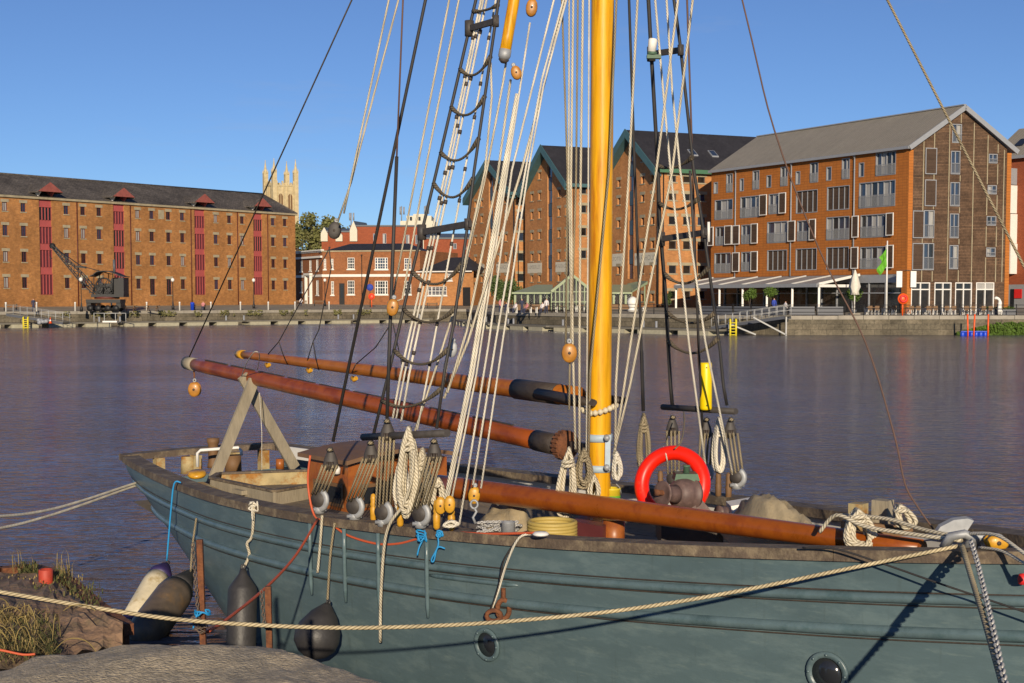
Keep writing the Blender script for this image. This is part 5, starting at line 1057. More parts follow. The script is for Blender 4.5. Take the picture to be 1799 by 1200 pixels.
# ================================================================== the moored sailing boat
def hull_extra(m, nt, b, mul, L):
    tc = _n(nt, 'ShaderNodeTexCoord'); src = mul.outputs[0]
    for sc, st, lo, hi, colr, amt in (((1.5, 1.5, 9), 2.0, .60, .72, (.16, .21, .20), .5), ((7, 7, .6), 2.2, .60, .78, (.055, .075, .07), .5), ((3, 3, 3), 22, .74, .78, (.4, .4, .36), .6), ((.8, .8, 14), 6, .70, .74, (.24, .26, .23), .6)):
        mp = _n(nt, 'ShaderNodeMapping'); mp.inputs['Scale'].default_value = sc; mp.inputs['Rotation'].default_value = (0, 0, .6); L(tc.outputs['Object'], mp.inputs[0])
        n = _n(nt, 'ShaderNodeTexNoise'); n.inputs['Scale'].default_value = st; n.inputs['Detail'].default_value = 6; n.inputs['Roughness'].default_value = .65; L(mp.outputs[0], n.inputs['Vector'])
        r = _n(nt, 'ShaderNodeMapRange'); r.inputs[1].default_value = lo; r.inputs[2].default_value = hi; r.inputs[4].default_value = amt; L(n.outputs[0], r.inputs[0])
        mx = _n(nt, 'ShaderNodeMix', data_type='RGBA'); mx.inputs[7].default_value = (*colr, 1); L(src, mx.inputs[6]); L(r.outputs[0], mx.inputs[0]); src = mx.outputs[2]
    L(src, b.inputs['Base Color'])
mat('hull_teal', (.086, .130, .143), .34, var=.14, vscale=1.2, bump=.12, bscale=9, c2=(.114, .163, .172), cover=.45, cscale=2.2, spec=.4, stretch=(1, 1, 3), extra=hull_extra)
mat('hull_strake', (.100, .150, .164), .30, var=.2, vscale=4, bump=.12, bscale=30, c2=(.07, .115, .125), cover=.4, cscale=5)
mat('rail_wood', (.105, .077, .055), .8, var=.4, vscale=5, bump=.4, bscale=40, c2=(.20, .155, .10), cover=.5, cscale=6)
mat('deck_wood', (.17, .135, .095), .85, var=.3, vscale=6, bump=.3, bscale=30)
mat('grey_wood', (.30, .255, .18), .85, var=.3, vscale=6, bump=.3, bscale=50, stretch=(1, 1, .25))
mat('pale_wood', (.38, .30, .15), .75, var=.3, vscale=6, c2=(.30, .13, .02), cover=.5, cscale=5, bump=.2)
mat('mast_varnish', (.68, .335, .006), .4, var=.3, vscale=5, c2=(.47, .17, .006), cover=.38, cscale=2.2, coat=.08, spec=.3, stretch=(4, 4, .35), bump=.08, bscale=20)
mat('boom_varnish', (.30, .068, .010), .34, var=.18, vscale=5, c2=(.20, .038, .009), cover=.5, cscale=3, coat=.15, spec=.35)
mat('gaff_varnish', (.36, .115, .012), .34, var=.18, vscale=5, c2=(.27, .07, .010), cover=.45, cscale=3, coat=.15, spec=.35)
mat('sprit_varnish', (.31, .078, .008), .3, var=.3, vscale=4, c2=(.19, .042, .006), cover=.5, cscale=4, coat=.1, spec=.4)
mat('cabin_varnish', (.34, .105, .02), .4, var=.25, vscale=5, c2=(.22, .06, .015), cover=.5, cscale=5)
mat('cabin_roof', (.17, .095, .05), .6, var=.2, vscale=4)
mat('leather_black', (.05, .037, .029), .6, var=.4, vscale=8, bump=.3)
mat('block_wood', (.42, .18, .025), .4, var=.3, vscale=12, coat=.2)
mat('pin_yellow', (.55, .28, .02), .4, var=.25, vscale=20, coat=.2)
mat('deadeye_dark', (.055, .047, .042), .6, var=.3, vscale=15)
mat('galvanised', (.34, .35, .36), .55, metal=.3, var=.2, vscale=15)
mat('band_blue', (.36, .44, .50), .5, var=.15, vscale=12)
mat('rust', (.17, .062, .024), .9, var=.4, vscale=14, c2=(.11, .04, .02), cover=.5, cscale=18, bump=.5, bscale=60)
mat('chain_steel', (.42, .41, .39), .5, metal=.3, var=.35, vscale=25)
mat('wire_dark', (.030, .027, .026), .6, var=.25)
mat('wire_brown', (.12, .065, .045), .7, var=.2)
mat('cord_red', (.55, .10, .035), .6, var=.1)
mat('cord_blue', (.015, .25, .55), .6, var=.15)
mat('rubber_black', (.035, .033, .034), .5, var=.3, vscale=6, bump=.15, bscale=30)
mat('rubber_grey', (.11, .085, .065), .45, var=.3, vscale=5, c2=(.17, .11, .06), cover=.4, cscale=4)
mat('fender_white', (.58, .51, .36), .6, var=.2, vscale=6, c2=(.36, .27, .12), cover=.3, cscale=5)
mat('fender_navy', (.03, .02, .09), .5, var=.2)
mat('buoy_red', (.85, .016, .004), .36, var=.06, vscale=6, c2=(.42, .10, .04), cover=.1, cscale=5, spec=.35)
mat('canvas_olive', (.36, .29, .18), .9, var=.2, vscale=5, bump=.3, bscale=30)
mat('machine_brown', (.12, .075, .065), .55, var=.35, vscale=12, c2=(.19, .12, .10), cover=.3, cscale=10)
mat('machine_green', (.075, .14, .085), .6, var=.3, vscale=12)
mat('yellow_hose', (.46, .34, .09), .55, var=.15)
mat('maroon', (.14, .03, .03), .6, var=.2)
mat('can_yellow', (.65, .5, .03), .4, var=.1)
mat('tube_yellow', (.85, .60, .0), .4, var=.05)
ropemat('rope_cream', (.64, .575, .44), (.33, .28, .19), .035)
ropemat('rope_white', (.72, .67, .56), (.50, .45, .35), .03)
ropemat('rope_grey', (.34, .28, .18), (.13, .105, .065), .03)
ropemat('rope_thick', (.55, .46, .29), (.24, .19, .11), .036)
SX, SY, BA, ROLL = -4.321, 19.984, -.922, .010
AX, NR = Vector((math.cos(BA), math.sin(BA), 0)), Vector((math.sin(BA), -math.cos(BA), 0))
def bp(s, l, z): return Vector((SX, SY, 0)) + AX * s + NR * l + Vector((0, 0, z))
def zr(s): t = s / 12; return 1.483 - .232 * t + .619 * t * t - .014 * t ** 3
KS, KB = [-.6, 0, 1, 2.5, 4.5, 7, 9.5, 12, 13.5, 14.1], [1.02, 1.187, 1.39, 1.64, 1.87, 1.85, 1.50, .80, .22, .0]
def hb(s):
    s = max(KS[0], min(KS[-1], s))
    for i in range(len(KS) - 1):
        if s <= KS[i + 1]:
            h = KS[i + 1] - KS[i]; t = (s - KS[i]) / h
            m0 = (KB[i + 1] - KB[max(i - 1, 0)]) / (KS[i + 1] - KS[max(i - 1, 0)]); j = min(i + 2, len(KS) - 1); m1 = (KB[j] - KB[i]) / (KS[j] - KS[i])
            return max(0, (2 * t ** 3 - 3 * t * t + 1) * KB[i] + (t ** 3 - 2 * t * t + t) * h * m0 + (-2 * t ** 3 + 3 * t * t) * KB[i + 1] + (t ** 3 - t * t) * h * m1)
def on(u, v, l):
    r = ray(u, v); t = (Vector((SX, SY, 0)) - EYEV + NR * l).dot(NR) / r.dot(NR); return EYEV + r * t
def sl(p): q = p - Vector((SX, SY, 0)); return q.dot(AX), q.dot(NR)
def zk(s):
    if s < 4.5: t = s / 4.5; return .82 - 2.1 * t ** 1.25
    if s > 11.5: t = (s - 11.5) / 2.6; return -1.6 + (t ** 2.2) * 3.2
    return -1.28 - .32 * (s - 4.5) / 7
def side_pt(s, z, side=1, out=0):
    top, k = zr(s) - side * ROLL * hb(s), zk(s); t = max(0, min(1, (top - z) / (top - k))); p = 2.2 + .9 * min(1, s / 5)
    e = .62 if s < 10 else .62 + (s - 10) * .12
    return bp(s + (.18 * t if s < 1 else 0), side * ((hb(s)) * (1 - t ** p) ** e + out), top - (top - k) * t)
boat = empty('sailing_boat', bp(7, 0, 0), 'teal-hulled gaff sailing boat with varnished yellow mast moored at the stone quay', 'boat')
STN = [0, .3, .6, 1, 1.5, 2, 2.5, 3] + [3 + .35 * i for i in range(1, 30)] + [13.4, 13.65, 13.85, 14.0, 14.1]
LV = [0, .03, .07, .12, .18, .25, .32, .4, .48, .56, .65, .74, .83, .92, 1]
mb = MB(); grid = {}
for side in (1, -1):
    ring = []
    for s in STN:
        top, k = zr(s) - side * ROLL * hb(s), zk(s); ring.append([side_pt(s, top - (top - k) * t, side) for t in LV])
    base = len(mb.v)
    for r in ring:
        for p in r: mb.v.append(tuple(p))
    n = len(LV)
    for i in range(len(ring) - 1):
        for j in range(n - 1):
            q = (base + i * n + j, base + (i + 1) * n + j, base + (i + 1) * n + j + 1, base + i * n + j + 1)
            mb.f.append(q if side > 0 else q[::-1]); mb.m.append(0); mb.sm.append(True); mb.uv.append([(STN[i], LV[j]), (STN[i + 1], LV[j]), (STN[i + 1], LV[j + 1]), (STN[i], LV[j + 1])])
    grid[side] = ring
# transom: solid below, open under the stern rail
tr0, tr1 = grid[1][0], grid[-1][0]; j0 = 7
for j in range(j0, len(LV) - 1): mb.face([tr0[j], tr0[j + 1], tr1[j + 1], tr1[j]], 0)
hull = mb.build('hull', 'hull_teal', boat)
# rubbing strakes
def strake(off, r, s0, s1, nm='rubbing_strake'):
    for side in (1, -1):
        P = []; N = 70
        for i in range(N + 1): s = s0 + (s1 - s0) * i / N; P.append(side_pt(s, zr(s) - side * ROLL * hb(s) - off, side, .002))
        m = MB(); m.tube(P, r, 10, smooth=True); m.build(nm, 'hull_strake', hull)
strake(.25, .036, .02, 13.8); strake(.485, .042, .05, 13.8)
P = [side_pt(s, zr(s) - .345, 1, .006) for s in [8.2 + i * .12 for i in range(10)]]; m = MB(); m.tube(P, [.008] + [.022] * 8 + [.008], 8); m.build('doubler', 'hull_strake', hull)
for off in (.215, .305, .55): P = [side_pt(s, zr(s) - off, 1, .004) for s in [0.1 + i * .2 for i in range(68)]]; m = MB(); m.tube(P, .006, 5); m.build('plank_seam', 'leather_black', hull)
# rail cap
def strip(name, S, side, w0, w1, z0, z1, mt, par):
    m = MB(); pr = None
    for s in S:
        b = hb(s); t = zr(s) - side * ROLL * b; a = [bp(s, side * (b + w0), t + z0), bp(s, side * max(b + w1, 0.0), t + z0), bp(s, side * max(b + w1, 0.0), t + z1), bp(s, side * (b + w0), t + z1)]
        if pr:
            for k in range(4): m.face([pr[k], a[k], a[(k + 1) % 4], pr[(k + 1) % 4]], 0)
        else: m.face(a[::-1])
        pr = a
    m.face(pr); return m.build(name, mt, par)
SS = [0 + i * .25 for i in range(57)]
seg = [(0, 3), (3, 6.25), (6.25, 9.5), (9.5, 12), (12, 14)]
for side in (1, -1):
    for a, b in seg: strip('rail_plank', [a + .004 + (b - a - .008) * i / 10 for i in range(11)], side, .045, -.19, .002, .085, 'rail_wood', boat)
    strip('bulwark', [1.7 + i * .3 for i in range(40)], side, -.06, -.10, -.30, -.002, 'white_paint', boat)
a, b = bp(-.02, 1.22, zr(0) + .003), bp(-.02, -1.22, zr(0) + .023); P = [a.lerp(b, i / 12) - AX * (.16 * math.sin(math.pi * i / 12)) for i in range(13)]
m = MB()
for i in range(12):
    x = AX * .11; up = Vector((0, 0, .085)); m.hexa([P[i] - x, P[i + 1] - x, P[i + 1] + x, P[i] + x, P[i] - x + up, P[i + 1] - x + up, P[i + 1] + x + up, P[i] + x + up])
m.build('stern_rail', 'rail_wood', boat)
for l in (.7, .15, -.45, -.9): m = MB(); m.box(-.07, .07, -.06, .06, .95, zr(0) + .01, 0, Matrix.Translation(bp(.0, l, 0)) @ Matrix.Rotation(BA, 4, 'Z')); m.build('rail_post', 'pale_wood', boat)
# deck planks
def deckz(s): return zr(s) - (.13 + .13 * max(0, min(1, (s - 5.2) / .8)))
rg = random.Random(2); w = .125
for k in range(-15, 15):
    l0, l1 = k * w + .003, (k + 1) * w - .003; lm = max(abs(l0), abs(l1)); S = [s for s in [1.6 + i * .3 for i in range(41)] if hb(s) - .09 > lm]
    if len(S) < 3: continue
    m = MB(); dz = rg.uniform(-.004, .004); pr = None
    for s in S:
        z = deckz(s) + dz; a = [bp(s, l0, z), bp(s, l1, z), bp(s, l1, z - .05), bp(s, l0, z - .05)]
        if pr:
            for q in range(4): m.face([pr[q], a[q], a[(q + 1) % 4], pr[(q + 1) % 4]])
        pr = a
    m.build('deck_plank', 'deck_wood', boat)
m = MB(); m.face([bp(.05, hb(.1) - .1, .93), bp(1.6, hb(1.6) - .1, .93), bp(1.6, -hb(1.6) + .1, .93), bp(.05, -hb(.1) + .1, .93)]); m.face([bp(1.6, 1.4, .93), bp(1.6, -1.4, .93), bp(1.6, -1.4, 1.32), bp(1.6, 1.4, 1.32)]); m.build('stern_well', 'deck_wood', boat)
# portholes, chain plates
for u, v, l, r in ((857, 1132, 1.55, .105), (1455, 1183, .95, .115)):
    s, _ = sl(on(u, v, l)); c = on(u, v, l)
    for _ in range(4): s = sl(c)[0]; c = on(u, v, sl(side_pt(s, c.z, 1))[1])
    p = side_pt(s, c.z, 1); q = side_pt(s + .1, c.z, 1); d = (q - p).normalized(); up = (side_pt(s, c.z + .1, 1) - p).normalized(); nn = d.cross(up).normalized(); nn = nn if nn.dot(NR) > 0 else -nn
    M = Matrix((( d.x, up.x, nn.x, p.x), (d.y, up.y, nn.y, p.y), (d.z, up.z, nn.z, p.z), (0, 0, 0, 1)))
    m = MB(); m.lathe([(r, .004), (r * 1.38, .004), (r * 1.4, .02), (r * 1.3, .03), (r * 1.03, .03), (r, .01)], M, 28); o = m.build('porthole', 'hull_teal', hull); m = MB(); m.lathe([(0, .012), (r * 1.01, .012), (r * 1.01, .014), (0, .014)], M, 24); m.build('porthole_glass', 'glass_dark', hull)
    for k in range(8): a = k * .785; m = MB(); m.lathe([(.012, .03), (.01, .038), (0, .04)], M @ Matrix.Translation((r * 1.2 * math.cos(a), r * 1.2 * math.sin(a), 0)), 6); m.build('bolt', 'hull_strake', hull)
# ---------------------------------------------------------------- spars
def spar(name, a, b, r0, r1, mt, n=16, bulge=1.08, k=14):
    m = MB(); m.tube([a.lerp(b, i / k) for i in range(k + 1)], [r0 + (r1 - r0) * i / k + (bulge - 1) * r0 * math.sin(math.pi * i / k) for i in range(k + 1)], n); return m.build(name, mt, boat)
YM = 13.2
m0, m1 = at(1051, 965, YM), at(1059, 0, YM - .02); mtop = m0 + (m1 - m0) * ((13.0 - m0.z) / (m1.z - m0.z))
mast = spar('mast', m0, mtop, .112, .095, 'mast_varnish', 24, 1.0, 30)
def md(z): return m0 + (m1 - m0) * ((z - m0.z) / (m1.z - m0.z))
def ring(name, z0, z1, r, mt, par): m = MB(); m.tube([md(z0), md((z0 + z1) / 2), md(z1)], r, 24); return m.build(name, mt, par)
zz = lambda v: at(1052, v, YM).z
ring('mast_band', zz(775), zz(762), .125, 'band_blue', mast); ring('mast_band', zz(828), zz(816), .125, 'band_blue', mast)
m = MB(); m.bar(at(1068, 764, YM - .13), at(1067, 826, YM - .13), .05, .03, up=(0, 1, 0)); m.build('gooseneck_plate', 'band_blue', mast)
for v in (769, 821): c = at(1066, v, YM - .16); m = MB(); m.lathe([(.0, -.05), (.028, -.05), (.028, .05), (0, .05)], Matrix.Translation(c) @ Matrix.Rotation(math.pi / 2, 4, 'X'), 8); m.build('gooseneck_bolt', 'galvanised', mast)
ba, bf = on(330, 638, 0), on(985, 783, 0); boom = spar('boom', ba, bf, .088, .094, 'boom_varnish', 18, 1.12)
def along(a, b, t): return a.lerp(b, t)
def sleeve(name, a, b, t0, t1, r, mt, par, n=16): m = MB(); m.tube([a.lerp(b, t0), a.lerp(b, (t0 + t1) / 2), a.lerp(b, t1)], r, n); return m.build(name, mt, par)
sleeve('boom_end_cap', ba, bf, -.004, .03, .094, 'grey_wood', boom); sleeve('boom_iron', ba, bf, .955, 1.0, .104, 'leather_black', boom)
for k in range(9): t = .07 + k * .095; p = ba.lerp(bf, t) + Vector((0, 0, .092)); q = ba.lerp(bf, t + .08) + Vector((0, 0, .092)); m = MB(); m.bar(p, q, .03, .03); m.build('sail_track', 'leather_black', boom)
c = on(991, 782, 0); T = Matrix.Translation(c) @ AX.to_track_quat('Z', 'Y').to_matrix().to_4x4(); m = MB()
m.lathe([(0, -.05), (.12, -.05), (.135, -.02), (.12, .02), (.135, .06), (.08, .08), (0, .08)], T, 20); gw_ = m.build('roller_gear', 'rust', boom)
for k in range(20): a = k * .314; m = MB(); m.box(.115, .145, -.012, .012, -.03, .05, 0, T @ Matrix.Rotation(a, 4, 'Z')); m.build('gear_tooth', 'rust', boom)
m = MB(); m.bar(c, md(zz(790)), .06, .09); m.build('gooseneck', 'leather_black', boom)
ga, gf = on(420, 622, .0), on(1016, 697, .0); gaff = spar('gaff', ga, gf, .052, .098, 'gaff_varnish', 16, 1.0)
sleeve('gaff_leather', ga, gf, .865, .96, .103, 'leather_black', gaff); sleeve('gaff_end_band', ga, gf, -.002, .02, .06, 'pin_yellow', gaff)
for side in (1, -1):
    a = ga.lerp(gf, .93) + NR * (side * .08); b = on(1036, 702, 0) + NR * (side * .17); c = on(1070, 706, 0) + NR * (side * .19); m = MB(); m.tube([a, b, c], [.07, .07, .045], 10, flat=.7); m.build('gaff_jaw', 'leather_black', gaff)
for k in range(11):
    a = math.pi * (.02 + .96 * k / 10) - math.pi; p = md(zz(718 + 6 * math.sin(k * .5))) + Vector((.155 * math.cos(a), .155 * math.sin(a), 0)); m = MB(); m.lathe([(0, -.03), (.024, -.016), (.03, 0), (.024, .016), (0, .03)], Matrix.Translation(p), 8); m.build('parrel_bead', 'fender_white', gaff)
for u, v in ((470, 632), (543, 641), (622, 655)): c = on(u, v, .02); m = MB(); m.tube([c + Vector((0, 0, -.06)) - AX * .05, c + Vector((0, 0, -.085)), c + Vector((0, 0, -.06)) + AX * .05], .026, 6); m.build('thumb_cleat', 'pin_yellow', gaff)
sa, sb = on(770, 853, .70), on(1620, 965, .22); sprit = spar('bowsprit', sa, sb, .108, .070, 'sprit_varnish', 18, 1.05)
ta, tb_ = at(913, -60, 12.6), at(886, 99, 12.6); tops = spar('hoisted_spar', at(975, -420, 12.9), tb_, .052, .050, 'mast_varnish', 14, 1.0)
m = MB(); m.tube([tb_ + (ta - tb_).normalized() * .06, tb_, tb_ - (ta - tb_).normalized() * .03], [.055, .055, .04], 14); m.build('spar_band', 'galvanised', tops)
m = MB(); m.tube([tb_ - (ta - tb_).normalized() * .03, tb_ - (ta - tb_).normalized() * .06], [.05, .02], 12); m.build('spar_tip', 'leather_black', tops)
# ---------------------------------------------------------------- ropes of the rig
def ipath(pts, Y0, Y1, key=1, n=0):
    """pixel polyline with depth running from Y0 at its first to Y1 at its last point, straight lines staying straight"""
    a, b = pts[0][key], pts[-1][key]; out = []
    for i in range(len(pts)):
        t = (pts[i][key] - a) / ((b - a) or 1); out.append(at(pts[i][0], pts[i][1], 1 / ((1 - t) / Y0 + t / Y1)))
    return out
def smooth(P, k=6):
    out = []; n = len(P)
    for i in range(n - 1):
        p0, p1, p2, p3 = P[max(i - 1, 0)], P[i], P[i + 1], P[min(i + 2, n - 1)]
        for j in range(k):
            t = j / k; out.append(.5 * ((2 * p1) + (p2 - p0) * t + (2 * p0 - 5 * p1 + 4 * p2 - p3) * t * t + (3 * p1 - p0 - 3 * p2 + p3) * t ** 3))
    out.append(P[-1]); return out
def rope(name, pts, Y0, Y1, px, mt, up=True, key=1, par=None, sm=0, vtop=-700, top_label=None):
    """px = width in photograph pixels at the first point; ropes that leave the frame go on to the masthead"""
    pts = list(pts)
    if up and pts[-1][1] <= 5:
        (u0, v0), (u1, v1) = pts[-2], pts[-1]; k = (vtop - v1) / (v1 - v0); pts.append((u1 + (u1 - u0) * k, vtop))
    P = ipath(pts, Y0, Y1, key)
    if sm: P = smooth(P, sm)
    r = .72 * px * min(Y0, 14.2) / F / 2; m = MB(); m.tube(P, r, 7); return m.build(name, mt, par or boat)
def Yrope(pts, Y0, Y1, v):
    """point of a straight rope at height v"""
    for (u0, v0), (u1, v1) in zip(pts, pts[1:]):
        if min(v0, v1) <= v <= max(v0, v1): u = u0 + (u1 - u0) * (v - v0) / (v1 - v0); break
    a, b = pts[0][1], pts[-1][1]; t = (v - a) / (b - a); return at(u, v, 1 / ((1 - t) / Y0 + t / Y1))
yb = lambda u, v, l: on(u, v, l).y
NL = 1.80; VT = -700
# near shrouds
sh1 = [(585, 776), (747.5, 0), (747.5 + 163 * .9, VT)]; sh2 = [(656.5, 762), (686, 642), (723.5, 480), (767, 300), (836, 0), (836 + 70 * 2.3, VT)]; sh3 = [(767, 753), (782, 645), (797, 570), (821, 399), (833, 300), (876, 0), (876 + 43 * 2.33, VT)]
Y1_, Y2_, Y3_ = yb(585, 776, NL), yb(656, 762, NL), yb(767, 753, NL)
for p, y in ((sh1, Y1_), (sh2, Y2_), (sh3, Y3_)): rope('shroud', p, y, YM, 8, 'wire_dark', False)
sh0 = [(680, 735), (685, 600), (696, 300), (708, 0), (716, VT)]; Y0_ = yb(680, 735, NL); rope('shroud', [(680, 735), (684, 610), (690, 450), (697, 275)], Y0_, Y0_ + .02, 9, 'wire_dark', False); rope('halyard', [(697, 275), (708, 0)], Y0_, YM, 4.5, 'wire_brown')
# battens and ratlines between the second and third shroud
def rung(u0, v0, u1, v1, sag=0, px=5.5, bar=False, A=sh2, B=sh3, ya=None, yb_=None):
    a, b = Yrope(A, ya or Y2_, YM, v0), Yrope(B, yb_ or Y3_, YM, v1); k = a.y / F
    if bar: m = MB(); m.bar(a + (a - b) * .06, b + (b - a) * .06, .03, px * k); m.tube([a + Vector((0, 0, -.07)), a + Vector((0, 0, .07))], .042, 8); m.tube([b + Vector((0, 0, -.05)), b + Vector((0, 0, .05))], .03, 8); return m.build('shroud_batten', 'deadeye_dark', boat)
    P = [a.lerp(b, i / 12) + Vector((0, 0, -4 * sag * k * (i / 12) * (1 - i / 12))) for i in range(13)]; m = MB(); m.tube(P, [(.5 * px * k) * (1.5 if i in (0, 1, 11, 12) else (1.2 if i in (2, 10) else .8)) for i in range(13)], 7); m.build('ratline', 'rope_tar' if 'rope_tar' in MATS else ropemat('rope_tar', (.16, .13, .09), (.05, .04, .03), .04), boat)
rung(832, 20, 873, 9, 3); rung(822, 50, 871, 37, bar=True, px=10); rung(809, 121, 859, 99, 20); rung(793, 188, 849, 169, 22); rung(775, 268, 839, 243, 24); rung(762, 322, 831, 313, 28); rung(737, 408, 819, 394, bar=True, px=11); rung(725, 477, 807, 463, 28); rung(707, 543, 794, 540, 24); rung(693, 615, 783, 612, 26); rung(672, 704, 773, 681, 20)
# shear pole with its turns of rope
a, b = on(638, 768, NL), on(786, 761, NL); m = MB(); m.tube([a, b], .034, 10); m.build('shear_pole', 'deadeye_dark', boat)
# deadeyes and lanyards
def pear(name, c, w, h, mt, par=None):
    m = MB(); pr = [(.0, -.5), (.3, -.48), (.47, -.36), (.5, -.2), (.44, 0), (.3, .22), (.16, .4), (.13, .5), (0, .5)]; M = Matrix.Translation(c) @ Matrix.Diagonal((w, w * .72, h, 1)); m.lathe(pr, M, 16); o = m.build(name, mt, par or boat)
    for x in (-.17, .0, .17): m = MB(); q = c + Vector((x * w, -w * .30, -.12 * h)); m.tube([q + Vector((0, -.012, .05 * h)), q + Vector((0, -.02, -.25 * h))], .012, 5); m.build('groove', 'leather_black', o)
    m = MB(); m.tube([c + Vector((-.13 * w, -.05, .4 * h)), c + Vector((0, -.08, .42 * h)), c + Vector((.13 * w, -.05, .4 * h))], .018, 6); m.build('seizing', 'rope_grey', o); return o
def tackle(u0, v0, u1, v1, l, n=5, up=(27, 44), lo=31, strap=1, nl=.16):
    a, b = on(u0, v0, l), on(u1, v1, l); k = a.y / F; pear('deadeye', a, up[0] * k, up[1] * k, 'deadeye_dark')
    r = lo * k / 2; M = Matrix.Translation(b) @ Matrix.Rotation(math.pi / 2, 4, 'X') @ Matrix.Rotation(-.5, 4, 'Y')
    m = MB(); m.lathe([(0, -.055), (r * .9, -.055), (r, -.03), (r * .92, 0), (r, .03), (r * .9, .055), (0, .055)], M, 22); d = m.build('deadeye', 'deadeye_dark', boat)
    m = MB(); m.tube([M @ Vector((r * 1.06 * math.cos(t), r * 1.06 * math.sin(t), .03)) for t in [-1.9 + i * .25 for i in range(13)]], .024, 8, flat=1.5); m.build('iron_strap', 'galvanised', d)
    m = MB(); q = b + Vector((-.01, 0, -r * 1.15)); m.lathe([(0, -.05), (.05, -.04), (.06, 0), (.04, .05), (0, .06)], Matrix.Translation(q), 10); m.tube([q + Vector((-.07, -.03, 0)), q + Vector((.07, -.03, 0))], .018, 6); m.build('shackle', 'galvanised', d)
    for i in range(n):
        f = (i - (n - 1) / 2) / max(1, n - 1); p = a + Vector((f * up[0] * k * .95, -.06 - .02 * (i % 2), -.2 * up[1] * k)); q = b + Vector((f * lo * k * .8 - .01, -.03 - .015 * (i % 2), .62 * r)); m = MB(); m.tube([p, p.lerp(q, .5), q], .0115, 6); m.build('lanyard', 'rope_grey', d)
    return b
for u0, v0, u1, v1 in ((581, 807, 563, 877), (652, 795, 625, 889), (681, 757, 675, 899), (763, 792, 741, 902)): tackle(u0, v0, u1, v1, NL)
for u in (564, 619, 671, 743):
    c = on(u, 935, NL); s = sl(c)[0]; m = MB(); P = [side_pt(s, zr(s) - o, 1, .042) for o in (-.0, .2, .4, .6, .72)]; m.tube(P, [.02, .02, .02, .02, .012], 8); m.build('chain_plate', 'hull_strake', hull)
# white halyards with dark marks
NB_ = 1.72
for pts, px in (([(690, 735), (704, 657), (783, 300), (845, 0)], 6), ([(696, 735), (711, 657), (788, 300), (849, 0)], 5), ([(705, 740), (719, 657), (794, 300), (854.7, 0)], 6), ([(733, 755), (752, 657), (816.5, 300), (871, 0)], 5)):
    y = yb(*pts[0], NB_); o = rope('halyard', pts, y, YM, px, 'rope_white', vtop=VT); full = pts + [(pts[-1][0] + (pts[-1][0] - pts[-2][0]) * (VT / -300), VT)]
    for v in [60, 140, 215, 290, 350, 420, 495, 560, 630]:
        v += random.uniform(-14, 14); a, b = Yrope(full, y, YM, v), Yrope(full, y, YM, v + 7); m = MB(); m.tube([a, b], px * y / F * .62, 7); m.build('whipping', 'leather_black', o)
for pts, px, mt in (([(604, 375), (620, 300), (683, 0)], 5, 'rope_cream'), ([(594, 388), (617, 320), (700, 0)], 5, 'rope_cream'), ([(691, 520), (732, 300), (789, 0)], 5, 'rope_cream'), ([(694, 530), (707, 525), (747, 300), (806, 0)], 5, 'rope_cream'),
                    ([(775, 700), (806, 510), (852, 300), (864, 170), (862, 110)], 5.5, 'rope_cream'), ([(728, 760), (768, 640), (806, 520), (855, 300), (884, 144), (889, 110)], 5.5, 'rope_cream'), ([(786, 690), (820, 582), (873, 317), (897, 140)], 6.5, 'rope_cream'),
                    ([(777, 905), (826, 657), (884, 300), (908, 165)], 8.5, 'rope_white'), ([(782, 900), (831, 657), (888, 300), (911, 165)], 7, 'rope_white'), ([(790, 895), (837, 657), (890, 310), (931, 40)], 5, 'rope_white'), ([(807, 921), (859, 600), (899, 300), (973, 0)], 5.5, 'rope_white'),
                    ([(831, 852), (871, 600), (923, 300), (952, 139), (990, 0)], 5.5, 'rope_white'), ([(845, 858), (883, 600), (928, 300), (955, 150), (995, 0)], 5, 'rope_white'), ([(780, 700), (822, 600), (916, 300), (953, 160), (993, 0)], 6.5, 'rope_cream')):
    y = yb(*pts[0], NB_ if pts[0][1] > 600 else 1.2); rope('halyard', pts, y, 12.7 if pts[-1][1] > 30 else YM, px, mt)
for pts, px, mt in (([(994, 605), (997, 300), (987, 0)], 5, 'rope_grey'), ([(1004, 605), (999, 320), (1000, 0)], 4.5, 'rope_cream'), ([(1011, 789), (1006, 600), (1003, 320), (1007, 0)], 6, 'rope_cream'), ([(1000, 720), (1001, 640), (1012, 320), (1015, 0)], 5, 'rope_grey'), ([(1018, 807), (1018, 600), (1020, 320), (1024, 0)], 6, 'rope_cream'),
                    ([(1030, 800), (1033, 420), (1035, 0)], 4, 'rope_white'), ([(1034, 800), (1037, 654), (1070, 300), (1083, 0)], 5.5, 'rope_grey')):
    rope('halyard', pts, YM - .22, YM - .16, px, mt)
for pts, px in (([(1081, 800), (1082, 676), (1105, 300), (1120, 0)], 6), ([(1080, 790), (1097, 676), (1153, 300), (1191, 0)], 6), ([(1078, 800), (1107, 676), (1181, 300), (1217, 0)], 6)): rope('halyard', pts, YM - .12, YM - .3, px, 'rope_cream')
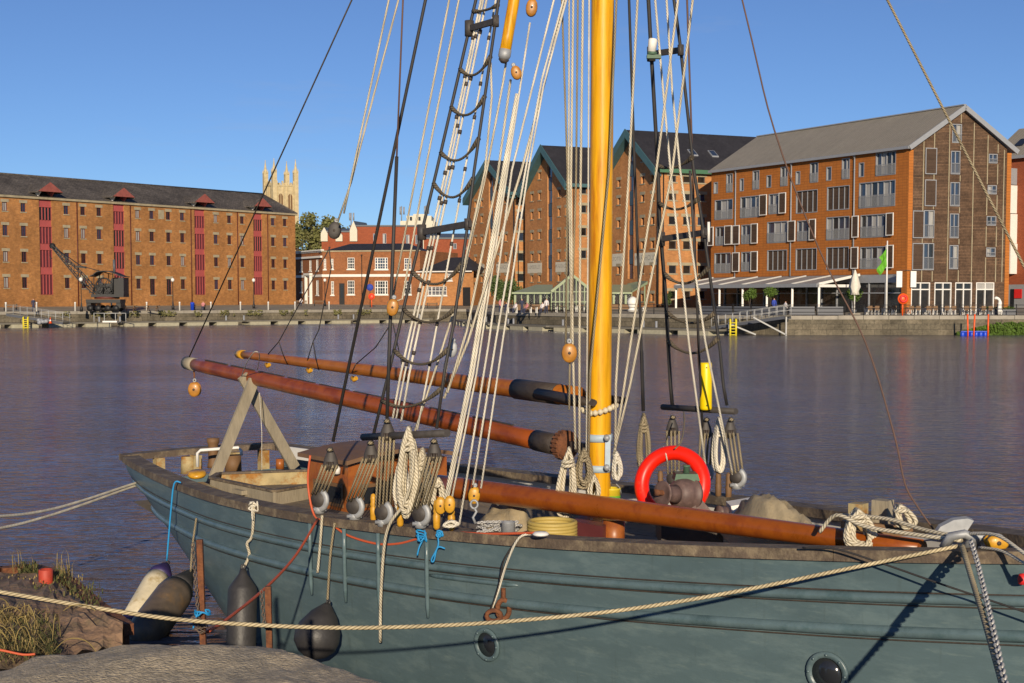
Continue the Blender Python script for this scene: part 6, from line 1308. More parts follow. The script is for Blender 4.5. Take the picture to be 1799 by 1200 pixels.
# topping lift, gaff bridles, far shrouds
rope('topping_lift', [(332, 628), (618, 0)], on(332, 628, 0).y, YM, 4.5, 'rope_tar')
for pts in ([(580, 434), (520, 545), (490, 600), (471, 622)], [(490, 600), (497, 622), (505, 640)], [(578, 434), (582, 470), (560, 580), (550, 600), (538, 640)], [(550, 600), (555, 630), (560, 650)], [(688, 567), (660, 610), (625, 640)], [(625, 640), (618, 655)], [(690, 567), (706, 640), (718, 660)]):
    rope('gaff_bridle', pts, on(*pts[0], .1).y - .3, on(*pts[-1], .05).y, 3.2, 'wire_dark', False)
FL = -1.70; fsh = []
for pts, px, mt in (([(1130, 722), (1128, 680), (1127, 616), (1115, 300), (1105, 0)], 7, 'wire_dark'), ([(1181, 712), (1178, 679), (1168, 505), (1159, 395), (1156, 300), (1143, 75), (1139, 0)], 10, 'wire_dark'), ([(1277, 712), (1271, 679), (1265, 616), (1239, 426), (1219, 300), (1195, 80), (1184, 0)], 8, 'wire_dark')):
    l = FL if pts[0][0] < 1250 else -1.6; y = yb(*pts[0], l); rope('shroud', pts, y, YM + .1, px, mt); fsh.append((pts + [(pts[-1][0] * 2 - pts[-2][0], VT)], y))
rope('shroud', [(1130, 722), (1127, 616)], yb(1130, 722, FL) - .01, yb(1130, 722, FL) - .02, 10, 'wire_dark', False)
rope('aerial_cable', [(1236, 720), (1227, 632), (1224, 521), (1217, 300), (1207, 0)], yb(1236, 720, -1.62), YM, 5, 'wire_brown'); rope('aerial_cable', [(1236, 790), (1229, 640), (1222, 480), (1212, 300)], yb(1236, 790, -1.64), YM + .4, 6, 'wire_dark', False)
for pts, l in (([(1246, 867), (1210, 600), (1178, 300), (1165, 160), (1151, 0)], -1.35), ([(1288, 838), (1239, 600), (1195, 300), (1181, 160), (1171, 0)], -1.5)): rope('halyard', pts, yb(*pts[0], l), YM - .1, 5.5, 'rope_white')
(A_, ya), (B_, yb2) = fsh[1], fsh[2]
kw = dict(A=A_, B=B_, ya=ya, yb_=yb2)
rung(1144, 95, 1200, 88, bar=True, px=10, **kw); rung(1157, 291, 1215, 276, 10, **kw); rung(1162, 357, 1224, 349, 14, **kw); rung(1167, 420, 1233, 409, bar=True, px=10, **kw); rung(1170, 480, 1236, 470, 22, **kw); rung(1172, 548, 1250, 550, 18, **kw); rung(1175, 598, 1255, 594, 24, **kw)
a, b = on(1164, 715, -1.7), on(1293, 723, -1.62); m = MB(); m.tube([a, b], .032, 10); m.build('shear_pole', 'deadeye_dark', boat)
for u0, v0, u1, v1, l in ((1181, 748, 1184, 840, -1.68), (1283, 752, 1296, 838, -1.55), (1240, 752, 1238, 830, -1.62)): tackle(u0, v0, u1, v1, l, 4, (22, 38), 24)
a, b = on(1240, 637, -1.55), on(1240, 720, -1.55); m = MB(); m.tube([a, a.lerp(b, .04), b.lerp(a, .04), b], [.056, .062, .062, .056], 18); ty = m.build('yellow_tube', 'tube_yellow', boat)
for t in (.1, .9): c = a.lerp(b, t); m = MB(); m.tube([c + Vector((0, -.066, .006)), c + Vector((0, -.066, -.006))], .006, 6); m.build('screw', 'leather_black', ty)
# white lamp on the far batten and small white light stick
c = at(1146, 80, 13.25); k = c.y / F; m = MB(); m.lathe([(.038, -.06), (.042, .05), (.034, .062), (0, .066)], Matrix.Translation(c) @ Matrix.Rotation(.12, 4, 'Y'), 14); lm = m.build('deck_lamp', 'white_paint', boat)
m = MB(); m.lathe([(.045, -.085), (.045, -.061), (0, -.061)], Matrix.Translation(c), 12); m.box(-.05, .08, -.03, .03, -.12, -.086, 0, Matrix.Translation(c)); m.build('lamp_base', 'machine_green', lm)
a, b = on(1245, 390, -1.5), on(1245, 425, -1.5); m = MB(); m.tube([b, a], .014, 8); m.build('light_stick', 'white_paint', boat)
# stays to the bow
stem = bp(14.0, 0, zr(14) + .05); m = MB(); m.tube([stem, at(1075, -944, YM - .1)], .0095, 8); m.build('forestay', 'rope_grey', boat)
rope('stay', [(1640, 930), (1612, 890), (1590, 850), (1570, 760), (1520, 600), (1440, 440), (1360, 227), (1304, 0)], 10.4, 12.2, 4.5, 'wire_brown', sm=5, vtop=-600)
rope('lazy_line', [(1640, 930), (1600, 900), (1582, 840)], 10.35, 10.6, 4, 'wire_brown', False, sm=4) if 0 else None
# ---------------------------------------------------------------- blocks
def block(u, v, Y, w, h, mt, tilt=0, p=None, becket=True, band='galvanised'):
    c = at(u, v, Y) if p is None else p; k = Y / F; M = Matrix.Translation(c) @ Matrix.Rotation(R(tilt), 4, 'Y'); w, h = w * k, h * k
    m = MB(); pr = [(0, -.5), (.22, -.46), (.4, -.33), (.49, -.12), (.5, .08), (.42, .3), (.26, .45), (0, .5)]
    for y in (-.22, .22):
        m.lathe([(a, b) for a, b in pr], M @ Matrix.Translation((0, y * w, 0)) @ Matrix.Diagonal((w, w * .34, h, 1)), 14)
    o = m.build('block', mt, boat); m = MB(); m.lathe([(0, -.1 * w), (.4 * w, -.1 * w), (.34 * w, 0), (.4 * w, .1 * w), (0, .1 * w)], M @ Matrix.Rotation(math.pi / 2, 4, 'X'), 16); m.build('sheave', band, o)
    m = MB(); m.lathe([(0, -.42 * w), (.1 * w, -.42 * w), (.1 * w, .42 * w), (0, .42 * w)], M @ Matrix.Rotation(math.pi / 2, 4, 'X'), 8); m.build('axle', 'leather_black', o)
    if becket: m = MB(); m.tube([M @ Vector((.1 * w * math.cos(t), 0, h * .5 + .12 * w + .12 * w * math.sin(t))) for t in [i * .628 for i in range(10)]], .012, 6, closed=True); m.build('becket', band, o)
    return o
block(588, 405, 14.9, 22, 30, 'deadeye_dark', 10); block(690, 540, Y0_ - .12, 21, 30, 'block_wood', 8); block(795, 614, 13.2, 17, 28, 'galvanised', 8); block(1000, 620, YM - .25, 27, 34, 'block_wood', 0); block(907, 128, 12.55, 18, 24, 'block_wood', -20); block(934, 14, 12.75, 20, 30, 'block_wood', 8); block(833, 870, yb(833, 870, 1.6), 21, 30, 'pin_yellow', 5); block(1750, 952, 9.5, 40, 26, 'pin_yellow', 8, becket=False)
c = on(342, 684, 0); block(342, 684, c.y, 22, 26, 'block_wood', 0); m = MB(); a = on(340, 650, 0); m.tube([a, a + Vector((.01, 0, -.06)), c + Vector((0, 0, .12))], .014, 6); m.build('shackle', 'rust', boom)
for u, v in ((790, 886), (774, 888)): block(u, v, yb(u, v, NL), 20, 30, 'pin_yellow', 0, becket=False)
# belaying pins
for u, v, l in ((703, 902, NL), (767, 906, NL), (656, 893, 1.7), (793, 908, 1.7), (1262, 852, -1.5), (1280, 855, -1.5), (1160, 850, -1.5)):
    c = on(u, v, l); m = MB(); m.lathe([(.018, -.12), (.03, -.1), (.033, .0), (.026, .02), (.032, .04), (.026, .06), (.03, .09), (.022, .13), (0, .14)], Matrix.Translation(c), 12); m.build('belaying_pin', 'pin_yellow' if l > 0 else 'wood_brown', boat)
# hooks and shackles on the near side
c = on(833, 905, NL); m = MB(); P = [c + Vector((.0, 0, .06)), c + Vector((.02, 0, .03)), c + Vector((-.01, 0, -.02)), c + Vector((.012, 0, -.07))]; m.tube(P, .012, 6); m.tube([c + Vector((.03 * math.cos(t), 0, .09 + .035 * math.sin(t))) for t in [i * .6 for i in range(11)]], .01, 6, closed=True); m.build('hook', 'galvanised', boat)
c = on(880, 1070, 1.62); s = sl(c)[0]; q = side_pt(s, c.z, 1, .05); M = Matrix.Translation(q)
m = MB(); m.tube([q + Vector((.05 * math.cos(t) + .02, -.01, .05 * math.sin(t) * 1.6)) for t in [i * .45 for i in range(14)]], .022, 8, closed=True); m.tube([q + Vector((-.06 + .06 * math.cos(t), -.03, -.05 + .045 * math.sin(t))) for t in [i * .45 for i in range(14)]], .02, 8, closed=True); m.tube([q + Vector((.02, 0, .09)), q + Vector((.02, .03, .17))], .02, 8); m.build('rusty_shackle', 'rust', hull)
# ---------------------------------------------------------------- deckhouse, coaming, crutch, stern gear
zc0 = 1.30; A0 = on(543, 860, .75); s0 = sl(A0)[0]; A1 = on(612, 850, .75); s1 = sl(A1)[0]; zt = on(543, 801, .75).z - .02
lf = -.55
def dbox(m, s0, s1, l0, l1, z0, z1, mi=0): m.hexa([bp(s0, l0, z0), bp(s1, l0, z0), bp(s1, l1, z0), bp(s0, l1, z0), bp(s0, l0, z1), bp(s1, l0, z1), bp(s1, l1, z1), bp(s0, l1, z1)], mi)
m = MB(); dbox(m, s0, s1, .75, lf, zc0, zt); cab = m.build('cabin', 'cabin_varnish', boat)
m = MB(); N = 8
for i in range(N):
    t0, t1 = i / N, (i + 1) / N; f = lambda t: (.84 + (lf - .09 - .84) * t, zt + .01 + .09 * math.sin(math.pi * t))
    (la, za1), (lb, zb1) = f(t0), f(t1); m.hexa([bp(s0 - .1, la, za1), bp(s1 + .12, la, za1), bp(s1 + .12, lb, zb1), bp(s0 - .1, lb, zb1), bp(s0 - .1, la, za1 + .045), bp(s1 + .12, la, za1 + .045), bp(s1 + .12, lb, zb1 + .045), bp(s0 - .1, lb, zb1 + .045)])
m.build('cabin_roof', 'cabin_roof', cab)
for (a, b, c0, c1) in ((s0 + .12, s1 - .1, .1, .36),):
    m = MB(); dbox(m, a, b, .752, .765, zc0 + c0, zc0 + c1); w_ = m.build('cabin_window', 'wood_brown', cab); m = MB(); dbox(m, a + .04, b - .04, .766, .77, zc0 + c0 + .04, zc0 + c1 - .04); m.build('cabin_pane', 'glass_dark', cab)
for l0 in (.6, .05): m = MB(); dbox(m, s1 + .002, s1 + .014, l0, l0 - .42, zc0 + .1, zc0 + .36); m.build('cabin_window', 'wood_brown', cab); m = MB(); dbox(m, s1 + .0145, s1 + .018, l0 - .04, l0 - .38, zc0 + .14, zc0 + .32); m.build('cabin_pane', 'glass_dark', cab)
c = bp(s1 + .05, .5, zt + .02); m = MB(); c = on(592, 826, .8); m.lathe([(.035, -.04), (.04, .02), (.02, .045), (0, .05)], Matrix.Translation(c), 12); m.build('cabin_light', 'white_paint', cab)
# cockpit coaming
CQ = [atz(372, 840, 1.5), atz(482, 863, 1.5), atz(542, 853, 1.5), atz(556, 826, 1.5), atz(385, 832, 1.5)]
for i, mt in ((0, 'grey_wood'), (1, 'grey_wood'), (3, 'pale_wood'), (4, 'grey_wood')):
    a, b = CQ[i], CQ[(i + 1) % 5]; m = MB(); m.bar(a + Vector((0, 0, -.12)), b + Vector((0, 0, -.12)), .035, .22); w_ = m.build('coaming_board', mt, boat); m = MB(); m.bar(a + Vector((0, 0, .004)), b + Vector((0, 0, .004)), .075, .025); m.build('coaming_rim', 'rail_wood', boat)
m = MB(); m.face([q + Vector((0, 0, -.26)) for q in CQ]); m.build('cockpit_sole', 'pale_wood', boat)
m = MB(); q = atz(421, 864, 1.42); m.bar(q + AX * -.12, q + AX * .12, .07, .05); m.build('step_block', 'grey_wood', boat)
# crutch under the boom
for (u0, v0, l0, u1, v1, l1, w_) in ((372, 850, .75, 446, 668, .05, 20), (518, 822, -.75, 426, 660, .14, 19)):
    a, b = on(u0, v0, l0), on(u1, v1, l1); m = MB(); m.bar(a, b, w_ * a.y / F, .045, up=tuple(AX)); m.build('boom_crutch', 'grey_wood', boat)
rope('lashing', [(424, 662), (434, 636), (448, 618), (456, 625), (452, 650)], on(424, 662, .1).y - .1, on(452, 650, .1).y - .08, 3, 'rope_white', False, sm=4); rope('lashing', [(456, 690), (460, 760), (460, 830)], on(456, 690, 0).y, on(460, 690, 0).y - .1, 2.5, 'rope_white', False)
# stern gear
def drum(u, v0, v1, l, r, mt, nm, prof=None):
    a, b = on(u, v1, l), on(u, v0, l); b = Vector((a.x, a.y, b.z)); h = b.z - a.z; m = MB(); m.lathe([(x * r, y * h) for x, y in (prof or [(1, 0), (1, .12), (.85, .2), (.85, .8), (1.05, .86), (1.05, 1), (0, 1.02)])], Matrix.Translation(a), 16); return m.build(nm, mt, boat)
drum(375, 770, 822, -.1, .085, 'wood_brown', 'stern_bollard'); drum(330, 802, 832, .25, .1, 'pale_wood', 'stern_post', [(1, 0), (.9, 1), (0, 1)]); drum(410, 800, 832, -.35, .12, 'wood_brown', 'stern_post', [(1, 0), (.95, 1), (0, 1)]); drum(492, 806, 824, -.7, .06, 'cabin_varnish', 'stern_post', [(1, 0), (.95, 1), (0, 1)])
P = [on(347, 820, .35), on(347, 796, .35), on(352, 791, .33), on(418, 786, -.2), on(424, 792, -.22), on(424, 800, -.22)]; m = MB(); m.tube(P, .022, 8); m.build('white_pipe', 'white_paint', boat)
m = MB(); c = on(346, 833, 1.1); m.lathe([(0, -.03), (.1, -.03), (.12, 0), (.1, .03), (0, .03)], Matrix.Translation(c) @ Matrix.Rotation(.25, 4, 'X'), 16); m.build('turning_block', 'pin_yellow', boat)
m = MB(); m.bar(on(510, 795, -.9), on(545, 800, -.9), .03, .16); m.build('white_locker', 'white_paint', boat)
m = MB(); m.bar(on(352, 850, 1.2), on(398, 872, 1.25), .07, .05); m.build('loose_plank', 'pale_wood', boat)
# ---------------------------------------------------------------- winch, tarpaulins, bitts, bow gear
from mathutils import noise
def winch():
    c = on(1190, 880, -.15); k = c.y / F; q = lambda u, v, d=0: at(u, v, c.y + d)
    def cyl(nm, u, v, r, w, mt, ax, d=0, prof=None):
        M = Matrix.Translation(q(u, v, d)) @ ax; m = MB(); r *= k; w *= k; m.lathe([(a * r, b * w) for a, b in (prof or [(0, -.5), (1, -.5), (.86, -.3), (.8, 0), (.9, .3), (1, .5), (0, .5)])], M, 20); return m.build(nm, mt, boat)
    side = (NR + Vector((0, 0, .12))).to_track_quat('Z', 'Y').to_matrix().to_4x4()
    cyl('winch_drum', 1172, 868, 22, 22, 'machine_brown', side, -.12, [(.8, -.9), (.62, -.3), (.66, .1), (.85, .4), (1.05, .5), (1.0, .58), (.6, .4), (0, .4)]); cyl('winch_barrel', 1198, 868, 28, 36, 'machine_brown', side, .0, [(0, -.6), (1.12, -.6), (1.12, -.45), (1, -.42), (1.03, -.1), (.9, .3), (.65, .5), (0, .5)]); cyl('winch_hub', 1163, 866, 6, 30, 'rust', side, -.14)
    m = MB(); P = [q(1205, 845, -.05), q(1256, 905, -.05), q(1200, 912, -.05), q(1180, 905, -.05)]; m.hexa([p + Vector((0, 0, 0)) for p in P] + [p + Vector((0, .25, 0)) for p in P]); m.build('winch_frame', 'machine_brown', boat)
    m = MB(); P = [q(1185, 845), q(1230, 845), q(1226, 833), q(1188, 833)]; m.hexa(P + [p + Vector((0, .22, 0)) for p in P]); m.build('winch_head', 'machine_green', boat)
    cyl('winch_cap', 1206, 825, 6, 16, 'machine_green', Matrix.Identity(4), .1, [(1, -.5), (.9, .3), (1.1, .32), (1.1, .5), (0, .5)]); m = MB(); P = [q(1212, 862), q(1234, 862), q(1226, 845), q(1208, 845)]; m.hexa(P + [p + Vector((0, .2, 0)) for p in P]); m.build('gear_case', 'machine_green', boat)
    cyl('warping_end', 1268, 900, 12, 16, 'machine_brown', side, -.05); m = MB(); a, b = q(1160, 905, .0), q(1268, 925, .0); m.hexa([a + Vector((0, -.1, -.25)), b + Vector((0, -.1, -.2)), b + Vector((0, .4, -.2)), a + Vector((0, .4, -.25)), a + Vector((0, -.1, 0)), b + Vector((0, -.1, 0)), b + Vector((0, .4, 0)), a + Vector((0, .4, 0))]); m.build('winch_bed', 'leather_black', boat)
winch()
def tarp(name, label, pts, Y, h, mt, seed, floor):
    """cloth thrown over something: a folded sheet draped on ridge points down to the deck"""
    rg = random.Random(seed); (u0, v0), (u1, v1) = pts; a, b = at(u0, v1, Y), at(u1, v1, Y - (.9 if u1 - u0 > 120 else .2)); N, Mn = 22, 12; m = MB(); V = []
    for i in range(N + 1):
        for j in range(Mn + 1):
            s, t = i / N, j / Mn; p = a.lerp(b, s) + Vector((0, (t - .35) * 1.1, 0)); d = min(s, 1 - s) * 4.0; e = min(t, 1 - t) * 3.2; hh = h * min(1, d ** .8) * min(1, e ** .75) * (.85 + .15 * math.sin(s * 7 + seed)) + .018 * math.sin(s * 31 + t * 9) + .014 * math.sin(t * 27 + s * 6); hh += .07 * noise.fractal(Vector((p.x * 5, p.y * 5, seed)), .8, 2, 5) * min(1, d) * min(1, e); p.z = floor + max(0, hh) + (.14 * s if seed == 5 else 0); V.append(p)
    base = len(m.v); m.v += [tuple(p) for p in V]
    for i in range(N):
        for j in range(Mn): q = i * (Mn + 1) + j; m.f.append((q, q + Mn + 1, q + Mn + 2, q + 1)); m.m.append(0); m.sm.append(True); m.uv.append([(0, 0)] * 4)
    return m.build(name, mt, label=label, cat='tarpaulin')
tarp('tarpaulin', 'olive canvas cover on deck beside the yellow hose', ((835, 885), (945, 935)), 13.6, .36, 'canvas_olive', 3, 1.40); tarp('tarpaulin', 'large brown canvas cover on the foredeck behind the bowsprit', ((1276, 880), (1452, 935)), 12.0, .33, 'canvas_olive', 5, 1.64)
a, b = on(1282, 900, -.75), on(1330, 892, -.95); m = MB(); m.bar(a, b, .3, .16); m.build('deck_hatch', 'white_paint', boat)
for u, v0, v1, l, w_ in ((1508, 884, 960, .05, 34), (1551, 878, 950, -.2, 38)): a, b = on(u, v1, l), on(u, v0, l); k = a.y / F; m = MB(); M = Matrix.Translation((b.x, b.y, 0)) @ Matrix.Rotation(BA + .25, 4, 'Z'); m.box(-w_ * k / 2.6, w_ * k / 2.6, -w_ * k / 2.6, w_ * k / 2.6, zr(11.6) - .12, b.z, 0, M); m.build('bitt', 'grey_wood' if u > 1530 else 'pale_wood', boat)
m = MB(); a, b = on(1480, 925, .15), on(1600, 935, -.3); m.bar(a, b, .08, .09); m.build('bitt_crosspiece', 'wood_brown', boat)
def anchor():
    root = empty('anchor', on(1640, 945, -.1), 'galvanised anchor with a broad pale fluke lying on the bow', 'anchor'); Y = 10.0
    pts = [(1640, 944), (1652, 926), (1675, 914), (1700, 911), (1711, 915), (1700, 932), (1676, 942), (1655, 946)]; m = MB(); A = [at(u, v, Y) for u, v in pts]; Bq = [p + Vector((.0, .05, .01)) for p in A]; m.face(A); m.face(Bq[::-1])
    for i in range(len(A)): j = (i + 1) % len(A); m.face([A[i], A[j], Bq[j], Bq[i]])
    m.build('fluke', 'galvanised', root); m = MB(); m.bar(at(1655, 942, Y), at(1560, 950, Y + .3), .04, .05); m.build('shank', 'galvanised', root)
anchor()
c = at(1684, 950, 9.62); m = MB(); P = [c + Vector((-.08, .05, -.05)), c + Vector((-.05, 0, .03)), c + Vector((.03, -.02, .05)), c + Vector((.1, 0, .02)), c + Vector((.13, .05, -.05))]; m.tube(P, .045, 10, flat=.7); m.build('fairlead', 'galvanised', boat); m = MB(); c = at(1722, 953, 9.6); m.tube([c + Vector((-.08, .05, -.05)), c + Vector((-.03, 0, .045)), c + Vector((.06, 0, .03)), c + Vector((.1, .05, -.05))], .035, 10); m.build('fairlead', 'galvanised', boat)
m = MB(); a = at(1797, 1018, 9.2); m.lathe([(0, -.035), (.03, -.03), (.035, 0), (.025, .035), (0, .04)], Matrix.Translation(a), 10); m.build('red_fitting', 'red_sign', hull)
for u0, u1, v0, v1, l, mt, nm in ((1005, 1059, 915, 962, .55, 'maroon', 'deck_box'),):
    a, b = on(u0, v1, l), on(u1, v1, l); zt = on(u0, v0, l).z; m = MB(); m.hexa([a, b, b + Vector((.1, .35, 0)), a + Vector((.1, .35, 0))] + [Vector((p.x, p.y, zt)) for p in (a, b, b + Vector((.1, .35, 0)), a + Vector((.1, .35, 0)))]); m.build(nm, mt, boat)
m = MB(); a, b = on(1078, 975, .35), on(1078, 912, .35); m.tube([a, b], .1, 14); m.build('mast_post', 'cabin_varnish', boat)
c = on(1074, 870, -.1); k = c.y / F; m = MB(); m.lathe([(.085, -.065), (.085, .05), (.09, .055), (.09, .07), (.075, .07), (.075, .05), (0, .05)], Matrix.Translation(c), 18); o = m.build('paint_can', 'can_yellow', label='yellow and green paint can standing beside the mast foot', cat='can'); m = MB(); m.lathe([(.0865, -.03), (.0865, .0)], Matrix.Translation(c), 18); m.build('can_label', 'flag_green', o)
m = MB(); m.tube([c + Vector((.09 * math.cos(t), -.02, .02 + .1 * math.sin(t))) for t in [i * .35 for i in range(10)]], .004, 5); m.build('can_handle', 'galvanised', o)
# hose coil
c = on(970, 930, 1.05); m = MB()
for k in range(6): m.tube([c + Vector((.2 * math.cos(t), .2 * math.sin(t), -.08 + k * .028)) for t in [i * .3 for i in range(21)]], .02, 7, closed=True)
m.build('hose_coil', 'yellow_hose', label='flat yellow hose coiled on deck next to the olive canvas', cat='hose')
def chain_path(P, link, wire, mt, name='chain', par=None, **tags):
    """real links along a path"""
    m = MB(); d = 0; L = [0]
    for i in range(1, len(P)): L.append(L[-1] + (P[i] - P[i - 1]).length)
    n = int(L[-1] / (link * .72)); 
    for q in range(n):
        x = q * link * .72; i = max(j for j in range(len(L)) if L[j] <= x); i = min(i, len(P) - 2); t = (x - L[i]) / ((L[i + 1] - L[i]) or 1); p = P[i].lerp(P[i + 1], t); tv = (P[i + 1] - P[i]).normalized(); a = tv.orthogonal().normalized(); a.rotate(Matrix.Rotation((q % 2) * math.pi / 2 + .3, 3, tv))
        m.tube([p + tv * (link * .5 * math.cos(w)) + a * (link * .3 * math.sin(w)) for w in [z * .785 for z in range(8)]], wire, 5, closed=True)
    return m.build(name, mt, par, **tags)
rg = random.Random(5); c = on(872, 932, 1.45); chain_path(smooth([c + Vector((rg.uniform(-.16, .2), rg.uniform(-.08, .12), rg.uniform(-.02, .07))) for _ in range(26)], 4), .035, .006, 'chain_steel', 'chain_heap', label='heap of small steel chain on deck behind the rail', cat='chain')
c = on(893, 928, 1.45); m = MB(); m.lathe([(.058, -.06), (.058, .05), (.062, .055), (.05, .055), (.05, .0), (0, .0)], Matrix.Translation(c), 16); m.build('steel_pot', 'galvanised', label='small steel pot standing among the chain on deck', cat='pot')
# ================================================================== loose rope, lifebuoy, fenders
def coil(name, label, u, v0, v1, wpx, Y, loops, px, mt, seed, wraps=3, depth=.06, tilt=0):
    """rope made up in hanging loops with turns round its neck"""
    rg = random.Random(seed); k = Y / F; top, bot = at(u, v0, Y), at(u + tilt, v1, Y); P = []
    for i in range(loops):
        w = wpx * k * .5 * rg.uniform(.45, 1.05); h = rg.uniform(.8, 1.0); y = rg.uniform(-depth, depth); off = rg.uniform(-.12, .12) * wpx * k
        nk = top.lerp(bot, .24)
        for t in range(14):
            a = 2 * math.pi * t / 14; f = (1 - math.cos(a)) / 2; ctr = top.lerp(bot, f * h); x = math.sin(a) * w * (1 if .05 < f else .5) * (.35 + .75 * f)
            P.append(ctr + Vector((x + off * f, y + rg.uniform(-.006, .006), 0)))
    m = MB(); m.tube(smooth(P, 3), px * k / 2, 6)
    c = top.lerp(bot, .22); r = wpx * k * .26
    W = [c + Vector((r * math.cos(t * .6), (r * .5 + depth * .8) * math.sin(t * .6), -.02 * wraps + t * .6 / 6.283 * px * k * 1.1)) for t in range(int(wraps * 10.5))]
    m.tube(W, px * k / 2, 6); return m.build(name, mt, label=label, cat='rope')
yn = lambda u, v, l=1.9: on(u, v, l).y
coil('rope_coil', 'thick tan rope hank hanging on the shear pole between the near shrouds', 718, 752, 912, 40, yn(716, 800, 1.86), 9, 8.5, 'rope_cream', 1, 2, tilt=-2)
coil('rope_coil', 'tangled tan rope hanging beside the last near deadeye', 742, 790, 912, 34, yn(745, 830, 1.72), 8, 8, 'rope_cream', 2, 3); coil('rope_coil', 'pale yellow line bundled behind the third deadeye tackle', 706, 802, 905, 30, yn(700, 830, 1.6), 7, 6, 'rope_white', 3, 1); coil('rope_coil', 'rope hank hanging outside the bare lanyards near the cabin', 770, 842, 896, 24, yn(770, 850, 1.7), 4, 7, 'rope_cream', 4, 1)
coil('rope_coil', 'cream rope loops hanging on the mast over the bowsprit', 1000, 788, 910, 40, YM - .34, 6, 6.5, 'rope_cream', 5, 2, tilt=-8); coil('rope_coil', 'grey rope bundle hanging on the mast front', 1026, 790, 860, 34, YM - .28, 10, 6.5, 'rope_grey', 6, 2); coil('rope_coil', 'cream hank on the mast hanging below the blue-grey band', 1043, 835, 880, 28, YM - .26, 5, 6, 'rope_cream', 7, 1); coil('rope_coil', 'small knotted white hank on the mast side under three halyards', 1083, 795, 842, 18, YM - .16, 5, 6, 'rope_white', 8, 3)
coil('rope_coil', 'grey-brown hank hanging from the single far shroud', 1131, 728, 836, 26, yb(1131, 760, -1.7), 10, 5.5, 'rope_grey', 9, 3); coil('rope_coil', 'bright cream hank hanging beside the yellow tube', 1263, 735, 840, 26, yb(1263, 760, -1.5), 11, 5.5, 'rope_white', 10, 3); coil('rope_coil', 'cream rope loops hanging from the bitts over the bowsprit', 1506, 896, 966, 60, 10.35, 10, 8, 'rope_cream', 11, 2, tilt=6); coil('rope_coil', 'rope turns round the grey bitt post', 1580, 888, 930, 44, 10.5, 5, 8, 'rope_cream', 12, 1, tilt=14)
coil('rope_coil', 'loose cream rope end hanging below the bowsprit at the mast', 1040, 915, 950, 40, YM - .5, 3, 6, 'rope_cream', 13, 1, tilt=-16); coil('rope_coil', 'white rope end lying on the rail by the yellow blocks', 793, 915, 925, 34, yn(793, 920, 1.8), 4, 5, 'rope_white', 14, 0)
def line(name, label, pts, Y0, Y1, px, mt, key=0, sm=5, cat='rope', par=None):
    P = smooth(ipath(pts, Y0, Y1, key), sm); m = MB(); m.tube(P, .9 * px * min(Y0, 16) / F / 2, 8); o = m.build(name, mt, par)
    if label: tag(o, label, cat)
    return o
line('rope', 'long cream rope leading along the bow to the fairlead', [(1440, 935), (1470, 905), (1520, 925), (1600, 938), (1690, 950)], 10.5, 9.6, 8, 'rope_cream'); line('rope', 'second cream rope crossing the bow behind the bitts', [(1480, 905), (1560, 912), (1620, 930), (1690, 944)], 10.7, 9.7, 8, 'rope_cream')
line('rope', 'cream rope leading forward past the yellow bow block', [(1700, 938), (1750, 940), (1799, 972), (1850, 1010)], 9.6, 8.7, 7, 'rope_white'); line('rope', 'cream rope running out under the yellow bow block', [(1720, 962), (1760, 968), (1800, 990), (1840, 1010)], 9.5, 8.8, 6, 'rope_white')
# lifebuoy
c = at(1181, 850, 12.9); T = Matrix.Translation(c) @ Vector((-.36, -.85, .30)).to_track_quat('Z', 'Y').to_matrix().to_4x4(); m = MB(); RM, rm = .290, .068
V = []
m.tube([T @ Vector((RM * math.cos(i * .1309), RM * 1.0 * math.sin(i * .1309), 0)) for i in range(48)], rm, 16, closed=True); lb = m.build('lifebuoy', 'buoy_red', label='bright red ring lifebuoy leaning behind the bowsprit', cat='lifebuoy')
for a in (1.9,): p = T @ Vector((RM * math.cos(a), RM * math.sin(a), 0)); q = (p - c).normalized(); m = MB(); m.tube([p + Vector((rm * 1.06 * math.sin(t) * 0, -rm * 1.06 * math.cos(t), 0)) + q * (rm * 1.06 * math.sin(t)) for t in [i * .5 for i in range(13)]], .007, 6, closed=True); m.build('grab_line', 'rope_white', lb)
line('rope', 'thin cord tying the red lifebuoy up to the shear pole', [(1186, 788), (1197, 775), (1202, 745), (1201, 722)], 12.85, 14.2, 3, 'rope_grey', key=1)
# mooring lines
line('mooring_line', 'long cream mooring rope sweeping from the bow fairlead to the left quay', [(1690, 958), (1500, 997), (1300, 1038), (1100, 1071), (900, 1091), (750, 1100), (600, 1103), (450, 1098), (300, 1087), (150, 1065), (0, 1040), (-200, 1008)], 9.45, 8.4, 8, 'rope_thick')
b = atz(-215, 1080, 2.03); m = MB(); m.lathe([(.16, 0), (.16, .05), (.1, .1), (.09, .3), (.15, .36), (.15, .42), (0, .44)], Matrix.Translation((at(-200, 1008, 8.4).x - .05, 8.4, 1.72)), 16); m.build('iron_bollard', 'iron_dark', label='squat iron bollard holding the long mooring rope', cat='bollard')
line('mooring_line', 'grey-brown rope dropping from the bow fairlead to the quay', [(1690, 958), (1702, 1000), (1728, 1085), (1752, 1170), (1768, 1225), (1817, 1370)], 9.42, 6.2, 11, 'rope_thick', key=1)
P = ipath([(1706, 952), (1716, 985), (1732, 1050), (1748, 1120), (1766, 1200), (1800, 1330)], 9.42, 6.35, 1); chain_path(smooth(P, 6), .055, .0075, 'chain_steel', 'mooring_chain', label='galvanised chain dropping from the bow beside the rope', cat='chain')
for i, pts in enumerate(([(262, 842), (222, 854), (150, 878), (80, 897), (0, 907), (-200, 915), (-500, 935)], [(262, 846), (222, 859), (150, 885), (80, 908), (0, 928), (-200, 960), (-500, 985)])): line('mooring_line', ('upper', 'lower')[i] + ' of the two pale ropes leading from the stern', pts, 19.2, 11.6, 6, 'rope_white', key=0)
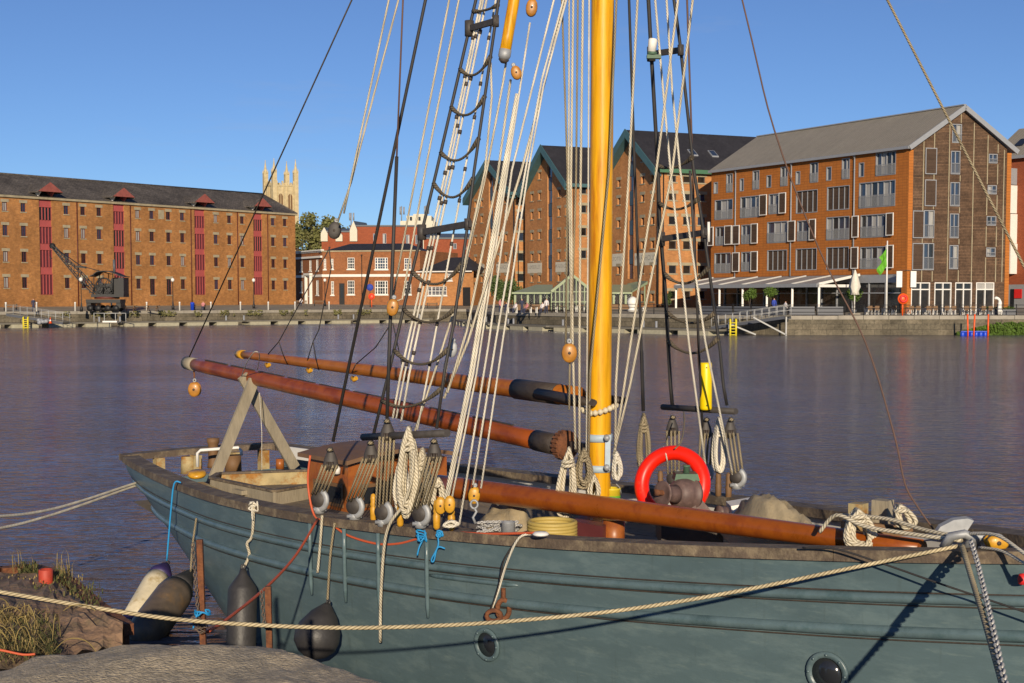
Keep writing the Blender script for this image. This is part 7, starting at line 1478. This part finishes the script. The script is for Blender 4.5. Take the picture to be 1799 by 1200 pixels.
m = MB(); p = at(-505, 985, 11.5); m.lathe([(.2, 0), (.2, .06), (.12, .12), (.11, .5), (.2, .58), (.2, .66), (0, .7)], Matrix.Translation((p.x, 11.5, 1.45)), 16); m.build('iron_bollard', 'iron_dark', label='tall iron bollard holding the stern ropes', cat='bollard')
# lines hanging over the hull side
def yh(u, v):
    """depth at which the sight line meets the near side of the hull"""
    r = ray(u, v)
    for k in range(1400):
        p = EYEV + r * ((8 + k * .01) / r.y); s, l = sl(p)
        if 0 <= s <= 14 and p.z < zr(s) + .09 and l > 0 and l < sl(side_pt(s, p.z, 1))[1] + .045: return p.y
    return on(u, v, 1.85).y
def hang(label, pts, px, mt, d=0): line('rope', label, pts, yh(*pts[0]) - .05 - d, yh(*pts[-1]) - .05 - d, px, mt, key=1)
hang('cream rope hanging down the hull from the third deadeye, end whipped', [(727, 790), (722, 850), (706, 890), (685, 920), (675, 960), (669, 1050), (668, 1128)], 6.5, 'rope_cream', .1); hang('short cream rope hanging under the first deadeye', [(566, 905), (563, 950), (558, 1006)], 5.5, 'rope_cream')
hang('grey rope holding the pear-shaped fender', [(588, 918), (580, 980), (575, 1062)], 5, 'rope_grey'); hang('knotted rope holding the upright black fender', [(446, 886), (443, 940), (434, 955), (438, 975), (427, 1000)], 6, 'rope_cream')
hang('blue cord holding the white fender', [(318, 848), (306, 850), (300, 900), (293, 985)], 3.5, 'cord_blue'); hang('thin grey cords holding the big grey fender', [(345, 910), (338, 960), (335, 1004)], 4, 'rope_grey')
hang('paired dark and cream lines hanging to the rusty shackle', [(940, 938), (912, 945), (890, 990), (875, 1040), (862, 1075)], 5, 'rope_white', .02); hang('dark line hanging beside the cream one to the shackle', [(908, 948), (885, 985), (876, 1030), (860, 1078)], 4, 'wire_dark', .03)
line('cable', 'orange-red cable looping along the rail above the hull', [(545, 800), (541, 850), (552, 905), (575, 915), (610, 940), (660, 955), (700, 955), (740, 945), (790, 936), (860, 938), (945, 936)], yh(545, 900) - .02, yh(945, 940) - .08, 4.5, 'cord_red', cat='cable'); line('cable', 'orange-red cable running from the rail down to the quay', [(558, 912), (520, 975), (470, 1030), (400, 1087), (365, 1110)], yh(558, 912) - .12, 9.4, 5, 'cord_red', cat='cable')
line('cable', 'thin dark cable sagging across the bow planking', [(1410, 962), (1470, 965), (1550, 990), (1650, 1025), (1740, 1055), (1800, 1075), (1860, 1095)], yh(1410, 990) - .12, 8.9, 4, 'wire_dark', cat='cable')
def knot(label, u, v, px, mt, seed, tail):
    rg = random.Random(seed); Y = yh(u, v) - .06; k = Y / F; c = at(u, v, Y); m = MB(); P = [c + Vector((rg.uniform(-1, 1), rg.uniform(-.6, .6), rg.uniform(-1, 1))) * (px * k * .5) for _ in range(16)] + [c + Vector((x * k, -.01, -z * k)) for x, z in tail]; m.tube(smooth(P, 4), 3.2 * k / 2, 6); m.build('cord_knot', mt, label=label, cat='cord')
knot('bright blue cord knotted round the last chain plate', 741, 940, 22, 'cord_blue', 1, [(-4, 20), (-8, 36)]); knot('bright blue cord loop hanging off the rail beside the cable', 772, 938, 12, 'cord_blue', 2, [(-2, 20), (-14, 45), (-10, 48), (-3, 24), (10, 26)]); knot('cream rope knot on the rail above the upright fender', 446, 890, 20, 'rope_white', 3, [(-3, 14), (-2, 24)])
m = MB(); c = on(950, 938, 1.62); m.lathe([(0, -.012), (.06, -.012), (.07, 0), (.05, .016), (0, .02)], Matrix.Translation(c), 12); m.build('plastic_tub', 'white_paint', label='small white plastic lid lying on the rail', cat='lid')
# fenders
def fender(label, pts, Y, prof, mts, cut=None, flat=1):
    a, b = at(*pts[0], Y[0]), at(*pts[1], Y[1]); d = b - a; L_ = d.length; k = a.y / F; M = Matrix.Translation(a) @ d.to_track_quat('Z', 'Y').to_matrix().to_4x4(); root = empty('fender', a, label, 'fender', 'fenders hanging along the hull')
    segs = mts if isinstance(mts, list) else [(mts, prof)]
    for nm, mt, p in segs: m = MB(); m.lathe([(r * k, z * L_) for r, z in p], M, 22); m.build(nm, mt, root)
    m = MB(); m.tube([M @ Vector((3.5 * k * math.cos(t), 0, -.02 * L_ + 3.5 * k * math.sin(t))) for t in [i * .6 for i in range(11)]], .01, 6, closed=True); m.build('eye', 'rubber_black', root)
fender('white fender with navy ends hanging over the stern quarter', [(293, 991), (218, 1122)], (16.9, 15.9), None, [('end_cap', 'fender_navy', [(4, 0), (9, .03), (21, .14), (22, .2)]), ('body', 'fender_white', [(22, .2), (23, .3), (23, .6), (22.5, .8)]), ('end_cap', 'fender_navy', [(22.5, .8), (22, .86)]), ('tip', 'fender_white', [(22, .86), (21, .93), (9, 1.03), (0, 1.04)])])
fender('fat grey fender with tapered head beside the white one', [(337, 1003), (248, 1122)], (16.4, 15.2), None, [('head', 'rubber_black', [(4, 0), (9, .05), (20, .2), (29, .3)]), ('body', 'rubber_grey', [(29, .3), (32, .4), (32, .85), (27, .97), (12, 1.03), (0, 1.04)])])
fender('upright black cylindrical fender with pinched top', [(427, 999), (423, 1160)], (14.55, 14.3), None, [('body', 'rubber_black', [(5, 0), (8, .06), (24, .2), (26, .24), (26, .85), (22, .95), (8, 1.0), (0, 1.0)])])
fender('pear-shaped black fender hanging lowest on the hull', [(576, 1060), (545, 1156)], (13.2, 13.0), None, [('body', 'rubber_black', [(5, 0), (10, .05), (24, .2), (38, .45), (41, .62), (38, .78), (25, .93), (10, 1.0), (0, 1.01)])])
# ================================================================== near quay
mat('quay_slab', (.46, .375, .25), .95, var=.45, vscale=22, bump=1.0, bscale=60, c2=(.34, .285, .20), cover=.45, cscale=2.6)
mat('soil', (.25, .155, .095), .95, var=.45, vscale=6, bump=.8, bscale=25, c2=(.17, .12, .07), cover=.5, cscale=8)
mat('grass_dry', (.27, .20, .07), .85, var=.5, vscale=8); mat('grass_green', (.075, .085, .022), .85, var=.5, vscale=8, c2=(.11, .075, .035), cover=.5, cscale=10)
BQ = [(-400, 1180), (-150, 1172), (0, 1161), (63, 1140), (130, 1134), (205, 1116), (300, 1111), (400, 1112), (480, 1117), (540, 1134), (600, 1150), (660, 1166), (710, 1190), (760, 1215), (900, 1275), (1200, 1350), (1800, 1390), (2600, 1420)]
far = smooth([atz(u, v, 2.0) for u, v in BQ], 14); m = MB(); near = [Vector((p.x * .25, 1.2 - abs(p.x) * .02, 2.0)) for p in far]; N = len(far); K = 40
from mathutils import noise
rgn = random.Random(14); rowsq = []
for j in range(K + 1):
    t = j / K; rowsq.append([f.lerp(n_, t ** 1.3) + Vector((0, 0, (-.05 * (1 - min(1, t * 7)) ** 2) + (.05 * noise.fractal(Vector((f.lerp(n_, t ** 1.3).x * 1.3, f.lerp(n_, t ** 1.3).y * 1.3, 1)), 1, 2, 5)) - .02 * (j == 0))) for f, n_ in zip(far, near)])
prev = None
for a, b in zip(rowsq, rowsq[1:]):
    for i in range(N - 1): m.face([a[i], a[i + 1], b[i + 1], b[i]], 0, smooth=True)
for i in range(N - 1):
    a, b = rowsq[0][i], rowsq[0][i + 1]; o = Vector((0, .05, 0)); a1, b1 = a + o - Vector((0, 0, .08)), b + o - Vector((0, 0, .08)); a2, b2 = Vector((a1.x, a1.y, -3)), Vector((b1.x, b1.y, -3)); m.face([a1, b1, b, a], 0); m.face([a2, b2, b1, a1], 0)
m.build('near_quay', 'quay_slab', kind='structure')
# overgrown jetty corner at the left
JP = [(-900, 1010), (-300, 1012), (0, 1009), (50, 1004), (96, 1016), (125, 1036), (160, 1068), (218, 1112), (215, 1135), (120, 1150), (0, 1175), (-300, 1195), (-900, 1200)]
jt = empty('old_jetty', atz(60, 1060, 1.72), 'overgrown jetty corner of dark soil edged with rusty steel beside the stone quay', 'jetty')
J = [atz(u, v, 1.72) for u, v in JP]; m = MB(); ctr = [(atz(40, 1080, 1.8)), ]
N2 = 40; front = [J[i] for i in range(8)]; backq = [J[12], J[11], J[10], J[9], J[8]]
fr_ = smooth(front, 5); bk_ = smooth(backq, 9); n = len(fr_); bk2 = [bk_[int(i * (len(bk_) - 1) / (n - 1))] for i in range(n)]; rg = random.Random(3); R_ = []
for j in range(13):
    t = j / 12; R_.append([a.lerp(b, t) + Vector((0, 0, .10 * math.sin(math.pi * t) + rg.uniform(-.018, .018))) for a, b in zip(fr_, bk2)])
for a, b in zip(R_, R_[1:]):
    for i in range(n - 1): m.face([a[i], a[i + 1], b[i + 1], b[i]], 0)
for i in range(n - 1): a, b = R_[0][i], R_[0][i + 1]; m.face([Vector((a.x, a.y, -3)), Vector((b.x, b.y, -3)), b, a], 0)
m.build('soil_top', 'soil', jt)
for i in range(len(front) - 1):
    a, b = front[i] + Vector((0, .03, .01)), front[i + 1] + Vector((0, .03, .01)); m = MB(); m.bar(a, b, .1, .07); m.bar(a - Vector((0, -.03, .4)), b - Vector((0, -.03, .4)), .03, .8); m.build('steel_edge', 'rust', jt)
c = atz(81, 1030, 1.74); t_ = at(81, 1000, c.y); m = MB(); m.lathe([(.048, -.05), (.048, t_.z - c.z - .005), (.043, t_.z - c.z), (.038, t_.z - c.z), (.038, t_.z - c.z - .05), (0, t_.z - c.z - .05)], Matrix.Translation(c), 16); m.build('pipe_stub', 'cord_red' if 0 else mat('pipe_red', (.42, .05, .025), .6, var=.3, vscale=15), label='short red pipe standing on the overgrown jetty', cat='pipe')
def blades(name, label, regions, mt, seed, n, h, w, curve=.5):
    rg = random.Random(seed); m = MB()
    for _ in range(n):
        (u0, v0, u1, v1) = rg.choice(regions); p = atz(rg.uniform(u0, u1), rg.uniform(v0, v1), 1.75); p.z = 1.74 + rg.uniform(-.02, .06); a = rg.random() * 6.283; hh = h * rg.uniform(.35, 1.2); d = Vector((math.cos(a), math.sin(a), 0)); sd = Vector((-d.y, d.x, 0)) * (w * rg.uniform(.6, 1.2)); c_ = curve * rg.uniform(.3, 1.5); q = [p, p + d * (hh * .25 * c_) + Vector((0, 0, hh * .55)), p + d * (hh * .75 * c_) + Vector((0, 0, hh * (.9 - .35 * c_)))]
        m.face([q[0] - sd, q[0] + sd, q[1] + sd * .8, q[1] - sd * .8]); m.face([q[1] - sd * .8, q[1] + sd * .8, q[2]])
    return m.build(name, mt, label=label, cat='grass', kind='stuff')
blades('grass', 'dry straw-coloured grass in the jetty hollow', [(-60, 1092, 95, 1160), (-60, 1085, 60, 1110)], 'grass_dry', 1, 900, .10, .003, 2.2); blades('grass', 'dark green grass among the dry blades', [(-60, 1092, 105, 1165), (0, 1090, 100, 1150)], 'grass_green', 2, 2600, .04, .0035, 1.9)
blades('weeds', 'green weeds round the red pipe', [(32, 1003, 66, 1010), (94, 1012, 124, 1032)], 'grass_green', 3, 330, .08, .004, 1.3); blades('weeds', 'straggling weeds along the rusty jetty edge', [(120, 1035, 180, 1085), (60, 1035, 160, 1070)], 'grass_green', 4, 300, .06, .005, .9); blades('weeds', 'dry stalks by the red pipe', [(20, 1003, 62, 1008), (98, 1013, 128, 1026)], 'grass_dry', 5, 60, .2, .0025, .7)
blades('weeds', 'low dry tufts scattered over the jetty soil', [(0, 1020, 150, 1110)], 'grass_dry', 6, 700, .03, .004, .9)
rg = random.Random(8)
for k in range(40):
    u, v = rg.uniform(0, 190), rg.uniform(1025, 1120)
    if u > 60 + (v - 1010) * 1.2: continue
    p = atz(u, v, 1.76); s = rg.uniform(.012, .035); m = MB(); m.lathe([(0, -.6 * s), (s * .9, -.3 * s), (s, .1 * s), (.5 * s, .6 * s), (0, .7 * s)], Matrix.Translation(p) @ Matrix.Rotation(rg.random() * 3, 4, 'Z') @ Matrix.Diagonal((1.3, .9, 1, 1)), 6, smooth=False); m.build('stone', 'soil', jt)
line('cable', 'thin red cable lying in the grass at the jetty edge', [(-60, 1134), (0, 1142), (40, 1150), (62, 1149)], 6.9, 6.9, 5, 'cord_red', cat='cable')
mat('chain_rust', (.15, .11, .085), .6, metal=.4, var=.35, vscale=25)
m = MB(); rg = random.Random(31)
for _ in range(26):
    u, v = rg.uniform(-40, 95), rg.uniform(1085, 1150); p = atz(u, v, 1.76); a = rg.random() * 6.28; L_ = rg.uniform(.1, .3); d = Vector((math.cos(a), math.sin(a) * .7, 0)); h = rg.uniform(.05, .15)
    m.tube(smooth([p, p + d * L_ * .35 + Vector((0, 0, h)), p + d * L_ * .75 + Vector((0, 0, h * .9)), p + d * L_ + Vector((0, 0, .0))], 4), [.0028] * 12 + [.001], 4)
m.build('grass', 'straw' if 'straw' in MATS else mat('straw', (.27, .20, .065), .8, var=.3, vscale=8), label='long arching straw blades over the jetty grass', cat='grass', kind='stuff')
blades('moss', 'low green moss along the stone quay edge', [(250, 1110, 640, 1122)], 'grass_green', 9, 0, .02, .004) if 0 else None
# rusty posts with chain on the quay edge
def chain_post(u0, v0, u1, v1, Y, label, top):
    a, b = at(u1, v1, Y), at(u0, v0, Y); root = empty('chain_post', (a.x, Y, a.z), label, 'post', 'rusty chain posts on the quay edge'); m = MB(); w = .019
    m.hexa([a + Vector((-w, -w, -.5)), a + Vector((w, -w, -.5)), a + Vector((w, w, -.5)), a + Vector((-w, w, -.5)), b + Vector((-w, -w, 0)), b + Vector((w, -w, 0)), b + Vector((w, w, 0)), b + Vector((-w, w, 0))]); m.build('post', 'rust', root)
    P = [b + Vector((-.035, -.045, -.03)).lerp(Vector((0, 0, 0)), 0), b.lerp(a, .5) + Vector((-.03, -.05, 0)), a + Vector((-.02, -.055, .05))]; chain_path(smooth(P, 8), .034, .0042, 'chain_rust', 'chain', root)
    return root
r1 = chain_post(351, 948, 359, 1108, 9.25, 'tall rusty post wound with chain and blue cord', 0); r2 = chain_post(471, 1030, 475, 1120, 9.15, 'shorter rusty post with chain hanging beside it', 0)
c = at(356, 1076, 9.2); rg = random.Random(21); m = MB(); m.tube(smooth([c + Vector((.05 * math.cos(t), .05 * math.sin(t) - .0, rg.uniform(-.02, .02))) for t in [i * .8 for i in range(22)]] + [c + Vector((-.04, -.06, -.04)), c + Vector((-.05, -.06, -.1))], 3), .006, 6); m.build('cord_knot', 'cord_blue', label='bright blue cord wound round the tall rusty post', cat='cord')
P = [at(350, 1085, 9.16) + Vector((rg.uniform(-.03, .05), -.03, -i * .012)) for i in range(9)]; chain_path(smooth(P, 4), .034, .0042, 'chain_rust', 'chain_heap', label='bunched chain at the foot of the tall rusty post', cat='chain')
